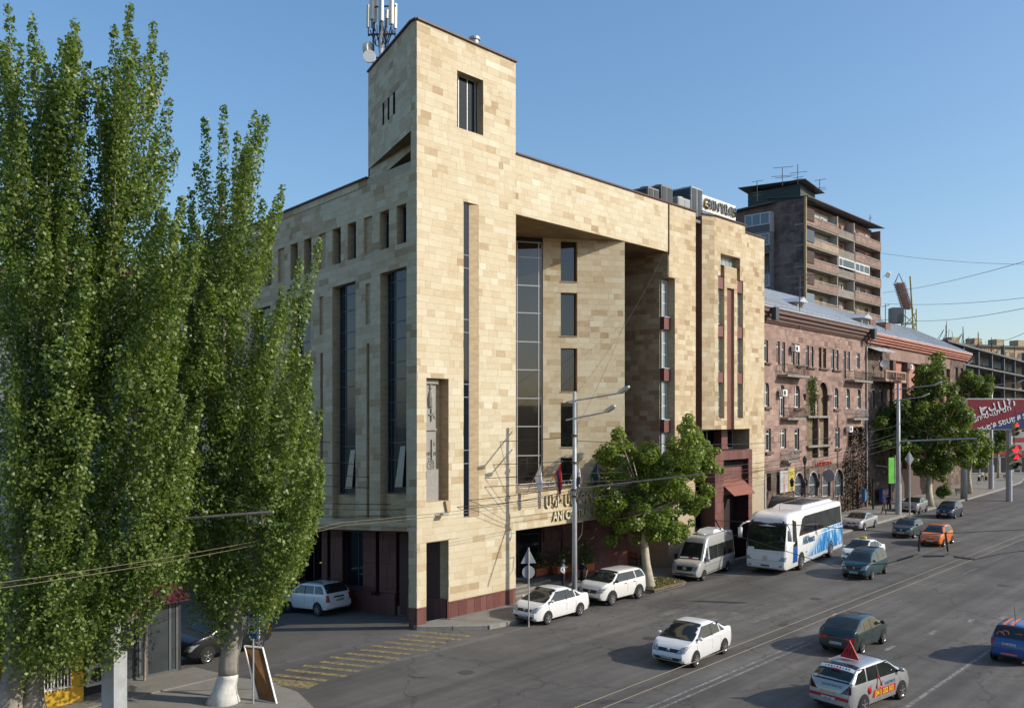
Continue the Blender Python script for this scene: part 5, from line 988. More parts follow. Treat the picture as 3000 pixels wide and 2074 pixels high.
def plane_tree(name, label, base, trunk, clumps, leaf, n_leaf, mat_, seed, rad=.22, group=None):
    rs = np.random.RandomState(seed); t = thing(name, label, 'tree', base, 0, group)
    top = trunk[-1]; m_ = MB(); L = len(trunk); MB().tube([base - Vector((0, 0, .1))] + trunk, [rad * 1.35] + [rad * (1 - .5 * i / L) for i in range(L)], 12).build('trunk', PBARK, t, smooth=True)
    P_ = []; A_ = []
    tot = sum(r ** 2.3 for _, r in clumps)
    for c, r in clumps:
        k = int(n_leaf * r ** 2.3 / tot); d = rs.normal(size=(k, 3)); d /= np.linalg.norm(d, axis=1)[:, None]; rr_ = r * rs.uniform(.35, 1.08, k) ** .45
        P_.append(np.array(c) + d * rr_[:, None] * np.array((1, 1, .8))); A_.append(d * .9 + rs.normal(size=(k, 3)) * .45 + np.array((0, 0, .55)))
        if rs.rand() < .3: m_.tube([top, top.lerp(c, .5) + Vector((0, 0, -.15 * r)), c], [rad * .3, rad * .14, .012], 5, cap=False)
    P_ = np.concatenate(P_); A_ = np.concatenate(A_); fast_mesh(kites(P_, A_, leaf, rs, .42), len(P_), 4, mat_, 'crown', t, 'stuff'); tag(m_.build('branches', PBARK, t, smooth=True), kind='stuff'); return t
def clumps_px(poly_fn, n, D, drift, rmin, rmax, seed, fixed=()):
    rng = random.Random(seed); out = [(dpt(a, b, D + c), r) for a, b, c, r in fixed]
    while len(out) < n + len(fixed):
        q = poly_fn(rng)
        if q: out.append((dpt(q[0], q[1], D + rng.uniform(-drift, drift)), rng.uniform(rmin, rmax)))
    return out
def inside(poly, x, y):
    c = False; j = len(poly) - 1
    for i in range(len(poly)):
        if (poly[i][1] > y) != (poly[j][1] > y) and x < (poly[j][0] - poly[i][0]) * (y - poly[i][1]) / (poly[j][1] - poly[i][1]) + poly[i][0]: c = not c
        j = i
    return c
def in_poly(poly):
    xs = [p[0] for p in poly]; ys = [p[1] for p in poly]
    def f(rng):
        x, y = rng.uniform(min(xs), max(xs)), rng.uniform(min(ys), max(ys)); return (x, y) if inside(poly, x, y) else None
    return f
b = gpt(1905, 1722, .2); pg = [(1745, 1440), (1770, 1330), (1812, 1270), (1850, 1320), (1900, 1310), (1960, 1290), (2015, 1235), (2050, 1290), (2085, 1350), (2085, 1420), (2060, 1490), (2010, 1560), (1940, 1590), (1840, 1585), (1780, 1545)]
plane_tree('plane_tree', 'bright green plane tree in a kerbed island before the hotel entrance', b, [dpt(1893, 1650, 55.3), dpt(1888, 1590, 55.3), dpt(1895, 1500, 55.3)], clumps_px(in_poly(pg), 170, 55.3, 2.7, .28, .72, 2, [(1812, 1262, 0, .35), (2018, 1225, 0, .4), (1735, 1425, 0, .4), (2105, 1375, 0, .4), (1790, 1585, -1, .5), (2060, 1470, -1, .5), (2100, 1320, 0, .3), (1730, 1480, .3, .3)]), .19, 32000, PLAN, 5, .27)
pg = [(2560, 1260), (2600, 1190), (2660, 1160), (2690, 1100), (2722, 1060), (2745, 1040), (2765, 1110), (2790, 1110), (2800, 1160), (2840, 1200), (2860, 1270), (2850, 1330), (2815, 1375), (2760, 1400), (2690, 1410), (2660, 1370), (2610, 1330), (2560, 1300)]
plane_tree('plane_tree', 'dark spreading plane tree over the parked silver crossover', gpt(2726, 1482, .2), [dpt(2722, 1440, 106), dpt(2722, 1390, 106), dpt(2722, 1320, 106)], clumps_px(in_poly(pg), 230, 106, 3.6, .45, 1.15, 6, [(2740, 1045, 0, .6), (2745, 1075, 0, .9), (2560, 1250, 0, .7)]), .32, 32000, PLAND, 9, .36, 'plane trees along the avenue')
pg = [(2790, 1140), (2835, 1090), (2860, 1110), (2895, 1110), (2895, 1160), (2890, 1240), (2890, 1300), (2895, 1350), (2850, 1370), (2810, 1330)]
plane_tree('plane_tree', 'plane tree with pale mottled trunk beside the far pavement bench', gpt(2841, 1446, .2), [dpt(2838, 1400, 121), dpt(2836, 1350, 121), dpt(2842, 1290, 121)], clumps_px(in_poly(pg), 110, 121, 2.8, .45, 1.1, 16, [(2838, 1092, 0, .7), (2898, 1108, 0, .7)]), .33, 18000, PLAND, 19, .3, 'plane trees along the avenue')
pg = [(2895, 1285), (2925, 1260), (2950, 1275), (2945, 1310), (2910, 1320)]
plane_tree('plane_tree', 'small far plane tree below the billboard edge', gpt(2925, 1400, .2), [dpt(2925, 1360, 150), dpt(2924, 1320, 150)], clumps_px(in_poly(pg), 16, 150, 1.5, .7, 1.3, 26), .34, 3500, PLAND, 29, .2, 'plane trees along the avenue')
pg = [(2755, 1425), (2780, 1415), (2780, 1445), (2765, 1460), (2750, 1450)]
plane_tree('sapling', 'young sapling with a thin stem beside the silver crossover', gpt(2757, 1482, .2), [dpt(2758, 1465, 107), dpt(2762, 1440, 107)], clumps_px(in_poly(pg), 14, 107, .5, .3, .55, 36), .22, 1500, PLAND, 39, .05)
# kerbed planting island of the near plane tree
isl = MB().prism([(15.7, -3.75), (19.3, -3.75), (19.5, -3.4), (19.2, -1.7), (15.6, -1.7)], .15, .26).build('planting_bed', M('dry_soil', (.17, .13, .085), rough=1, var=.3, scale=4, bump=.5)); tag(isl, kind='structure')
rg = random.Random(8); leafmesh([Vector((rg.uniform(15.8, 19.2), rg.uniform(-3.6, -1.8), .28 + abs(rg.gauss(0, .05)))) for _ in range(900)], .13, 8, leafmat('dry_grass', (.1, .11, .03), (.17, .17, .06), (.25, .21, .1)), 'weeds', None)
tag(bpy.data.objects['weeds'], 'sparse weeds and fallen leaves under the near plane tree', 'weeds', kind='stuff')
# ================================================================== vehicles
LAMPG = M('headlamp_glass', (.27, .3, .32), rough=.1, var=.75, scale=14, world=False, spec=.7)
TAIL = M('tail_lamp', (.3, .012, .01), rough=.15, var=.2, scale=9, world=False, spec=.6)
TAILD = M('smoked_tail_lamp', (.04, .006, .008), rough=.1, var=.1, world=False, spec=.7)
AMBER = M('amber_lamp', (.55, .2, .02), rough=.2, var=.05)
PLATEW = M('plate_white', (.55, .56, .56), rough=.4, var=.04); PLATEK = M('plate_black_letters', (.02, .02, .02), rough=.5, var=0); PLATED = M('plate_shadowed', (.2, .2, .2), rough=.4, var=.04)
GRILLE = M('grille_black', (.02, .021, .022), rough=.5, var=.15); CLAD = M('black_cladding', (.025, .025, .026), rough=.7, var=.1)
SPEC = dict(
 sedan=dict(L=4.40, W=1.70, wb=2.60, fo=.88, tr=.305, top=[(0, .56), (.03, .92), (.25, 1.06), (.72, 1.10), (1.35, 1.42), (1.85, 1.52), (2.45, 1.53), (2.8, 1.45), (3.52, 1.06), (4.05, .90), (4.30, .74), (4.4, .52)], bot=.2, belt=(.98, .94), pill=(2.02, 1.28)),
 hatch=dict(L=4.25, W=1.70, wb=2.60, fo=.86, tr=.305, top=[(0, .55), (.03, .98), (.22, 1.14), (.62, 1.44), (1.1, 1.52), (2.2, 1.54), (2.68, 1.46), (3.42, 1.06), (3.95, .90), (4.16, .74), (4.25, .52)], bot=.2, belt=(1.0, .94), pill=(1.9, 1.1)),
 suv=dict(L=4.20, W=1.78, wb=2.50, fo=.86, tr=.345, top=[(0, .6), (.03, 1.05), (.12, 1.2), (.34, 1.56), (.65, 1.63), (2.3, 1.65), (2.7, 1.57), (3.22, 1.2), (3.85, 1.11), (4.14, .98), (4.2, .6)], bot=.28, belt=(1.13, 1.07), pill=(1.92, 1.1), clad=True),
 duster=dict(L=4.30, W=1.82, wb=2.67, fo=.82, tr=.345, top=[(0, .6), (.03, 1.05), (.14, 1.16), (.38, 1.56), (.7, 1.63), (2.2, 1.65), (2.7, 1.56), (3.25, 1.16), (3.9, 1.05), (4.22, .9), (4.3, .6)], bot=.3, belt=(1.12, 1.06), pill=(1.95, 1.12)),
 mpv=dict(L=4.32, W=1.74, wb=2.69, fo=.86, tr=.305, top=[(0, .6), (.03, 1.0), (.12, 1.15), (.42, 1.56), (.8, 1.64), (2.0, 1.66), (2.75, 1.52), (3.6, 1.05), (4.05, .92), (4.25, .78), (4.32, .55)], bot=.21, belt=(1.02, .96), pill=(2.1, 1.2)),
 lift=dict(L=4.17, W=1.68, wb=2.49, fo=.86, tr=.295, top=[(0, .56), (.04, .9), (.18, .99), (1.02, 1.36), (1.5, 1.42), (2.1, 1.42), (2.55, 1.34), (3.15, .98), (3.75, .88), (4.08, .74), (4.17, .5)], bot=.22, belt=(.93, .90), pill=(1.9, 1.12)),
 golf=dict(L=4.02, W=1.69, wb=2.47, fo=.85, tr=.30, top=[(0, .56), (.03, .92), (.16, 1.02), (.58, 1.36), (1.0, 1.41), (2.0, 1.42), (2.45, 1.35), (3.05, 1.0), (3.7, .88), (3.96, .76), (4.02, .52)], bot=.21, belt=(.96, .92), pill=(1.8, 1.0)),
 micra=dict(L=3.72, W=1.66, wb=2.43, fo=.72, tr=.295, top=[(0, .6), (.03, .95), (.14, 1.1), (.5, 1.44), (1.0, 1.52), (1.8, 1.53), (2.35, 1.42), (2.95, 1.04), (3.35, .95), (3.62, .78), (3.72, .52)], bot=.2, belt=(.98, .96), pill=(1.7, .95)),
 matiz=dict(L=3.50, W=1.50, wb=2.34, fo=.62, tr=.27, top=[(0, .55), (.03, .92), (.1, 1.02), (.36, 1.42), (.7, 1.48), (1.8, 1.49), (2.2, 1.4), (2.75, 1.0), (3.2, .88), (3.44, .74), (3.5, .5)], bot=.2, belt=(.96, .92), pill=(1.6, .9)),
 juke=dict(L=4.13, W=1.77, wb=2.53, fo=.86, tr=.34, top=[(0, .6), (.04, 1.0), (.25, 1.2), (.7, 1.48), (1.2, 1.55), (2.1, 1.57), (2.55, 1.47), (3.15, 1.14), (3.8, 1.05), (4.06, .88), (4.13, .58)], bot=.26, belt=(1.14, 1.04), pill=(1.85, 1.05)),
 bmw=dict(L=4.77, W=1.80, wb=2.83, fo=.84, tr=.32, top=[(0, .56), (.04, .9), (.3, 1.0), (.95, 1.04), (1.65, 1.36), (2.1, 1.42), (2.6, 1.43), (3.0, 1.34), (3.62, 1.0), (4.35, .86), (4.68, .7), (4.77, .5)], bot=.18, belt=(.94, .9), pill=(2.3, 1.5)))
class Car:
    def __init__(s, sp, W=None):
        s.sp = sp; L = sp['L']; s.L = L; s.hw = sp['W'] / 2; xs = np.linspace(0, L, 400); z = np.interp(xs, *zip(*sp['top'])); sg = sp.get('sg', 7); k = np.exp(-.5 * (np.arange(-20, 21) / sg) ** 2); k /= k.sum()
        zp = np.pad(z, 20, mode='edge'); s.xs = xs; s.zt = np.convolve(zp, k, 'valid'); s.zt[0] = z[0]; s.zt[-1] = z[-1]; s.tum = sp.get('tum', .30)
    def top(s, x): return float(np.interp(x, s.xs, s.zt))
    def bot(s, x):
        e = min(x, s.L - x); b = s.sp['bot']; return b + .12 * max(0, 1 - e / .3) ** 2
    def plan(s, x):
        a = s.sp.get('nose', (.80, .75)); n = 1 - (1 - a[0]) * max(0, 1 - (s.L - x) / a[1]) ** 2.4; r = 1 - .14 * max(0, 1 - x / .45) ** 2.2; return s.hw * min(n, r)
    def belt(s, x): b = s.sp['belt']; return b[0] + (b[1] - b[0]) * x / s.L
    def ring(s, x):
        zt, zb, w_ = s.top(x), s.bot(x), s.plan(x); be = min(s.belt(x), zt - .035); be = max(be, zb + .12); t = max(.03, zt - be); rc = min(.11, .4 * t); ye = w_ * .962 - s.tum * (t - rc * .6)
        return [(0, zb), (w_ * .8, zb), (w_ * .95, zb + .04), (w_ * .99, zb + min(.2, .4 * (be - zb))), (w_, zb + .55 * (be - zb)), (w_ * .988, be - min(.07, .2 * (be - zb))), (w_ * .962, be), (w_ * .962 * .5 + ye * .5, be * .5 + (zt - rc) * .5), (ye, zt - rc), (ye - rc * .45, zt - rc * .38), (ye * .72, zt - rc * .12), (ye * .36, zt - .006), (0, zt)]
    def side(s, x, z):
        r = s.ring(x)[1:10]; return float(np.interp(z, [p[1] for p in r], [p[0] for p in r], right=-1)) if z <= r[-1][1] else -1
    def end(s, y, z, sign):           # where the nose (+1) or tail (-1) meets the line (y, z)
        lo, hi = (s.L * .5, s.L) if sign > 0 else (s.L * .5, 0.0)
        ok = lambda x: s.side(x, z) >= abs(y) and s.bot(x) <= z + .03
        if ok(hi): return hi
        for _ in range(22):
            m = (lo + hi) / 2
            if ok(m): lo = m
            else: hi = m
        return lo
    def tz(s, x, y):
        r = s.ring(x)[8:]; r = r[::-1]; return float(np.interp(abs(y), [p[0] for p in r], [p[1] for p in r]))
    def V(s, x, y, z): return (x - s.L / 2, y, z)
    def body(s):
        e = [0, .012, .035, .07, .12, .19, .28]; xs = e + list(np.arange(.4, s.L - .35, .1)) + [s.L - q for q in e[::-1]]; V = []; n = 13
        for x in xs:
            r = s.ring(x); V += [s.V(x, y, z) for y, z in r] + [s.V(x, -y, z) for y, z in r[-2:0:-1]]
        m = 2 * n - 2; F = [(i * m + k, i * m + (k + 1) % m, (i + 1) * m + (k + 1) % m, (i + 1) * m + k) for i in range(len(xs) - 1) for k in range(m)] + [tuple(range(m - 1, -1, -1)), tuple((len(xs) - 1) * m + k for k in range(m))]
        return MB().add(V, F)
    def grid(s, pts): 
        nu, nv = len(pts), len(pts[0]); return MB().add([p for row in pts for p in row], [(i * nv + j, (i + 1) * nv + j, (i + 1) * nv + j + 1, i * nv + j + 1) for i in range(nu - 1) for j in range(nv - 1)])
    def spatch(s, q, side, off=.007, nu=6, nv=3):     # q: four (x, z) corners
        P = []
        for i in range(nu + 1):
            a = i / nu; row = []
            for j in range(nv + 1):
                b = j / nv; x = (q[0][0] * (1 - a) + q[1][0] * a) * (1 - b) + (q[3][0] * (1 - a) + q[2][0] * a) * b; z = (q[0][1] * (1 - a) + q[1][1] * a) * (1 - b) + (q[3][1] * (1 - a) + q[2][1] * a) * b
                y = s.side(x, z)
                if y < 0: y = s.ring(x)[8][0]; z = min(z, s.top(x) - .05)
                row.append(s.V(x, side * (y + off), z))
            P.append(row)
        return s.grid(P)
    def epatch(s, q, sign, off=.008, nu=6, nv=3):     # q: four (y, z) corners
        P = []
        for i in range(nu + 1):
            a = i / nu; row = []
            for j in range(nv + 1):
                b = j / nv; y = (q[0][0] * (1 - a) + q[1][0] * a) * (1 - b) + (q[3][0] * (1 - a) + q[2][0] * a) * b; z = (q[0][1] * (1 - a) + q[1][1] * a) * (1 - b) + (q[3][1] * (1 - a) + q[2][1] * a) * b
                x = s.end(y, z, sign) + sign * off; row.append(s.V(x, y * (1 + off), z))
            P.append(row)
        return s.grid(P)
    def tpatch(s, x0, x1, f0=.93, f1=.93, off=.007, nu=6, nv=8, ylim=None):
        P = []
        for i in range(nu + 1):
            a = i / nu; x = x0 + (x1 - x0) * a; ye = s.ring(x)[8][0] * (f0 + (f1 - f0) * a); ye = min(ye, ylim[0] + (ylim[1] - ylim[0]) * a) if ylim else ye
            P.append([s.V(x + (off if x1 > x0 else -off) * .0, y, s.tz(x, y) + off) for y in np.linspace(-ye, ye, nv + 1)])
        return s.grid(P)
    def xat(s, z, front):
        k = int(np.argmax(s.zt)); 
        if front: return float(np.interp(-z, -s.zt[k:], s.xs[k:]))
        return float(np.interp(z, s.zt[:k + 1], s.xs[:k + 1]))
def wheel(parent, x, y, r, w_, rim, spokes=6, dark=False):
    sg = 1 if y > 0 else -1; m_ = MB().lathe([(r * .62, -w_ / 2), (r * .93, -w_ / 2), (r, -w_ * .36), (r, w_ * .36), (r * .93, w_ / 2), (r * .62, w_ / 2)], (0, 0, 0), 24, 'y')
    o = m_.build('wheel', RUBBER, parent, world=False, smooth=False, loc=(x, y - sg * w_ / 2, r)); smooth_angle(o, 35)
    h = MB(); h.lathe([(0, sg * w_ * .30), (r * .6, sg * w_ * .30), (r * .64, sg * w_ * .40)], (0, 0, 0), 20, 'y', 1)
    h.lathe([(r * .53, sg * w_ * .44), (r * .61, sg * w_ * .53), (r * .61, sg * w_ * .40)], (0, 0, 0), 24, 'y')
    h.lathe([(0, sg * w_ * .52), (r * .14, sg * w_ * .5), (r * .16, sg * w_ * .3)], (0, 0, 0), 12, 'y')
    for k in range(spokes):
        a = 2 * math.pi * k / spokes + .3; h.bar((0, sg * w_ * .43, 0), (r * .6 * math.cos(a), sg * w_ * .43, r * .6 * math.sin(a)), r * .19, r * .1)
    h.build('rim', [rim, M('rim_shadow', (.03, .03, .03), rough=.7, var=0)], o, world=False)
STYLE = {}
def car(kind, name, label, cat, front, rear, pm, near='L', plate='', rear_plate='', z=0.0, group='cars on the avenue', spokes=6, lamps=None, taxi=False, rot=None, rim=None, tail=None, glass=None, at=None, front_kind='bar', slope=0.0):
    """front, rear: where the near-side wheels touch the ground"""
    sp = SPEC[kind]; C = Car(sp)
    if at is None:
        a, b = Vector(front), Vector(rear); h = (a - b).normalized() if rot is None else Vector((math.cos(rot), math.sin(rot), 0)); left = Vector((-h.y, h.x, 0)); mid = (a + b) / 2 if rot is None else a - h * sp['wb'] / 2
        ctr = mid - left * (C.hw - .1) if near == 'L' else mid + left * (C.hw - .1)
        xw = sp['L'] / 2 - sp['fo'] - sp['wb'] / 2; ctr = ctr - h * xw; ang = math.atan2(h.y, h.x)
    else: ctr, ang = Vector((at[0], at[1], 0)), at[2]
    t = thing(name, label, cat, (ctr.x, ctr.y, z), ang, group); t.scale = (1.05, 1.06, 1.11) if group != 'cars in the side street' else (1.04, 1.04, 1.1)
    if slope: t.rotation_euler = (slope[0], slope[1], ang)
    bd = C.body().build('body', pm, t, world=False); smooth_angle(bd, 50); L = C.L; xf = L - sp['fo']; xr = xf - sp['wb']; G_ = glass or CARGLASS
    mk = lambda m_, n_, mt, par=None: m_.build(n_, mt, par or t, world=False, smooth=True)
    zr = max(C.zt); bm = C.belt(L / 2)
    x0, x1 = C.xat(C.top(C.xat(bm + .07, True)), True), C.xat(zr - .035, True); mk(C.tpatch(x0, x1, .96, .93), 'windscreen', G_)
    mk(C.tpatch(x0 + .07, x0 + .005, .95, .96, off=.012), 'wiper_cowl', BLACK)
    # rear window
    zq = C.belt(0) + (.04 if kind not in ('lift', 'sedan', 'bmw') else .09); xa, xb = C.xat(zr - .05, False), C.xat(zq, False); mk(C.tpatch(xb, xa, .90, .92), 'rear_window', G_)
    pB, pC = sp['pill']
    for sd in (1, -1):
        lo = lambda x: C.belt(x) + .025; zh = zr - .125; F0, F1 = C.xat(bm + .1, True) - .12, C.xat(zh + .02, True) - .13; R0, R1 = max(C.xat(C.belt(0) + .1, False) + (.12 if kind not in ('suv', 'duster', 'mpv') else .1), .14), max(C.xat(zh, False) + .14, .3)
        if kind in ('sedan', 'bmw'): R0 = C.xat(C.belt(0) + .14, False) + .1
        for k, (xa_, xb_, ya_, yb_) in enumerate(((F0, pB + .04, F1, pB + .04), (pB - .04, pC + .02, pB - .04, pC + .1), (pC - .06, R0, pC + .02, R1))):
            if k == 2 and R0 > pC - .15: continue
            mk(C.spatch([(xa_, lo(xa_)), (xb_, lo(xb_)), (yb_, zh), (ya_, zh)], sd), 'side_window', G_)
        if rear_plate or plate or True:
            for xs_ in (pB, ): mk(C.spatch([(xs_ + .035, C.belt(xs_)), (xs_ - .035, C.belt(xs_)), (xs_ - .035, zh), (xs_ + .035, zh)], sd, .009, 1, 2), 'pillar_trim', BLACK)
            for xs_ in (F0 - .02, pB, pC - .02): mk(C.spatch([(xs_ + .008, sp['bot'] + .1), (xs_ - .008, sp['bot'] + .1), (xs_ - .008, C.belt(xs_)), (xs_ + .008, C.belt(xs_))], sd, .003, 1, 4), 'door_seam', BLACK)
            for xs_ in (pB + .12, pC + .1): mk(C.spatch([(xs_ + .16, bm - .13), (xs_, bm - .13), (xs_, bm - .09), (xs_ + .16, bm - .09)], sd, .03, 2, 1), 'door_handle', pm if kind != 'suv' else BLACK)
        mk(C.spatch([(xf - .45, sp['bot'] + .005), (xr + .45, sp['bot'] + .005), (xr + .45, sp['bot'] + .1), (xf - .45, sp['bot'] + .1)], sd, .004, 4, 1), 'sill', CLAD)
        # wheel arches and wheels
        r = sp['tr']; ra = r * (1.17 if not sp.get('clad') else 1.3)
        for xw in (xf, xr):
            V = []; n = 14
            for i in range(n + 1):
                a = math.pi * i / n
                for q in (0.0, 1.0): x, zz = xw + ra * q * math.cos(a), max(sp['bot'] + .0, r + ra * q * math.sin(a) * (1 if q else 0) - (0 if q else .1)); V.append(C.V(x, sd * (C.plan(min(max(x, 0), L)) + .008), zz))
            mk(MB().add(V, [(2 * i, 2 * i + 1, 2 * i + 3, 2 * i + 2) for i in range(n)]), 'wheel_arch', BLACK)
            wheel(t, xw - L / 2, sd * (C.plan(xw) + .022), r, .2, rim or CHROME, spokes)
        # door mirror
        xm = F0 - .1; m_ = MB().lathe([(0, -.1), (.055, -.085), (.08, 0), (.06, .075), (0, .09)], (0, 0, 0), 10, 'y'); o = mk(m_, 'door_mirror', pm if kind not in ('lift', 'golf', 'suv') else BLACK); o.location = C.V(xm, sd * (C.side(xm, bm) + .13), bm + .1)
        mk(MB().bar(C.V(xm, sd * (C.side(xm, bm) - .03), bm + .03), C.V(xm, sd * (C.side(xm, bm) + .1), bm + .08), .04), 'mirror_arm', BLACK, o).location = -o.location
    hb = C.top(L - .5); w_ = C.hw
    # face: lamps, grille, intake, plates
    zl = min(.72, hb - .22) if kind not in ('suv', 'duster', 'juke') else hb - .36
    for sd in (1, -1):
        q = {'golf': [(w_ * .5, .58), (w_ * .82, .58), (w_ * .82, .70), (w_ * .5, .70)], 'bmw': [(w_ * .42, .58), (w_ * .86, .58), (w_ * .9, .70), (w_ * .42, .68)], 'micra': [(w_ * .52, .68), (w_ * .74, .66), (w_ * .78, .9), (w_ * .5, .88)], 'juke': [(w_ * .5, .62), (w_ * .74, .62), (w_ * .74, .80), (w_ * .5, .80)]}.get(kind, [(w_ * .44, zl - .12), (w_ * .86, zl - .08), (w_ * .97, zl + .18), (w_ * .64, zl + .11)])
        mk(C.epatch([(y * sd, z_) for y, z_ in q], 1, .01), 'headlight', LAMPG)
        if kind in ('sedan', 'hatch', 'suv', 'mpv'): mk(C.epatch([(w_ * .62 * sd, .36), (w_ * .76 * sd, .36), (w_ * .76 * sd, .46), (w_ * .62 * sd, .46)], 1, .008, 2, 2), 'fog_lamp', LAMPG)
        qt = {'lift': [(w_ * .45, .62), (w_ * .93, .62), (w_ * .93, .78), (w_ * .45, .78)], 'hatch': [(w_ * .50, .72), (w_ * .92, .74), (w_ * .9, 1.08), (w_ * .8, .98)], 'duster': [(w_ * .72, .74), (w_ * .93, .74), (w_ * .9, 1.08), (w_ * .74, 1.08)], 'matiz': [(w_ * .7, .70), (w_ * .94, .72), (w_ * .92, .98), (w_ * .78, .98)]}.get(kind, [(w_ * .6, .72), (w_ * .93, .74), (w_ * .92, .95), (w_ * .7, .93)])
        mk(C.epatch([(y * sd, z_) for y, z_ in qt], -1, .01), 'tail_light', tail or TAIL)
    gz = zl - .02
    if kind == 'micra': mk(C.epatch([(-w_ * .38, .56), (w_ * .38, .56), (w_ * .3, .62), (-w_ * .3, .62)], 1), 'grille', GRILLE)
    elif kind == 'suv': mk(C.epatch([(-w_ * .5, gz - .1), (w_ * .5, gz - .1), (w_ * .55, gz + .08), (-w_ * .55, gz + .08)], 1), 'grille', GRILLE)
    else: mk(C.epatch([(-w_ * .48, gz - .07), (w_ * .48, gz - .07), (w_ * .56, gz + .05), (-w_ * .56, gz + .05)], 1), 'grille', GRILLE)
    em = MB().lathe([(.045, -.012), (.065, -.012), (.065, .012), (.045, .012)], (0, 0, 0), 16, 'x'); em.box(-.012, .012, -.07, .07, -.014, .014); o = mk(em, 'emblem', CHROME); o.location = C.V(C.end(0, gz, 1) + .02, 0, gz)
    if kind != 'golf': mk(C.epatch([(-w_ * .62, .33), (w_ * .62, .33), (w_ * .72, .45), (-w_ * .72, .45)], 1), 'intake', GRILLE)
    mk(C.epatch([(-w_ * .9, .24), (w_ * .9, .24), (w_ * .93, .30), (-w_ * .93, .30)], 1, .006), 'lip', CLAD); mk(C.epatch([(-w_ * .9, .26), (w_ * .9, .26), (w_ * .92, .34), (-w_ * .92, .34)], -1, .006), 'rear_lip', CLAD)
    zp = .44 if kind != 'suv' else .5; pl = mk(MB().box(-.008, .008, -.26, .26, -.056, .056), 'number_plate', PLATEW); pl.location = C.V(C.end(0, zp, 1) + .03, 0, zp)
    if plate: text(plate, .1, frame((.011, 0, 0), (0, 1, 0), (0, 0, 1)), PLATEK, 'plate_number', pl, ext=.001, world=False)
    zp = {'lift': .5, 'duster': .82, 'matiz': .78, 'hatch': .5}.get(kind, .62); p2 = mk(MB().box(-.008, .008, -.26, .26, -.056, .056), 'number_plate', PLATEW); p2.location = C.V(C.end(0, zp, -1) - .03, 0, zp)
    if rear_plate: text(rear_plate, .1, frame((-.011, 0, 0), (0, -1, 0), (0, 0, 1)), PLATEK, 'plate_number', p2, ext=.001, world=False)
    t['_c'] = 0; del t['_c']
    return t, C, mk
g = lambda a, b, z=0.0: gpt(a, b, z)
WP = paint('white', (.74, .745, .74)); SILV = paint('silver', (.45, .46, .47), .5, .32)
car('sedan', 'parked_car', 'white saloon parked closest to the corner, behind the sign post', 'car', g(1603, 1827), g(1690, 1803), WP, plate='36 DZ 007', group='cars parked by the hotel')
t, C, mk = car('suv', 'parked_car', 'white compact crossover parked behind the white saloon at the lamp pole', 'car', g(1788, 1772), g(1866, 1752), paint('warm_white', (.72, .715, .68)), plate='066 OM 61', group='cars parked by the hotel', spokes=8)
car('sedan', 'driving_car', 'white saloon with lit fog lamps driving towards the corner', 'car', g(2032, 1951), g(2112, 1914), WP, plate='35 QL 039', spokes=7)
t, C, mk = car('lift', 'driving_car', 'dark green liftback driving away, seen from behind', 'car', g(2581, 1883), g(2516, 1917), paint('dark_green', (.012, .035, .033), .15), near='R', rear_plate='36 GM 117', spokes=6)
mk(C.epatch([(-C.hw * .44, .64), (C.hw * .44, .64), (C.hw * .44, .76), (-C.hw * .44, .76)], -1), 'reflector_strip', TAILD)
# driving-school hatchback
t, C, mk = car('hatch', 'driving_school_car', 'silver driving school hatchback with red triangle on its roof', 'car', g(2614.5, 2051), g(2537, 2082), SILV, near='R', rear_plate='35 QT', tail=TAILD, spokes=5)
RED = M('sign_red', (.5, .022, .03), rough=.5, var=.08, world=False); YL = M('sticker_yellow', (.75, .55, .02), rough=.5, var=.05, world=False); BLU = M('sticker_blue', (.02, .09, .26), rough=.5, var=.05, world=False)
xr_ = 1.35; zr_ = C.top(xr_); tri = MB().add([(0, -.36, 0), (0, .36, 0), (0, 0, .6), (.05, -.36, 0), (.05, .36, 0), (.05, 0, .6)], [(0, 2, 1), (3, 4, 5), (0, 1, 4, 3), (1, 2, 5, 4), (2, 0, 3, 5)]).build('roof_triangle', RED, t, world=False, loc=C.V(xr_, 0, zr_ + .03)); text('ՈՒ', .3, frame((-.006, 0, .2), (0, 1, 0), (0, 0, 1)), BLACK, 'lettering', tri, ext=.002, world=False)
xq = .62; bnd = C.tpatch(.50, .64, .88, .9, off=.014); mk(bnd, 'sticker_band', WHITE)
for k in range(9):
    y = -.44 + k * .11; c = (RED, WHITE, BLU)[k % 3] if k != 3 else RED; o = MB().lathe([(0, -.003), (.035, -.003), (.035, .003), (0, .003)], (0, 0, 0), 12).build('round_sticker', RED if k % 3 == 0 else BLU if k % 3 == 1 else GREYF, t, world=False, loc=C.V(.57, y, C.tz(.57, y) + .022)); o.rotation_euler = (0, R(-42), 0)
mk(C.epatch([(-C.hw * .86, .50), (C.hw * .86, .50), (C.hw * .86, .60), (-C.hw * .86, .60)], -1, .012), 'red_bumper_band', RED)
text('ԱՎՏՈԴՊՐՈՑ', .13, frame(C.V(C.end(0, .92, -1) - .03, -.1, .92), (0, -1, 0), (-.25, 0, 1)), BLU, 'door_lettering', t, ext=.002, world=False, sx=.9)
text('(041) 202 303', .11, frame(C.V(C.end(0, .70, -1) - .03, .05, .69), (0, -1, 0), (0, 0, 1)), YL, 'phone_lettering', t, ext=.002, world=False)
red = mk(C.spatch([(2.95, .42), (1.35, .42), (1.45, .66), (2.95, .66)], -1, .010, 8, 2), 'red_door_band', RED)
text('(041) 202 303', .24, frame(C.V(2.12, -C.hw - .022, .54), (1, 0, 0), (0, 0, 1)), YL, 'phone_lettering', t, ext=.003, world=False, sx=.95, wt=.006); text('ԱՎՏՈԴՊՐՈՑ', .14, frame(C.V(2.55, -C.hw - .02, .76), (1, 0, 0), (0, 0, 1)), BLU, 'door_lettering', t, ext=.003, world=False, sx=.75)
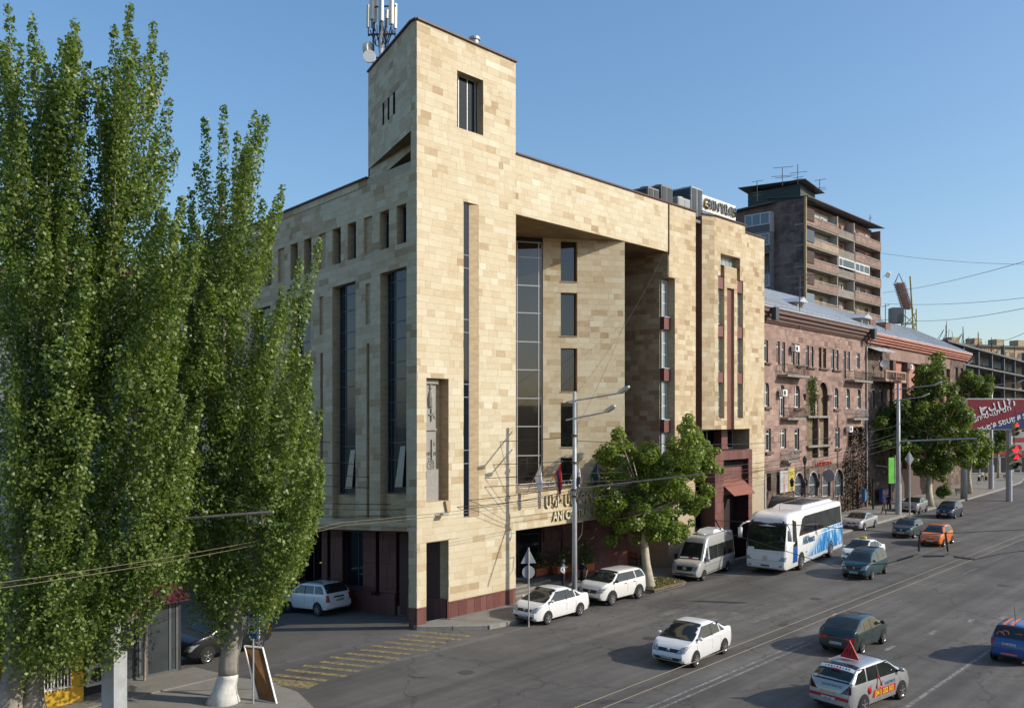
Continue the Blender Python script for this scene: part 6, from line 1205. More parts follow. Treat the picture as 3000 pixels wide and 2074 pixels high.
m_ = MB(); tp = [C.V(1.62, -C.hw - .02, .72), C.V(2.0, -C.hw - .02, .72), C.V(1.8, -C.side(1.8, 1.1) - .02, 1.12)]; [m_.tube([tp[i], tp[(i + 1) % 3]], .022, 5) for i in range(3)]; m_.build('red_triangle_sticker', RED, t, world=False)
mk(MB().lathe([(0, -.006), (.14, -.006), (.14, .006), (0, .006)], C.V(1.18, -C.hw * .985 - .01, .72), 16, 'y'), 'oval_sticker', RED)
mk(MB().box(-.02, .02, -.18, .18, -.025, .025), 'brake_lamp', TAIL).location = C.V(.42, 0, C.top(.42) + .08)
# blue hatchback at the right edge
a = g(2919, 1930); t, C, mk = car('matiz', 'driving_car', 'small blue hatchback with orange roof stripes at the right edge', 'car', a + Vector((2.34, 0, 0)), a, paint('bright_blue', (.012, .07, .26), .1), near='L', rear_plate='741 AM 61')
ORG = M('orange_sticker', (.75, .2, .07), rough=.5, var=.05, world=False)
for y in (-.05, .22):
    P = [[C.V(x, y + dy, C.tz(x, y + dy) + .008) for dy in (0, .13)] for x in np.linspace(.5, 2.1, 9)]; mk(C.grid(P), 'roof_stripe', ORG)
m_ = MB(); [m_.tube([C.V(C.xat(1.12 + .09 * math.sin(a_) + .06 * k, False) - .03, .34 - .16 * k + .13 * math.cos(a_), 1.12 + .09 * math.sin(a_) + .05 * k) for a_ in np.linspace(-.4, 3.4, 9)], .022, 5) for k in (0, 1)]; m_.build('window_sticker', ORG, t, world=False)
text('sovata', .11, frame(C.V(C.xat(1.2, False) - .04, -.32, 1.22), (0, -1, 0), (.6, 0, 1)), ORG, 'window_lettering', t, ext=.002, world=False)
mk(C.epatch([(-.3, .38), (.3, .38), (.3, .44), (-.3, .44)], -1), 'orange_reflector', ORG); mk(MB().tube([C.V(1.0, -.0, 1.5), C.V(.85, 0, 2.15)], .01, 4), 'aerial', BLACK)
car('mpv', 'driving_car', 'teal people carrier driving beside the white taxi', 'car', g(2547.5, 1697), g(2589.5, 1679), paint('teal', (.012, .055, .072), .2), plate='35 VV 004', spokes=5)
t, C, mk = car('sedan', 'taxi', 'white taxi with yellow roof sign between coach and teal car', 'taxi', None, None, WP, at=(36.4, -8.35, R(181)), plate='35 TX 11')
sg_ = mk(MB().box(-.08, .08, -.24, .24, 0, .14), 'roof_sign', M('taxi_yellow', (.72, .5, .06), rough=.5, var=.05)); sg_.location = C.V(2.3, 0, C.top(2.3) + .01); text('TAXI', .12, frame((.083, 0, .07), (0, 1, 0), (0, 0, 1)), BLACK, 'lettering', sg_, ext=.002, world=False)
car('bmw', 'parked_car', 'silver saloon parked behind the coach', 'car', g(2529.5, 1553), g(2558, 1545), SILV, plate='36 BB 01', group='cars parked by the avenue', spokes=7)
car('golf', 'driving_car', 'dark teal hatchback leading the orange car', 'car', g(2674, 1576), None, paint('dark_teal', (.012, .04, .048), .15), plate='35 LZ 048', rot=R(184)) if False else car('golf', 'driving_car', 'dark teal hatchback leading the orange car', 'car', g(2674, 1576), g(2674, 1576) + Vector((2.47, .15, 0)), paint('dark_teal', (.012, .04, .048), .15), plate='35 LZ 048')
car('micra', 'driving_car', 'small rounded orange hatchback on the avenue', 'car', g(2761, 1601), g(2761, 1601) + Vector((2.42, .1, 0)), paint('orange', (.72, .17, .015), .05), plate='36 OL 21')
car('hatch', 'driving_car', 'dark blue hatchback in the shade at the far kerb', 'car', g(2795, 1519), g(2795, 1519) + Vector((2.6, .12, 0)), paint('dark_blue', (.012, .022, .055), .2), plate='34 NM 07')
car('juke', 'parked_car', 'silver crossover parked at the kerb under the dark plane tree', 'car', g(2692, 1505), g(2692, 1505) + Vector((2.53, .14, 0)), paint('grey', (.33, .33, .33), .5), plate='35 AA 14', group='cars parked by the avenue', spokes=5)
zd = lambda y: -KS * y
pr = gpt(941, 1803, -.5); pf_ = gpt(871, 1793, -.68)
t, C, mk = car('duster', 'parked_car', 'white off-roader parked in the shaded side street', 'car', None, None, WP, at=(pr.x + .85, pr.y + 1.75, R(93)), z=zd(pr.y + 1.75), rear_plate='002 RN 63', group='cars in the side street', rim=M('steel_wheel', (.3, .3, .31), rough=.5), slope=(0, KS))
mk(C.epatch([(-.34, .92), (.34, .92), (.34, 1.0), (-.34, 1.0)], -1), 'black_trim', BLACK)
for sd in (1, -1): mk(MB().tube([C.V(.6, sd * .62, 1.66), C.V(.8, sd * .64, 1.72), C.V(2.3, sd * .64, 1.73), C.V(2.5, sd * .62, 1.66)], .022, 6), 'roof_rail', BLACK)
car('sedan', 'parked_car', 'black saloon half hidden by the poplar in the side street', 'car', None, None, paint('black', (.012, .013, .015), .1), at=(-1.4, 13.4, R(-85)), z=zd(13.4), group='cars in the side street', slope=(0, -KS), plate='34 AB 77')
car('duster', 'parked_car', 'black off-roader parked beside the glass kiosk', 'car', gpt(604, 1936, -.15), gpt(604, 1936, -.15) + Vector((2.66, .35, 0)), paint('black', (.012, .013, .015), .1), z=-.2, group='cars in the side street', spokes=5, slope=(-KS * .9, 0))
car('hatch', 'driving_car', 'distant silver car crossing beyond the far lamp poles', 'car', None, None, SILV, at=(142, 18, R(-40)), group='far cars')
# ---------------------------------------------------------------- coach and minibus
SPEC['coach'] = dict(L=12.1, W=2.55, wb=6.1, fo=2.75, tr=.5, top=[(0, 1.0), (.02, 2.7), (.12, 3.3), (.4, 3.55), (2, 3.6), (10.6, 3.6), (11.2, 3.5), (11.62, 3.2), (11.85, 2.4), (12.02, 1.35), (12.1, .7)], bot=.3, belt=(1.9, 1.9), pill=(6, 3), tum=.07, nose=(.88, .6), sg=4)
def star(parent, r, loc):
    m_ = MB().lathe([(r * .88, -.012), (r, -.012), (r, .012), (r * .88, .012)], (0, 0, 0), 24, 'x')
    for k in range(3): a = R(90 + 120 * k); m_.bar((0, 0, 0), (0, r * .9 * math.cos(a), r * .9 * math.sin(a)), .03, r * .22)
    return m_.build('star_emblem', CHROME, parent, world=False, loc=loc)
def livery():
    m = bpy.data.materials.new('coach_livery'); m.use_nodes = True; n = m.node_tree.nodes; l = m.node_tree.links; b = n['Principled BSDF']; b.inputs['Roughness'].default_value = .25; b.inputs['Coat Weight'].default_value = .6
    tc = n.new('ShaderNodeTexCoord'); sp = n.new('ShaderNodeSeparateXYZ'); l.new(tc.outputs['Object'], sp.inputs[0])
    mp = n.new('ShaderNodeMapping'); mp.inputs['Rotation'].default_value = (0, R(38), 0); mp.inputs['Scale'].default_value = (1, .0, .35); l.new(tc.outputs['Object'], mp.inputs[0])
    wv = n.new('ShaderNodeTexNoise'); wv.inputs['Scale'].default_value = 1.5; wv.inputs['Detail'].default_value = 4; wv.inputs['Distortion'].default_value = 2.0; l.new(mp.outputs[0], wv.inputs['Vector'])
    cr = n.new('ShaderNodeValToRGB'); e = cr.color_ramp.elements; e[0].position = .36; e[0].color = (.01, .09, .42, 1); e[1].position = .66; e[1].color = (.7, .78, .85, 1); q = e.new(.5); q.color = (.02, .33, .68, 1); l.new(wv.outputs[0], cr.inputs[0])
    # sweep: blue where -x*.62 + ... rises to the rear
    ma = n.new('ShaderNodeMath'); ma.operation = 'MULTIPLY_ADD'; ma.inputs[1].default_value = -.42; l.new(sp.outputs[0], ma.inputs[0])
    mz = n.new('ShaderNodeMath'); mz.operation = 'MULTIPLY'; mz.inputs[1].default_value = -1.0; l.new(sp.outputs[2], mz.inputs[0]); l.new(mz.outputs[0], ma.inputs[2])
    mb2 = n.new('ShaderNodeMath'); mb2.operation = 'MULTIPLY_ADD'; mb2.inputs[1].default_value = 1.3; l.new(wv.outputs[0], mb2.inputs[0]); l.new(ma.outputs[0], mb2.inputs[2])
    mr = n.new('ShaderNodeMapRange'); mr.inputs[1].default_value = -1.2; mr.inputs[2].default_value = -.55; l.new(mb2.outputs[0], mr.inputs[0])
    mx = n.new('ShaderNodeMix'); mx.data_type = 'RGBA'; mx.inputs[6].default_value = (.78, .78, .76, 1); l.new(mr.outputs[0], mx.inputs[0]); l.new(cr.outputs[0], mx.inputs[7]); l.new(mx.outputs[2], b.inputs['Base Color']); return m
a, b_ = g(2343, 1669), g(2436.5, 1634); h = (a - b_).normalized(); lf = Vector((-h.y, h.x, 0)); C = Car(SPEC['coach']); sp = SPEC['coach']
h = Vector((math.cos(math.atan2(h.y, h.x) + R(2.5)), math.sin(math.atan2(h.y, h.x) + R(2.5)), 0)); lf = Vector((-h.y, h.x, 0)); BS = 1.15; xw = sp['L'] / 2 - sp['fo']; ctr = a - lf * (C.hw - .1) * BS - h * xw * BS
bus = thing('touring_coach', 'white touring coach with blue wave livery parked before the portal', 'coach', ctr, math.atan2(h.y, h.x)); bus.scale = (BS, BS, BS); CW = paint('coach_white', (.76, .765, .75)); mk = lambda m_, n_, mt, par=None: m_.build(n_, mt, par or bus, world=False, smooth=True)
bd = C.body().build('body', CW, bus, world=False); smooth_angle(bd, 50); L = C.L
LIV = livery()
for sd in (1, -1):
    mk(C.spatch([(8.3, .36), (.06, .36), (.06, 2.05), (8.3, 2.05)], sd, .005, 24, 6), 'livery_panel', LIV)
    # swept side glazing in panes
    xs_ = [.25, 1.9, 3.55, 5.2, 6.85, 8.3]
    for i in range(5): mk(C.spatch([(xs_[i + 1] - .02, 2.08), (xs_[i] + .02, 2.08), (xs_[i] + .02, 3.2), (xs_[i + 1] - .02, 3.2)], sd, .010, 4, 4), 'side_window', CARGLASS)
    mk(C.spatch([(9.6, 2.08), (8.3, 2.08), (8.3, 3.2), (8.75, 3.06)], sd, .010, 5, 5), 'side_window', CARGLASS)
    mk(C.spatch([(10.95, .62), (10.1, .62), (10.0, 3.0), (10.62, 3.18)], sd, .012, 4, 8), 'front_door' if sd < 0 else 'cab_window', CARGLASS)
    mk(C.spatch([(10.92, .62), (10.12, .62), (10.1, 1.5), (10.86, 1.5)], sd, .018, 3, 3), 'blue_lower_panel', M('coach_blue_panel', (.015, .09, .35), rough=.2, var=.4, scale=1.2, world=False))
    for xw in (L - sp['fo'], L - sp['fo'] - sp['wb']):
        r = .5; ra = .62; V = []
        for i in range(17):
            a_ = math.pi * i / 16
            for q in (0.0, 1.0): x, zz = xw + ra * q * math.cos(a_), max(.3, r + ra * q * math.sin(a_) - (0 if q else .15)); V.append(C.V(x, sd * (C.side(x, zz) + .012), zz))
        mk(MB().add(V, [(2 * i, 2 * i + 1, 2 * i + 3, 2 * i + 2) for i in range(16)]), 'wheel_arch', BLACK); wheel(bus, xw - L / 2, sd * (C.side(xw, r) + .02), r, .3, CHROME, 10)
    mk(C.epatch([(sd * .78, .86), (sd * 1.18, .84), (sd * 1.22, 1.08), (sd * .98, 1.08)], 1, .012), 'headlight', LAMPG); mk(C.epatch([(sd * .8, .5), (sd * 1.02, .5), (sd * 1.0, .6), (sd * .82, .6)], 1, .012, 2, 2), 'fog_lamp', LAMPG)
    m_ = MB().tube([C.V(11.7, sd * 1.1, 3.05), C.V(12.0, sd * 1.35, 2.95), C.V(12.15, sd * 1.5, 2.75)], .05, 6); arm = mk(m_, 'mirror_arm', CW); mk(MB().box(-.08, .08, -.11, .11, -.42, .2), 'mirror', CW, arm).location = C.V(12.15, sd * 1.5, 2.5)
    mk(C.epatch([(sd * .95, .9), (sd * 1.2, .9), (sd * 1.2, 1.5), (sd * .95, 1.5)], -1), 'tail_light', TAIL)
mk(C.epatch([(-1.14, 1.45), (1.14, 1.45), (1.14, 3.16), (-1.14, 3.16)], 1, .012, 14, 14), 'windscreen', CARGLASS); mk(C.epatch([(-1.05, 1.45), (-.68, 1.45), (-.68, 1.58), (-1.05, 1.58)], 1, .03, 2, 2), 'route_card', WHITE)
star(bus, .15, C.V(C.end(0, 1.0, 1) + .03, 0, .98)); pl = mk(MB().box(-.008, .008, -.26, .26, -.056, .056), 'number_plate', PLATED); pl.location = C.V(C.end(0, .55, 1) + .03, 0, .55); text('881 OO 65', .1, frame((.011, 0, 0), (0, 1, 0), (0, 0, 1)), PLATEK, 'plate_number', pl, ext=.001, world=False)
mk(C.epatch([(-.75, .82), (.75, .82), (.8, .85), (-.8, .85)], 1, .01, 6, 1), 'panel_line', GREYF); mk(C.epatch([(-1.1, .68), (1.1, .68), (1.1, .695), (-1.1, .695)], 1, .008, 8, 1), 'bumper_line', GREYF)
rp_ = mk(MB().hexa([C.V(1.5, -.9, 3.58), C.V(8.2, -.9, 3.58), C.V(8.2, .9, 3.58), C.V(1.5, .9, 3.58), C.V(2.0, -.8, 3.76), C.V(7.6, -.8, 3.76), C.V(7.6, .8, 3.76), C.V(2.0, .8, 3.76)]), 'roof_pod', CW); smooth_angle(rp_, 20); mk(MB().box(-1.9, 2.2, -.62, .62, 0, .03), 'roof_solar_panel', M('roof_black', (.05, .05, .05), rough=.5, var=.3, world=False)).location = C.V(5.0, 0, 3.765)
mk(MB().tube([C.V(9.6, 0, 3.58), C.V(9.5, 0, 4.0)], .012, 4), 'aerial', BLACK)
for sd in (1, -1): text('ARKAtours', .68, frame(C.V(7.9 if sd > 0 else 7.2, sd * (C.hw + .016), 1.72), (-sd, 0, 0), (0, 0, 1)), M('coach_lettering', (.012, .1, .2), rough=.4, var=.05), 'lettering', bus, ext=.004, world=False, sx=.72, wt=.012)
text('+374', .14, frame(C.V(8.4, C.hw + .014, 1.0), (-1, 0, 0), (0, 0, 1)), BLU, 'small_lettering', bus, ext=.003, world=False)
for sd in (1, -1):
    for x in (2.6, 4.3, 5.9, 7.6, 9.0): mk(C.spatch([(x + .012, .4), (x - .012, .4), (x - .012, 1.3), (x + .012, 1.3)], sd, .007, 1, 3), 'locker_seam', GREYF)
SPEC['van'] = dict(L=7.0, W=1.99, wb=4.32, fo=1.0, tr=.34, top=[(0, .8), (.02, 2.2), (.1, 2.65), (.35, 2.78), (1, 2.82), (4.6, 2.8), (5.0, 2.68), (5.3, 2.35), (6.05, 1.38), (6.6, 1.2), (6.88, 1.0), (7.0, .55)], bot=.3, belt=(1.2, 1.14), pill=(4.3, 2), tum=.1, nose=(.84, .8), sg=5)
a, b_ = g(2056.5, 1702), g(2131, 1672); h = (a - b_).normalized(); lf = Vector((-h.y, h.x, 0)); C = Car(SPEC['van']); sp = SPEC['van']; mid = (a + b_) / 2 - lf * (C.hw - .1); xw = sp['L'] / 2 - sp['fo'] - sp['wb'] / 2; ctr = mid - h * xw
van = thing('minibus', 'silver high-roof minibus standing in front of the white coach', 'minibus', ctr, math.atan2(h.y, h.x)); VS = paint('van_silver', (.5, .5, .48), .4, .34); mk = lambda m_, n_, mt, par=None: m_.build(n_, mt, par or van, world=False, smooth=True)
bd = C.body().build('body', VS, van, world=False); smooth_angle(bd, 50); L = C.L
x0, x1 = C.xat(1.36, True), C.xat(2.36, True); mk(C.tpatch(x0, x1, .97, .97), 'windscreen', CARGLASS)
for k, (y0, y1, c) in enumerate(((-.7, -.1, WHITE), (-.05, .15, RED), (.2, .6, WHITE))): mk(C.grid([[C.V(x, y, C.tz(x, y) + .02) for y in (y0, y1)] for x in (x0 - .06, x0 - .14)]), 'dash_sign', c)
for sd in (1, -1):
    mk(C.spatch([(5.75, 1.22), (5.15, 1.22), (5.15, 2.08), (5.28, 2.08)], sd, .008), 'cab_window', CARGLASS)
    xs_ = [.35, 1.9, 3.4, 4.9]
    for i in range(3): mk(C.spatch([(xs_[i + 1] - .02, 1.22), (xs_[i] + .02, 1.22), (xs_[i] + .02, 2.1), (xs_[i + 1] - .02, 2.1)], sd, .008), 'side_window', CARGLASS)
    mk(C.spatch([(5.4, .42), (.6, .42), (.6, .47), (5.4, .47)], sd, .012, 8, 1), 'side_strip', CLAD); mk(C.spatch([(6.0, .93), (.4, .93), (.4, .955), (6.0, .955)], sd, .006, 8, 1), 'body_line', CLAD)
    for xw in (L - sp['fo'], L - sp['fo'] - sp['wb']):
        r = .34; ra = .42; V = []
        for i in range(15):
            a_ = math.pi * i / 14
            for q in (0.0, 1.0): x, zz = xw + ra * q * math.cos(a_), max(.3, r + ra * q * math.sin(a_) - (0 if q else .1)); V.append(C.V(x, sd * (C.plan(min(x, L)) + .008), zz))
        mk(MB().add(V, [(2 * i, 2 * i + 1, 2 * i + 3, 2 * i + 2) for i in range(14)]), 'wheel_arch', BLACK); wheel(van, xw - L / 2, sd * (C.side(xw, r) + .02), r, .22, M('steel_wheel', (.3, .3, .31), rough=.5), 8)
    mk(C.epatch([(sd * .55, .78), (sd * .86, .76), (sd * .93, 1.1), (sd * .74, .98)], 1, .01), 'headlight', LAMPG); mk(C.epatch([(sd * .6, .45), (sd * .8, .45), (sd * .8, .55), (sd * .6, .55)], 1, .01, 2, 2), 'fog_lamp', LAMPG); mk(C.epatch([(sd * .57, .77), (sd * .64, .77), (sd * .64, .82), (sd * .57, .82)], 1, .016, 2, 2), 'lit_indicator', AMBER)
    o = mk(MB().box(-.08, .06, -.1, .12, -.18, .18), 'door_mirror', VS if sd > 0 else BLACK); o.location = C.V(5.7, sd * 1.1, 1.4)
mk(C.epatch([(-.5, .72), (.5, .72), (.55, .98), (-.55, .98)], 1), 'grille', GRILLE); star(van, .13, C.V(C.end(0, .85, 1) + .03, 0, .85)); mk(C.epatch([(-.62, .46), (.62, .46), (.62, .56), (-.62, .56)], 1), 'intake', GRILLE)
pl = mk(MB().box(-.008, .008, -.26, .26, -.056, .056), 'number_plate', PLATED); pl.location = C.V(C.end(0, .44, 1) + .03, 0, .44); text('306 PP 13', .1, frame((.011, 0, 0), (0, 1, 0), (0, 0, 1)), PLATEK, 'plate_number', pl, ext=.001, world=False)
ac = mk(MB().hexa([C.V(1.4, -.6, 2.8), C.V(3.4, -.6, 2.8), C.V(3.4, .6, 2.8), C.V(1.4, .6, 2.8), C.V(1.6, -.5, 3.0), C.V(3.1, -.5, 3.0), C.V(3.1, .5, 3.0), C.V(1.6, .5, 3.0)]), 'roof_air_conditioner', CW); smooth_angle(ac, 20)
mk(MB().box(-.35, .35, -.4, .4, 0, .05), 'roof_hatch', VS).location = C.V(4.2, 0, 2.8); mk(MB().tube([C.V(4.95, 0, 2.68), C.V(4.8, 0, 3.3)], .01, 4), 'aerial', BLACK)
for sd in (1, -1): mk(C.epatch([(sd * .5, 1.2), (sd * .3, 1.2), (sd * .3, 1.23), (sd * .5, 1.23)], 1, .01, 2, 1), 'bonnet_vent', BLACK)
# ================================================================== on the hotel: flags, roof plant, sign, mast
def flag(px0, py0, px1, py1, cols_, label, hang, y0=-.05):
    a = ypt(px0, py0, y0); b = ypt(px1, py1, -1.15); t = thing('flag', label, 'flag', a, 0, 'flags over the entrance')
    MB().tube([a, b + (b - a) * .03], .022, 6).build('pole', M('flag_pole', (.35, .3, .22), rough=.5), t)
    n = 12; m = 10; V = []; F = []; mi = []
    d = (a - b).normalized()
    for i in range(n + 1):
        for j in range(m + 1):
            f = j / m; q = b + d * (.1 + .95 * f * (1 - .35 * i / n)); drop = hang * i / n; p = q - Vector((0, 0, drop)) + Vector((.09 * math.sin(j * 1.7 + i * .35) * (i / n), .10 * math.cos(j * 1.5 + i * .3) * (i / n), 0)); p.x += (b.x - q.x) * .55 * (i / n); p.y += (b.y - q.y) * .55 * (i / n); V.append(p)
    for i in range(n):
        for j in range(m): F.append((i * (m + 1) + j, i * (m + 1) + j + 1, (i + 1) * (m + 1) + j + 1, (i + 1) * (m + 1) + j)); mi.append(min(len(cols_) - 1, int(j / m * len(cols_))))
    o = MB(); o.v = [tuple(p) for p in V]; o.f = F; o.m = mi; o.build('cloth', [M('flag_' + c, k, rough=.8, var=.06) for c, k in cols_], t, smooth=True)
wv = ('white', (.85, .85, .88)); flag(1544, 1443, 1588, 1353, [wv], 'white flag hanging nearest the corner over the entrance', 1.55)
flag(1600, 1438, 1646, 1352, [('red', (.62, .03, .03)), ('blue', (.02, .045, .22)), ('orange', (.75, .22, .03))], 'red, blue and orange flag over the entrance', 1.55)
flag(1655, 1432, 1700, 1346, [wv, ('azure', (.03, .16, .5))], 'white and blue flag partly behind the lamp pole', 1.35)
flag(1712, 1425, 1752, 1345, [('navy', (.02, .05, .16)), ('dark_green', (.012, .05, .035))], 'dark blue and green flag beside the plane tree', 1.3)
ROOFZ = 25.1
def roofunit(name, label, px0, px1, pyt, y, dep, mats, zb=25.1, grp='roof plant'):
    a = ypt(px0, pyt, y); b = ypt(px1, pyt, y); z1 = a.z; t = thing(name, label, 'air handler', (a.x, y, zb), 0, grp); w_ = b.x - a.x
    MB().box(0, w_, 0, dep, 0, z1 - zb).build('casing', mats[0], t, world=False)
    for k in range(2): MB().box(.08 + k * w_ / 2, w_ / 2 - .08 + k * w_ / 2, -.03, .01, .35, z1 - zb - .12).build('coil_panel', mats[1], t, world=False)
    MB().box(-.03, .01, .15, dep - .15, .35, z1 - zb - .12).build('side_panel', mats[1], t, world=False); MB().lathe([(0, 0), (.42, 0), (.42, .14), (.36, .14)], (w_ / 2, dep / 2, z1 - zb), 16).build('fan_ring', mats[0], t, world=False)
COIL = M('dark_coil', (.02, .028, .035), rough=.5, var=.2, world=False); UG = M('unit_grey', (.38, .39, .38), rough=.5, var=.12, world=False); UD = M('unit_taupe', (.2, .18, .17), rough=.5, var=.1, world=False)
roofunit('roof_air_unit', 'dark roof air unit furthest left behind the parapet', 1899, 1930, 546, 1.2, 1.3, (UD, COIL)); roofunit('roof_air_unit', 'dark roof air unit next to the grey boxes', 1938, 1970, 540, 1.2, 1.3, (UD, COIL))
roofunit('roof_air_unit', 'low grey roof air unit between the dark unit and the sign', 1986, 2022, 575, 1.0, 1.2, (UG, M('unit_panel', (.3, .31, .31), rough=.5, var=.1, world=False))); roofunit('roof_air_unit', 'tall grey roof air unit with black grilles behind the sign', 2026, 2058, 545, 2.4, 2.0, (UG, COIL))
sA, sB = ypt(2058, 570, .4), ypt(2155, 604, .4); zt, zb = ypt(2058, 570, .4).z, ypt(2058, 616, .4).z
t = thing('roof_sign', 'white rooftop sign board with Armenian lettering for a hotel', 'sign', (sA.x, .4, zb - 1.0)); MB().box(sA.x, sB.x, .4, .55, zb, zt).build('board', M('sign_white', (.8, .8, .78), rough=.4, var=.03), t)
for k in range(4): MB().tube([(sA.x + .2 + k * (sB.x - sA.x - .4) / 3, .5, zb - 1.0), (sA.x + .2 + k * (sB.x - sA.x - .4) / 3, .5, zb + .1)], .06, 6).build('leg', STEEL, t)
sc_ = (sB.x - sA.x) / 5.6
tx = text('ՀՅՈՒՐԱՆՈՑ', 1.12 * sc_, frame(((sA.x + sB.x) / 2, .30, (zb + zt) / 2 - .05), (1, 0, 0), (0, 0, 1)), M('letter_blue_grey', (.16, .2, .26), rough=.4, var=.05), 'letters', t, ext=.06, sx=.8, wt=.0); text('ՀՅՈՒՐԱՆՈՑ', 1.12 * sc_, frame(((sA.x + sB.x) / 2 - .03, .36, (zb + zt) / 2 - .08), (1, 0, 0), (0, 0, 1)), GOLD, 'letter_sides', tx, ext=.05, sx=.8, wt=.008)
b = Vector((3.3, 6.0, 30.2)); t = thing('antenna_mast', 'cluster of white mobile antennas on a mast behind the tower parapet', 'antenna', b); AW = M('antenna_white', (.68, .66, .58), rough=.5, var=.05); dA = (b - CAM).dot(FW); KB = M('cable_black', (.02, .02, .022), rough=.7)
def ap(px, py, o=0.0): return dpt(px, py, dA + o)
MB().tube([ap(1116, 235), ap(1116, -40)], .13, 8).build('mast', STEEL, t); m_ = MB()
for px in (1094, 1130): m_.tube([ap(px, 215, .3), ap(px, 60, .3)], .06, 6)
m_.tube([ap(1078, 103), ap(1160, 100)], .06, 6); m_.tube([ap(1082, 22), ap(1160, 18)], .05, 6); m_.tube([ap(1090, 172), ap(1118, 168)], .05, 6); m_.build('brackets', IRON, t)
for px, y0, y1, w_, o in ((1079, 16, 82, .17, 0), (1089, -30, 58, .26, -.5), (1097, -20, 67, .26, .2), (1116, -40, 63, .3, -.6), (1133, 30, 56, .2, .3), (1146, -20, 72, .28, -.2), (1157, 12, 84, .18, .3)):
    a = ap(px, y1, o); c = ap(px + 1, y0, o); MB().bar(a, c, w_, .16).build('panel_antenna', AW, t); MB().tube([a, a - Vector((0, 0, .5))], .03, 5).build('connector', KB, t)
m_ = MB(); rg = random.Random(3)
for k in range(16):
    p = ap(rg.uniform(1080, 1158), rg.uniform(72, 95), rg.uniform(-.4, .4)); q = ap(1114 + rg.uniform(-6, 6), rg.uniform(105, 140)); md = p.lerp(q, .5) - Vector((0, 0, rg.uniform(.2, .6))); m_.tube([p, md, q, ap(1114 + rg.uniform(-3, 3), 210)], .03, 4)
m_.build('cables', KB, t)
o = MB().lathe([(0, 0), (.36, .0), (.36, .12), (0, .16)], (0, 0, 0), 20, 'y').build('dish', WHITE, t, loc=ap(1082, 165, -.3) - b, world=False); o.rotation_euler = (0, 0, R(-45)); o = MB().lathe([(0, 0), (.42, .0), (.42, .3), (0, .36)], (0, 0, 0), 20, 'y').build('dish', AW, t, loc=ap(1086, 145, .2) - b, world=False); o.rotation_euler = (0, 0, R(20))
p = ypt(1390, 122, 3.0); t = tag(MB().lathe([(.26, -1.2), (.26, .35), (.34, .36), (.34, .5), (0, .6)], (0, 0, 0), 16).build('roof_vent', STEEL, None, loc=(p.x, 3.0, p.z - .3)), 'short steel vent cowl showing above the tower parapet', 'vent')

# ================================================================== lamp poles and signs
def lamp_head(m_, p, d):
    d = Vector(d).normalized(); s = Vector((-d.y, d.x, 0)); n = [p + d * a + s * b * w_ + Vector((0, 0, c)) for a, w_, c0, c1 in ((0, .07, -.03, .05), (.25, .17, -.08, .1), (.62, .17, -.04, .16), (.8, .09, .04, .14)) for b, c in ((-1, c0), (1, c0), (1, c1), (-1, c1))]
    F = [(i * 4 + k, i * 4 + (k + 1) % 4, i * 4 + 4 + (k + 1) % 4, i * 4 + 4 + k) for i in range(3) for k in range(4)] + [(3, 2, 1, 0), (12, 13, 14, 15)]
    return m_.add(n, F)
POLE = M('painted_steel_pole', (.40, .42, .44), rough=.5, var=.15, scale=3, metal=.2)
def lamp_pole(label, base, h, heads, r=(.16, .10), cat='lamp post', name='lamp_post', sleeve=0):
    t = thing(name, label, cat, base, 0, 'lamp posts'); MB().tube([(0, 0, -.1), (0, 0, h * .4), (0, 0, h)], [r[0], (r[0] + r[1]) / 2, r[1]], 14).build('pole', POLE, t, world=False, smooth=True)
    if sleeve: MB().tube([(0, 0, -.1), (0, 0, sleeve)], r[0] * 1.25, 14).build('base_sleeve', POLE, t, world=False)
    for (l_, z, up) in heads:
        arm = MB().tube([(0, .6, z - .06), (0, -l_, z + up)], .045, 8).build('arm', POLE, t, world=False); hd = MB(); lamp_head(hd, Vector((0, -l_, z + up)), (0, -1, .35)); o = hd.build('lamp_head', M('lamp_alu', (.55, .54, .48), rough=.4, var=.1), arm, world=False); smooth_angle(o, 50)
    return t
pb = Vector((8.68, -3.2, .0)); tp = lamp_pole('grey lamp pole with two heads and cables before the hotel entrance', pb, 12.1, ((2.9, 11.6, .35), (2.0, 10.6, .35)))
m_ = MB()
for z in (6.35, 6.7, 8.2, 9.7): m_.lathe([(.17, -.05), (.19, -.05), (.19, .05), (.17, .05)], (0, 0, z), 12)
for k in range(5): m_.tube([(.2 + .22 * math.cos(a * .52), -.15, 6.3 + (.3 + .03 * k) * math.sin(a * .52)) for a in range(13)], .018, 4)
m_.tube([(.1, -.1, 4.9), (.6, -.1, 4.9), (.5, -.1, 4.2), (.15, -.1, 3.9)], .03, 6); m_.box(.1, .3, -.3, -.12, 7.0, 7.4); m_.build('cable_clamps', IRON, tp, world=False)
lamp_pole('lamp pole with two heads in front of the dark plane tree', gpt(2632, 1508, .15), 14.2, ((3.6, 13.6, .3), (2.4, 12.4, .3)), (.25, .16), sleeve=3.4)
lamp_pole('plain grey pole left of the far plane trunk', gpt(2824, 1462, .15), 9.6, (), (.42, .36)); lamp_pole('grey pole with a control box at the far kerb', gpt(2904, 1433, .15), 15.5, ((3.4, 15.2, .3),), (.3, .2), sleeve=3.5); lamp_pole('far pole below the billboard by the seated man', gpt(2953, 1398, .15), 11.8, (), (.3, .26))
lp_ = gpt(335, 2112, .05); tq = lamp_pole('thick grey pole with a square sleeve by the glass kiosk', lp_, 8.2, (), (.23, .19)); MB().prism([(-.29, -.29), (.29, -.29), (.29, .29), (-.29, .29)], -.1, dpt(335, 1910, (lp_ - CAM).dot(FW)).z - lp_.z).rot(R(20)).build('square_sleeve', POLE, tq, world=False)
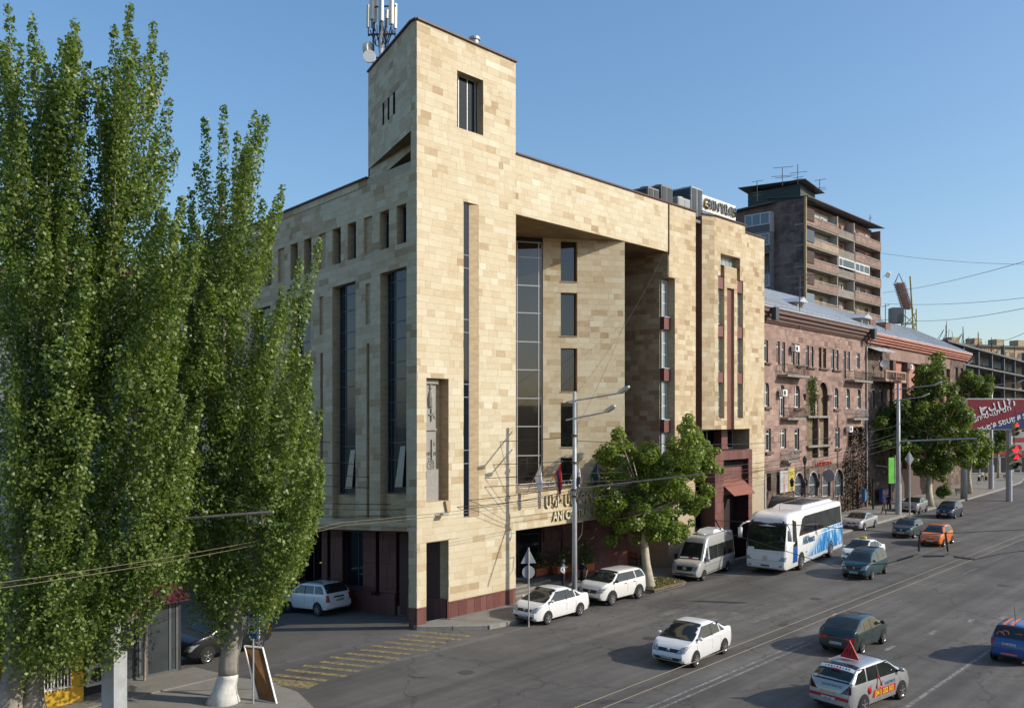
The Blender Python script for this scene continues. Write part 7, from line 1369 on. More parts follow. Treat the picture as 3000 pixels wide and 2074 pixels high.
p0, p1 = dpt(560, 1517, 30.5), dpt(801, 1499, 29.6); rt_ = dpt(335, 1540, 31); t = thing('trolley_bracket', 'rusty bracket arm reaching out of the corner poplar', 'bracket', p0); MB().tube([rt_, p0, p1], .05, 6).build('arm', M('rusty_tube', (.3, .24, .2), rough=.8, var=.3), t); m_ = MB()
for px in (725, 768): a = dpt(px, 1503, 29.8); m_.tube([a, a - Vector((0, 0, .42))], .02, 5); m_.lathe([(.03, 0), (.05, -.1), (.03, -.2)], a - Vector((0, 0, .2)), 8)
m_.tube([dpt(770, 1494, 29.8), dpt(650, 1460, 30.5)], .012, 4); m_.build('hangers', IRON, t)
rustp = gpt(424, 1990, .05); tag(MB().tube([rustp - Vector((0, 0, .1)), rustp + Vector((.03, 0, 5.0))], [.055, .05], 10).build('thin_pipe', M('rusty_pipe', (.28, .22, .17), rough=.8, var=.4, scale=6)), 'thin rusty pipe standing before the kiosk glass', 'pipe')
# road sign seen from behind
b = Vector((4.23, -3.79, 0)); t = thing('road_sign', 'road sign post with triangle and disc seen from behind', 'sign', b); ds = (b - CAM).dot(FW); zt_ = dpt(1553, 1604, ds).z; MB().tube([(0, 0, -.1), (0, 0, zt_)], .038, 8).build('post', M('worn_post', (.45, .42, .38), rough=.6, var=.3), t, world=False); SB_ = M('sign_back', (.33, .35, .37), rough=.55, var=.1, metal=.2)
fm = Matrix.Rotation(math.atan2(RT.y, RT.x) + R(12), 4, 'Z')
def plate(poly, z, name, par, mat_=SB_, off=.045, th=.02):
    n = len(poly); V = [fm @ Vector((p[0], off, z + p[1])) for p in poly] + [fm @ Vector((p[0], off + th, z + p[1])) for p in poly]; return MB().add(V, [tuple(range(n - 1, -1, -1)), tuple(range(n, 2 * n))] + [(i, (i + 1) % n, n + (i + 1) % n, n + i) for i in range(n)]).build(name, mat_, par, world=False)
plate([(-.4, 0), (.4, 0), (0, .78)], dpt(1553, 1650, ds).z, 'triangle_plate', t); plate([(.33 * math.cos(a * .3142), .33 * math.sin(a * .3142)) for a in range(20)], dpt(1553, 1676, ds).z, 'round_plate', t)
b = gpt(2665, 1508, .1); ds = (b - CAM).dot(FW); t = thing('road_sign', 'tall post with diamond sign seen from behind by the silver crossover', 'sign', b); MB().tube([(0, 0, -.1), (-.1, 0, dpt(2657, 1325, ds).z)], [.1, .06], 8).build('post', POLE, t, world=False); plate([(0, -.85), (.55, 0), (0, .85), (-.55, 0)], dpt(2658, 1347, ds).z, 'diamond_plate', t)
# taxi stand sign and leaning board
b = gpt(742, 2060, .05); ds = (b - CAM).dot(FW); t = thing('taxi_sign', 'blue taxi stand sign on a thin post by the corner poplar', 'sign', b); MB().tube([(0, 0, -.1), (0, 0, dpt(742, 1790, ds).z)], .032, 8).build('post', POLE, t, world=False)
fm = Matrix.Rotation(math.atan2(RT.y, RT.x) + R(-18), 4, 'Z'); z0, z1 = dpt(742, 1872, ds).z, dpt(742, 1798, ds).z; bp = MB(); V = [fm @ Vector((x, y, z)) for x in (-.22, .22) for y in (-.1, -.05) for z in (z0, z1)]; bp.add(V, [(0, 1, 3, 2), (4, 6, 7, 5), (0, 4, 5, 1), (2, 3, 7, 6), (0, 2, 6, 4), (1, 5, 7, 3)]); sp_ = bp.build('plate', M('sign_blue', (.02, .075, .24), rough=.4, var=.08), t, world=False)
bp = MB().add([fm @ Vector((x, y, z)) for x in (-.22, .22) for y in (.06, .1) for z in (z0, z1)], [(0, 1, 3, 2), (4, 6, 7, 5), (0, 4, 5, 1), (2, 3, 7, 6), (0, 2, 6, 4), (1, 5, 7, 3)]).build('rear_plate', WHITE, t, world=False)
def onp(x, z, o=-.107): return fm @ Vector((x, o, z))
zm = (z0 + z1) / 2; MB().add([onp(-.16, zm - .27), onp(.16, zm - .27), onp(.16, zm + .3), onp(-.16, zm + .3)], [(0, 1, 2, 3)]).build('white_field', M('sign_cream', (.5, .52, .5), rough=.5, var=.05), sp_, world=False)
xd, yd = fm.to_3x3() @ Vector((1, 0, 0)), Vector((0, 0, 1)); text('ՏԱՔՍԻ', .115, frame(onp(0, zm + .22, -.112), xd, yd), BLACK, 'lettering', sp_, ext=.001, world=False, sx=.8); text('TAXI', .115, frame(onp(0, zm + .11, -.112), xd, yd), BLACK, 'lettering', sp_, ext=.001, world=False, sx=.8)
ic = [(-.09, -.2), (-.05, -.2), (-.05, -.15), (.05, -.15), (.05, -.2), (.09, -.2), (.1, -.08), (.06, .02), (-.06, .02), (-.1, -.08)]; MB().add([onp(x, zm + z - .02, -.112) for x, z in ic], [tuple(range(10))]).build('car_pictogram', BLACK, sp_, world=False)
q = [gpt(757, 2049, .05), gpt(811, 2060, .05)]; t = thing('leaning_board', 'brown wooden board with white edge propped behind the taxi sign', 'board', (q[0] + q[1]) / 2); dt = (q[0] - CAM).dot(FW); tp2 = [dpt(770, 1896, dt + .35), dpt(716, 1891, dt + .35)]; pts = q + tp2; nrm = (q[1] - q[0]).cross(tp2[1] - q[0]).normalized(); nrm = nrm if nrm.dot(FW) > 0 else -nrm
MB().hexa([pts[0], pts[1], pts[1] + nrm * .03, pts[0] + nrm * .03, pts[3], pts[2], pts[2] + nrm * .03, pts[3] + nrm * .03]).build('board', M('stained_plywood', (.17, .085, .03), rough=.8, var=.4, scale=1.5), t); m_ = MB(); [m_.bar(pts[i] - nrm * .01, pts[(i + 1) % 4] - nrm * .01, .06, .05) for i in range(4)]; m_.build('frame', WHITE, t); MB().bar(pts[3].lerp(pts[2], .5) + nrm * .05, gpt(745, 2040, .05) + FW * 1.0, .05).build('prop', OLDW, t)
# ---------------------------------------------------------------- kiosk, yellow wall
KY = 1.9; kz = lambda px, py: ypt(px, py, KY); a, b = kz(345, 1990), kz(522, 1990); zk1 = kz(440, 1768).z; t = thing('glass_kiosk', 'dark glass kiosk with maroon tiled eaves behind the left trees', 'kiosk', (a.x, KY, .0)); PK = Plane((a.x, KY), 0.0); LK = b.x - a.x
window(t, PK, 0, LK, .0, zk1, .0, cols=(LK * .36, LK * .47, LK * .86), rows=(), fw=.09, fmat=M('kiosk_frame', (.14, .15, .16), rough=.4, metal=.3), gmat=M('kiosk_glass', (.045, .055, .06), rough=.08, var=.3, scale=.7, spec=.6), name='glazing')
MB().pbox(PK, LK + .0, LK + .12, -.3, zk1, .0, 3.2).build('side_wall', M('kiosk_side', (.03, .032, .035), rough=.5), t); MB().pbox(PK, -.1, LK, -.4, .0, .02, 3.2).build('plinth', CONC, t)
MB().pbox(PK, -.3, LK + .3, zk1, zk1 + .08, -.5, 3.4).build('roof_slab', M('kiosk_roof', (.06, .02, .03), rough=.5), t); TL = M('maroon_tile', (.12, .02, .035), rough=.35, var=.25)
for k in range(12):
    u = -.3 + k * (LK + .6) / 12; m_ = MB(); n = 6; w_ = (LK + .6) / 12
    for r_ in range(1): m_.add([PK(u + w_ * i / n, zk1 + .05 + .09 * math.sin(math.pi * i / n) + (.55 if e else 0), -.55 + (1.0 if e else 0)) for e in (0, 1) for i in range(n + 1)], [(i, i + 1, n + 2 + i, n + 1 + i) for i in range(n)])
    m_.build('eaves_tile', TL, t)
o = kz(384, 1803); MB().pbox(PK, o.x - a.x - .18, o.x - a.x + .35, o.z - .25, o.z + .1, -.03, -.01).build('price_card', WHITE, t); MB().pbox(PK, o.x - a.x - .18, o.x - a.x + .4, o.z - .05, o.z + .14, -.045, -.032).build('red_price_strip', M('price_red', (.5, .03, .02), rough=.5), t); text('53 00', .12, frame(PK(o.x - a.x + .1, o.z + .045, -.05), (1, 0, 0), (0, 0, 1)), WHITE, 'price_lettering', t, ext=.002)
YW = .6; yz = lambda px, py: ypt(px, py, YW); a, b = yz(-60, 1900), yz(245, 1900); zt_ = yz(200, 1700).z; t = thing('yellow_shop', 'yellow rendered shop wall with barred window at the lower left', 'building', (b.x - 3, YW, .05)); PYW = Plane((a.x, YW), 0.0); L_ = b.x - a.x; u0, u1 = yz(118, 1950).x - a.x, yz(206, 1950).x - a.x; z0, z1 = yz(160, 2022).z, yz(160, 1895).z; m_ = MB(); backing(m_, PYW, 0, L_, -.2, 3.4, [(u0, u1, z0, z1)], d=0); reveal(m_, PYW, (u0, u1, z0, z1), .25); m_.pbox(PYW, L_ - .02, L_, -.2, 3.4, .02, 4); m_.pbox(PYW, 0, L_, 3.38, 3.4, .02, 4); m_.build('wall', M('yellow_render', (.62, .38, .04), rough=.85, var=.1, scale=2), t)
window(t, PYW, u0, u1, z0, z1, .18, cols=((u0 + u1) / 2,), fw=.06, fmat=PVC, gmat=PANE); m_ = MB(); [m_.tube([PYW(u0 + (u1 - u0) * k / 9, z0 - .02, -.06), PYW(u0 + (u1 - u0) * k / 9, z1, -.06)], .018, 6) for k in range(10)]; [m_.tube([PYW(u0 - .02, z, -.06), PYW(u1 + .02, z, -.06)], .018, 6) for z in (z0 + .05, (z0 + z1) / 2, z1 - .05)]; m_.build('window_bars', WHITE, t)
DW = 1.2; dz = lambda px, py: ypt(px, py, DW); a, b = dz(244, 1900), dz(348, 1900); t = thing('dark_cabin', 'dark panelled cabin wall between yellow shop and kiosk', 'building', (a.x, DW, .05)); MB().box(a.x, b.x, DW, DW + 3, -.2, 3.2).build('wall', M('cabin_dark', (.022, .024, .03), rough=.6, var=.15), t); MB().box(a.x - .1, b.x + .1, DW - .3, DW + 3.1, 3.2, 3.3).build('roof', BLACK, t)
c = dz(275, 1968); t = thing('air_conditioner', 'white air conditioner box beside the yellow shop wall', 'air conditioner', (c.x, DW, c.z), 0); MB().box(-.42, .42, -.36, -.02, -.42, .42).build('casing', M('dirty_white', (.5, .5, .48), rough=.6, var=.15), t, world=False); MB().lathe([(0, -.385), (.27, -.38), (.28, -.36)], (-.0, 0, -.02), 18, 'y').build('fan_grille', BLACK, t, world=False); MB().box(-.5, .5, -.42, 0, .44, .5).build('rain_hood', BLACK, t, world=False)
# ---------------------------------------------------------------- planters, bench, ornate lamp, boxes by the tuff house
PLM = leafmat('planter_leaf', (.05, .09, .02), (.1, .15, .03), (.18, .22, .06)); TERR = M('terracotta', (.42, .13, .05), rough=.8, var=.12)
def planter(label, px, py, y, w_, hgt, n, seed):
    p = ypt(px, py, y); t = thing('planter', label, 'planter', (p.x, y, p.z), 0, 'terracotta planters'); MB().hexa([(-w_ / 2 + .06, -.18, 0), (w_ / 2 - .06, -.18, 0), (w_ / 2 - .06, .18, 0), (-w_ / 2 + .06, .18, 0), (-w_ / 2, -.24, .42), (w_ / 2, -.24, .42), (w_ / 2, .24, .42), (-w_ / 2, .24, .42)]).build('trough', TERR, t, world=False); MB().box(-w_ / 2 - .03, w_ / 2 + .03, -.27, .27, .42, .48).build('rim', TERR, t, world=False)
    rg = random.Random(seed); pts = [Vector((p.x + rg.gauss(0, w_ * .26), y + rg.gauss(0, .2), p.z + .5 + abs(rg.gauss(0, .45)) * hgt)) for _ in range(n)]; leafmesh(pts, .11, seed, PLM, 'plant', t)
planter('terracotta planter with tall shrub right of the lamp pole', 1714, 1672, .9, 1.5, 1.5, 900, 3); planter('terracotta planter behind the man in white', 1650, 1676, 1.9, 1.6, 1.2, 600, 4); planter('small terracotta planter by the entrance doors', 1582, 1684, 2.8, 1.2, .9, 400, 5)
p = gpt(1850, 1652, .2); t = thing('bench', 'wrought iron bench beyond the granite wall', 'bench', p, R(90)); m_ = MB(); [m_.box(-.7, .7, -.2 + k * .12, -.1 + k * .12, .42, .45) for k in range(4)]; m_.build('seat', OLDW, t, world=False); m_ = MB(); [m_.box(-.7, .7, .27, .3, .55 + k * .13, .64 + k * .13) for k in range(3)]; m_.build('backrest', M('red_slats', (.35, .08, .04), rough=.7), t, world=False)
for x in (-.62, .62): m_ = MB(); m_.tube([(x, -.22, 0), (x, -.2, .42), (x, .25, .42), (x, .3, .95)], .025, 6); m_.tube([(x, .25, 0), (x, .22, .42)], .025, 6); m_.tube([(x, -.22, .42), (x, -.25, .62), (x, .2, .66)], .02, 6); m_.build('leg', BLACK, t, world=False)
p = ypt(2358, 1440, 2.2); t = thing('ornate_lamp', 'black cast iron street lamp with five lanterns', 'street lamp', (p.x, 2.2, .2)); dL = (Vector((p.x, 2.2, 0)) - CAM).dot(FW); zT = dpt(2358, 1336, dL).z; IR = M('cast_iron', (.015, .016, .017), rough=.5, var=.1); m_ = MB().lathe([(.3, 0), (.3, .2), (.14, .5), (.1, 1.4), (.16, 1.5), (.07, 1.7), (.06, zT - 1.0), (.1, zT - .9), (.04, zT - .6)], (0, 0, .0), 10); m_.build('post', IR, t, world=False, smooth=True); ar = MB(); LG_ = M('lantern_glass', (.2, .22, .23), rough=.15, var=.1)
def lantern(x, y, z): 
    o = MB().lathe([(.06, 0), (.13, .06), (.2, .5), (.24, .52), (.12, .7), (.03, .86)], (x, y, z), 6).build('lantern', IR, t, world=False); MB().lathe([(.125, .1), (.19, .46)], (x, y, z), 6).build('glass', LG_, o, world=False)
lantern(0, 0, zT - 1.0)
for k in range(4):
    a_ = R(20 + 90 * k); x, y = 1.15 * math.cos(a_), 1.15 * math.sin(a_); ar.tube([(0, 0, zT - 3.6), (x * .5, y * .5, zT - 3.9), (x, y, zT - 3.5), (x, y, zT - 3.1)], .04, 6); ar.tube([(x * .3, y * .3, zT - 3.75), (x * .6, y * .6, zT - 3.2), (x * .35, y * .35, zT - 3.0)], .025, 5); lantern(x, y, zT - 3.1)
ar.build('scroll_arms', IR, t, world=False)
for px, lb_ in ((2221, 'thin white drain pipe at the end of the hotel'), (2241, 'second white pipe beside the tuff house door')):
    p = ypt(px, 1450, .6); tag(MB().tube([(p.x, .6, .2), (p.x, .6, ypt(px, 1388, .6).z)], .11, 8).build('standing_pipe', M('pipe_white', (.55, .55, .53), rough=.5, var=.1)), lb_, 'pipe')
c = PB1.uz(2270, 1455); t = thing('cafe_awning', 'round-topped cafe awning sign with red lettering behind the coach', 'awning', PB1(c[0], c[1] - 1.2, -1.5)); m_ = MB(); pr_ = [(1.5 * math.cos(a * math.pi / 12), 1.3 * math.sin(a * math.pi / 12)) for a in range(13)]; m_.pprism(PB1, [(c[0] + x, c[1] - 1.2 + z) for x, z in pr_], -2.2, -.1); m_.build('canopy', M('awning_taupe', (.1, .095, .085), rough=.8, var=.15), t); text('ԿԱՖԵ', .7, frame(PB1(c[0], c[1] - .7, -2.23), PB1.u, (0, 0, 1)), M('red_letters', (.5, .02, .015)), 'lettering', t, ext=.01)
for px, py, w_, h_, c_, nm, lb_ in ((2515, 1449, .9, 1.4, (.05, .2, .4), 'payphone_box', 'small blue payphone box on the creeper wall'), (2577, 1448, 3.4, 1.6, (.05, .07, .25), 'kiosk_banner', 'blue banner with yellow lettering behind the women in black')):
    u, z = PB1.uz(px, py); t = thing(nm, lb_, 'box' if w_ < 1 else 'banner', PB1(u, z, -.6)); o = MB().pbox(PB1, u - w_ / 2, u + w_ / 2, z - h_ / 2, z + h_ / 2, -.9, -.5).build('panel', M(nm + '_blue', c_, rough=.5, var=.2), t)
    if w_ > 1: text('ՏՊԱԳՐՈՒՄ', .55, frame(PB1(u, z + .3, -.92), PB1.u, (0, 0, 1)), YL, 'lettering', o, ext=.01, sx=1.05)
    else: MB().pbox(PB1, u - .3, u + .3, z - .5, z + .4, -.93, -.9).build('face', M('pale_blue', (.3, .42, .5), rough=.5), o)
u, z = PB1.uz(2612, 1378); p = dpt(2612, 1378, 99); t = thing('green_banner', 'bright green vertical banner beside the lamp pole', 'banner', p - Vector((0, 0, 4.5))); PGn = Plane(p.xy, math.atan2(RT.y, RT.x) + R(20)); MB().pbox(PGn, -.4, .4, p.z - 1.45, p.z + 1.45, 0, .06).build('cloth', M('banner_green', (.12, .5, .05), rough=.6, var=.25, scale=1.5), t); MB().tube([PGn(.5, p.z - 5.0, 0), PGn(.5, p.z + 1.7, 0)], .05, 6).build('post', POLE, t)
# wrought iron arch frame before the second tuff house
p = gpt(2607, 1492, .2); dG = (p - CAM).dot(FW); t = thing('iron_arch', 'dark iron gateway arch between creeper and lamp pole', 'arch', p); m_ = MB(); Q = lambda px, py: dpt(px, py, dG) - p
for a, b_ in (((2608, 1460), (2608, 1402)), ((2556, 1406), (2612, 1406))): m_.bar(Q(*a), Q(*b_), .28)
m_.tube([Q(2568 + 20 - 20 * math.cos(a * math.pi / 10), 1400 - 30 * math.sin(a * math.pi / 10)) for a in range(11)], .09, 6); m_.tube([Q(2565, 1364), Q(2612, 1370)], .1, 6); [m_.tube([Q(2572 + k * 8, 1402), Q(2574 + k * 8, 1385 + abs(k - 2) * 4)], .05, 5) for k in range(5)]; m_.tube([Q(2608, 1462), Q(2608, 1490)], .12, 6); m_.tube([Q(2558, 1406), Q(2558, 1492)], .12, 6); m_.build('frame', IR, t, world=False)
# ---------------------------------------------------------------- traffic lights hung over the crossing
RL = M('red_signal', (.5, .01, .01), rough=.3, var=0, emit=(1, .02, .03), es=1.6); SH = M('signal_housing', (.2, .19, .12), rough=.6, var=.15); DK = M('signal_dark', (.02, .025, .02), rough=.3, var=0)
def signal(label, px, pyt, pyb, D, sc, count=None):
    top = dpt(px, pyt, D); bot = dpt(px, pyb, D); h = top.z - bot.z; t = thing('traffic_light', label, 'traffic light', bot, math.atan2(RT.y, RT.x) + R(8), 'hanging traffic lights'); w_ = h * sc
    MB().box(-w_ / 2, w_ / 2, 0, .2, 0, h).build('housing', SH, t, world=False); MB().tube([(0, .1, h), (0, .1, h + .9)], .03, 6).build('hanger', IRON, t, world=False); r = h / 6 * .82
    for k in range(3):
        z = h * (5 - 2 * k) / 6; lit = k == 0; MB().lathe([(0, -.05), (r * .8, -.03), (r, 0)], (0, 0, z), 16, 'y').build('lens', RL if lit else DK, t, world=False)
        m_ = MB(); n = 12; V = [(r * 1.1 * math.cos(math.pi * i / n), y, z + r * 1.1 * math.sin(math.pi * i / n)) for y in (0, -r * 1.3) for i in range(n + 1)]; m_.add(V, [(i, i + 1, n + 2 + i, n + 1 + i) for i in range(n)]); m_.build('visor', SH, t, world=False)
        if count and k == 1: text(count, r * 1.7, frame((0, -.06, z), (1, 0, 0), (0, 0, 1)), RL, 'countdown', t, ext=.01, world=False, wt=.01)
    return t
signal('smaller hanging traffic light showing red before the billboard', 2978, 1237, 1277, 62, .5); signal('larger hanging traffic light with red countdown 30', 2975, 1303, 1376, 48, .55, '30')
# ================================================================== people
SKIN = M('skin', (.42, .24, .16), rough=.6, var=.05); HAIRG = M('grey_hair', (.3, .29, .28), rough=.8); HAIRB = M('dark_hair', (.02, .015, .012), rough=.6)
CLO = lambda n_, c: M('cloth_' + n_, c, rough=.9, var=.1, scale=6)
def person(label, pos, h, heading, top, low, shoe, hair, pose='stand', skirt=False, sleeves=True, group='people on the pavement'):
    t = thing('person', label, 'person', pos, heading, group); s = h / 1.75; J = {}
    # x forward, y left
    J.update(pelvis=(0, 0, .93), waist=(0, 0, 1.08), chest=(.01, 0, 1.32), neck=(.01, 0, 1.48), head0=(.03, 0, 1.56), head1=(.04, 0, 1.66), crown=(.03, 0, 1.72))
    for sd, k in ((1, 'l'), (-1, 'r')):
        st = {'stand': .0, 'walk': .16 * sd, 'sit': 0}.get(pose, 0)
        J.update({k + 'hip': (0, .09 * sd, .9), k + 'knee': (.03 + st * .8, .1 * sd, .5), k + 'ankle': (st * 1.6 - .02, .1 * sd, .09), k + 'toe': (st * 1.6 + .16, .12 * sd, .04), k + 'sho': (0, .19 * sd, 1.42), k + 'elb': (-.05 - st * .5, .25 * sd, 1.14), k + 'wri': (.06 - st * .9, .24 * sd, .9), k + 'hand': (.1 - st, .23 * sd, .8)})
    if pose == 'akimbo': J.update(lelb=(.12, .3, 1.2), lwri=(.24, .12, 1.32), lhand=(.28, .06, 1.38), relb=(-.12, -.36, 1.16), rwri=(.02, -.2, 1.0), rhand=(.06, -.16, .97))
    if pose == 'sit':
        for k in ('pelvis', 'waist', 'chest', 'neck', 'head0', 'head1', 'crown', 'lsho', 'rsho', 'lelb', 'relb', 'lwri', 'rwri', 'lhand', 'rhand'): x, y, z = J[k]; J[k] = (x + max(0, z - .9) * .35, y, z - .45)
        for sd, k in ((1, 'l'), (-1, 'r')): J.update({k + 'hip': (0, .09 * sd, .47), k + 'knee': (.42, .12 * sd, .48), k + 'ankle': (.44, .12 * sd, .08), k + 'toe': (.6, .13 * sd, .04), k + 'wri': (.42, .1 * sd, .62), k + 'hand': (.5, .05 * sd, .6)})
    rad = dict(pelvis=.15, waist=.125, chest=.15, neck=.055, head0=.075, head1=.1, crown=.07, hip=.09, knee=.06, ankle=.045, toe=.035, sho=.065, elb=.045, wri=.033, hand=.035)
    bones = [('pelvis', 'waist', 0), ('waist', 'chest', 0), ('chest', 'neck', 0), ('neck', 'head0', 2), ('head0', 'head1', 2), ('head1', 'crown', 3)]
    for k in 'lr': bones += [('pelvis', k + 'hip', 1), (k + 'hip', k + 'knee', 1), (k + 'knee', k + 'ankle', 2 if skirt else 1), (k + 'ankle', k + 'toe', 4), ('chest', k + 'sho', 0), (k + 'sho', k + 'elb', 0), (k + 'elb', k + 'wri', 0 if sleeves else 2), (k + 'wri', k + 'hand', 2)]
    names = list(J); me = bpy.data.meshes.new('body'); me.from_pydata([Vector(J[n_]) * s for n_ in names], [(names.index(a), names.index(b)) for a, b, _ in bones], []); o = bpy.data.objects.new('body', me); col.objects.link(o); sk = o.modifiers.new('s', 'SKIN'); sk.use_smooth_shade = True
    for i, n_ in enumerate(names): r = rad.get(n_, rad.get(n_[1:], .05)) * s; sv = me.skin_vertices[0].data[i]; sv.radius = (r, r * (1.25 if n_ in ('pelvis', 'waist', 'chest') else 1)); sv.use_root = n_ == 'pelvis'
    sb = o.modifiers.new('u', 'SUBSURF'); sb.levels = 1; sb.render_levels = 1; bpy.context.view_layer.update(); m2 = bpy.data.meshes.new_from_object(o.evaluated_get(bpy.context.evaluated_depsgraph_get())); bpy.data.objects.remove(o)
    for mm in (top, low, SKIN, hair, shoe): m2.materials.append(mm)
    segs = [(Vector(J[a]) * s, Vector(J[b]) * s, k) for a, b, k in bones]
    for f in m2.polygons:
        c = Vector(f.center); best = min(segs, key=lambda q: ((c - (q[0] + (q[1] - q[0]) * max(0, min(1, (c - q[0]).dot(q[1] - q[0]) / max(1e-6, (q[1] - q[0]).length_squared))))).length)); f.material_index = best[2]; f.use_smooth = True
    bd = link('body', m2, t, False); hd = Vector(J['head1']) * s; MB().lathe([(.0, .1), (.07, .085), (.1, .02), (.098, -.05), (.06, -.1)], (hd.x - .02 * s, hd.y, hd.z + .02), 12).build('hair', hair, bd, world=False, smooth=True)
    if skirt: MB().lathe([(.13, 1.12), (.17, .98), (.2, .7), (.23, .48)], (0, 0, 0), 14).build('skirt', low, bd, world=False, smooth=True)
    m_ = MB()
    for k in 'lr':
        hnd = Vector(J[k + 'hand']) * s; d = (Vector(J[k + 'hand']) - Vector(J[k + 'wri'])).normalized(); sdv = d.cross(Vector((1, 0, .2))).normalized()
        for i in range(4): b0 = hnd + sdv * (.022 * (i - 1.5)); m_.tube([b0, b0 + d * .05, b0 + d * (.085 - .008 * abs(i - 1.2)) + Vector((.012, 0, 0))], .009, 5)
        m_.tube([hnd + sdv * .035 - d * .02, hnd + sdv * .06 + d * .03], .01, 5)
    m_.build('fingers', SKIN, bd, world=False)
    return t
person('man in white shirt and dark trousers standing by the lamp pole', gpt(1650, 1724, .35), 1.76, R(-60), CLO('white_shirt', (.62, .66, .7)), CLO('navy', (.015, .018, .03)), BLACK, HAIRG, 'akimbo')
person('woman in black dress half hidden behind the lamp pole', gpt(1708, 1722, .35), 1.68, R(200), CLO('black', (.012, .012, .016)), CLO('black', (.012, .012, .016)), BLACK, HAIRB, 'stand', True, False)
person('woman in black walking past the parked silver crossover', gpt(2589, 1508, .2), 1.7, R(250), CLO('black', (.012, .012, .016)), CLO('black', (.012, .012, .016)), CLO('tan_shoe', (.4, .28, .2)), HAIRB, 'walk', False, False)
person('second woman in black standing behind the first at the kerb', gpt(2603, 1492, .2), 1.68, R(200), CLO('black', (.012, .012, .016)), CLO('black', (.012, .012, .016)), BLACK, HAIRB, 'stand')
person('woman in white top and dark shorts walking away down the pavement', gpt(2868, 1417, .2), 1.68, R(40), CLO('white_top', (.55, .5, .45)), CLO('dark_shorts', (.03, .03, .035)), CLO('red_shoe', (.4, .05, .08)), HAIRB, 'walk', True, False)
person('person in pale shirt between the two women on the far pavement', gpt(2878, 1410, .2), 1.76, R(40), CLO('pale_shirt', (.55, .57, .6)), CLO('grey', (.08, .08, .09)), BLACK, HAIRB, 'walk')
person('woman in bright yellow shirt and black shorts on the far pavement', gpt(2889, 1415, .2), 1.72, R(40), CLO('yellow_shirt', (.72, .42, .02)), CLO('dark_shorts', (.03, .03, .035)), CLO('white_shoe', (.6, .6, .6)), HAIRB, 'walk', True, False)
bp_ = gpt(2952, 1406, .2); person('man in pale shirt sitting on the far bench', bp_, 1.74, R(185), CLO('pale_shirt', (.55, .57, .6)), CLO('navy', (.015, .018, .03)), BLACK, HAIRG, 'sit'); person('man in white shirt standing behind the far bench', gpt(2966, 1399, .2), 1.74, R(200), CLO('white_shirt', (.62, .66, .7)), CLO('white_trousers', (.4, .4, .42)), BLACK, HAIRB, 'walk')
for p, lb_ in ((gpt(2954, 1407, .2), 'dark iron bench under the seated man'), (gpt(2816, 1452, .2), 'small iron bench beside the far grey pole')):
    t = thing('bench', lb_, 'bench', p, R(95)); m_ = MB(); [m_.box(-.7, .7, -.2 + k * .13, -.1 + k * .13, .40, .44) for k in range(4)]; m_.build('seat', IR, t, world=False); m_ = MB(); [m_.box(-.7, .7, .3, .33, .55 + k * .14, .64 + k * .14) for k in range(3)]; m_.build('backrest', IR, t, world=False)
    for x in (-.6, .6): MB().tube([(x, -.2, 0), (x, -.18, .42), (x, .26, .42), (x, .33, .95)], .03, 6).build('leg', IR, t, world=False)
# ================================================================== overhead wires
WIRE = M('wire_dark', (.035, .033, .03), rough=.6, var=0); CONTACT = M('contact_wire', (.24, .2, .13), rough=.5, var=.1, metal=.3)
def wire(a, b, sag, label, r=.016, mat_=WIRE, name='overhead_wire', grp='overhead wires', n=14):
    a, b = Vector(a), Vector(b); return tag(MB().tube([a.lerp(b, k / n) - Vector((0, 0, sag * 4 * (k / n) * (1 - k / n))) for k in range(n + 1)], r, 4, cap=False).build(name, mat_), label, 'wire', grp)
P1 = lambda z: Vector((8.68, -3.2, z)); far_l = lambda px, py, d: dpt(px, py, d)
ORD = ('topmost', 'second', 'third', 'fourth', 'fifth', 'sixth', 'lowest'); oi = 0
for z, (px, py, d), sag in ((9.6, (560, 1265, 50), .5), (8.3, (540, 1320, 48), .5), (7.6, (520, 1345, 46), .6), (7.2, (520, 1385, 46), .6), (6.9, (500, 1430, 44), .9), (6.7, (500, 1478, 44), 1.0), (6.5, (500, 1450, 42), .8)): wire(P1(z), far_l(px, py, d), sag, '%s of the cables from the near lamp pole past the hotel corner' % ORD[oi], .017); oi += 1
P2b = gpt(2632, 1508, .15); P2 = lambda z: Vector((P2b.x, P2b.y, z)); oi = 0
for z1, z2, sag in ((9.4, 9.8, .9), (7.6, 9.0, 1.0), (7.1, 8.6, .9), (6.8, 8.2, .8), (6.2, 7.6, .7)): wire(P1(z1), P2(z2), sag, '%s cable along the avenue between the two lamp poles' % (ORD[:4] + ORD[6:])[oi], .018); oi += 1
wire(P1(11.9), (22.6, .1, 22.0), .6, 'longer faint cable rising from the near lamp pole to the hotel soffit', .01); wire(P1(10.0), (18.0, .05, 17.0), .4, 'shorter faint cable rising from the near lamp pole to the slanting wall', .01)
oi = 0
for a, b, d1, d2 in (((2585, 858), (3040, 755), 130, 70), ((2580, 742), (3040, 775), 130, 120), ((2590, 890), (3040, 868), 120, 90), ((2670, 940), (3040, 895), 120, 70), ((2900, 1000), (3040, 955), 120, 60)): wire(dpt(*a, d1), dpt(*b, d2), .4, ('wire sloping up to the right from the high-rise edge', 'highest wire in the sky right of the high-rise', 'level wire passing behind the folded crane jib', 'wire sloping up to the right from the crane cab', 'lowest sky wire over the unfinished building')[oi], .022); oi += 1
oi = 0
for px, py in ((2000, 1957), (2000, 1986)):
    a = gpt(px, py, 5.7); wire((a.x - 30, a.y, 5.7), (a.x + 190, a.y + .6, 5.7), .0, ('upper of two pale trolley wires over the carriageway', 'lower of two pale trolley wires over the carriageway')[oi], .007, CONTACT, 'trolley_wire', 'trolley wires', 20); oi += 1
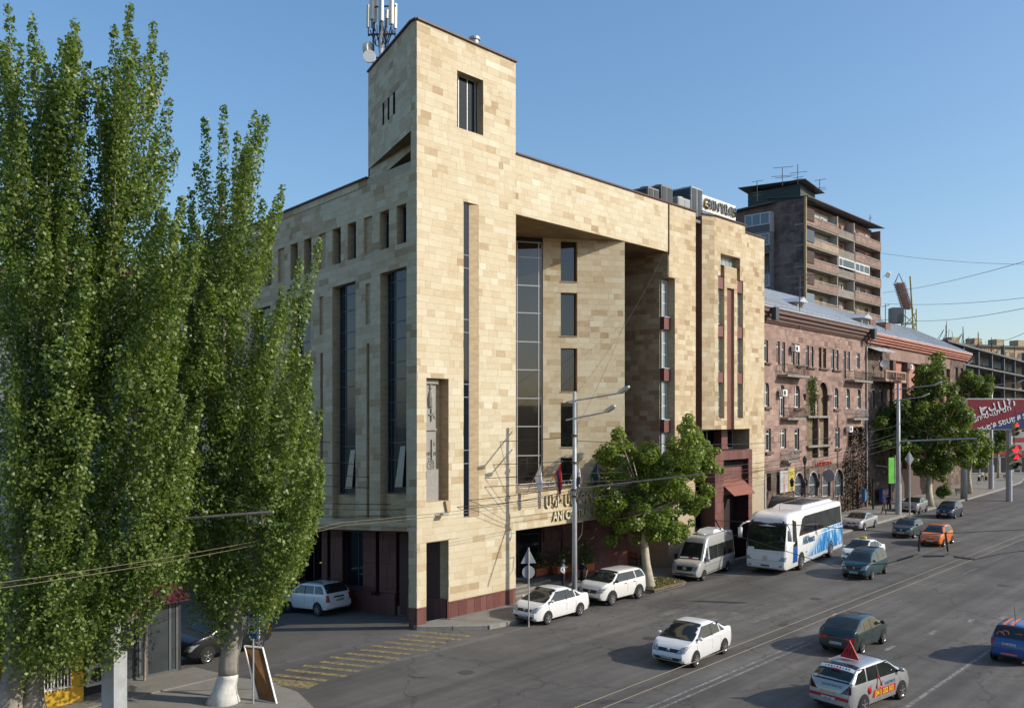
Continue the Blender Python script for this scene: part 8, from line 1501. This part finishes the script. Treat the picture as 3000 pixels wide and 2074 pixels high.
for (a, b) in (((-40, 1712), (1000, 1530)), ((-40, 1728), (1000, 1540))):
    p, q = dpt(*a, 22), dpt(*b, 36); nm = 'upper' if b[1] < 1535 else 'lower'; wire(p, q, .15, nm + ' trolley wire sweeping in front of the poplars', .010, CONTACT, 'trolley_wire', 'trolley wires'); wire(q, P1(6.4 if b[1] < 1535 else 6.25), .1, nm + ' trolley wire from the hotel corner to the lamp pole', .010, CONTACT, 'trolley_wire', 'trolley wires')
# span wire with black insulators over the road
D0 = 31.0; t = thing('span_wire', 'black insulators on the span wire hanging over the orange car', 'wire', dpt(2735, 1625, D0)); Q = lambda px, py, d=D0: dpt(px, py, d); m_ = MB(); [m_.tube([Q(*a), Q(*b)], .035, 8) for a, b in (((2628, 1642), (2675, 1628)), ((2705, 1629), (2765, 1628)), ((2795, 1630), (2855, 1638)), ((2694, 1565), (2692, 1615)), ((2770, 1562), (2777, 1615)))]; m_.build('insulators', BLACK, t); m_ = MB()
m_.tube([Q(2095, 1545, 34), Q(2130, 1560, 34), Q(2450, 1660, 32), Q(2600, 1650), Q(2628, 1642)], .013, 5); m_.tube([Q(2675, 1628), Q(2690, 1622), Q(2705, 1629)], .012, 5); m_.tube([Q(2765, 1628), Q(2780, 1620), Q(2795, 1630)], .012, 5); m_.tube([Q(2855, 1638), Q(2930, 1622), Q(3050, 1606)], .014, 5); m_.tube([Q(2094, 1524, 34), Q(2300, 1535, 33), Q(2590, 1557), Q(2694, 1566), Q(2770, 1562), Q(3050, 1548)], .013, 5); m_.build('cable', WIRE, t); m_ = MB(); m_.tube([Q(2089, 1540, 34), Q(2096, 1522, 34), Q(2112, 1550, 34)], .04, 6); m_.build('end_insulator', BLACK, t)
# rusty bracket arm over the plane tree, bracket on the far pole
t = thing('bracket_arm', 'rusty bracket arm from the near lamp pole over the plane tree', 'bracket', P1(6.6)); MB().tube([P1(6.75), dpt(2060, 1388, 46)], .045, 6).build('arm', M('rusty_tube', (.3, .24, .2)), t)
t = thing('bracket_arm', 'long pale bracket arm on the far lamp pole', 'bracket', P2(6.2)); q = dpt(2862, 1284, 92); MB().tube([P2(8.1), q], .09, 6).build('arm', POLE, t); MB().tube([P2(10.6), q.lerp(P2(8.1), .45)], .02, 4).build('stay', WIRE, t)
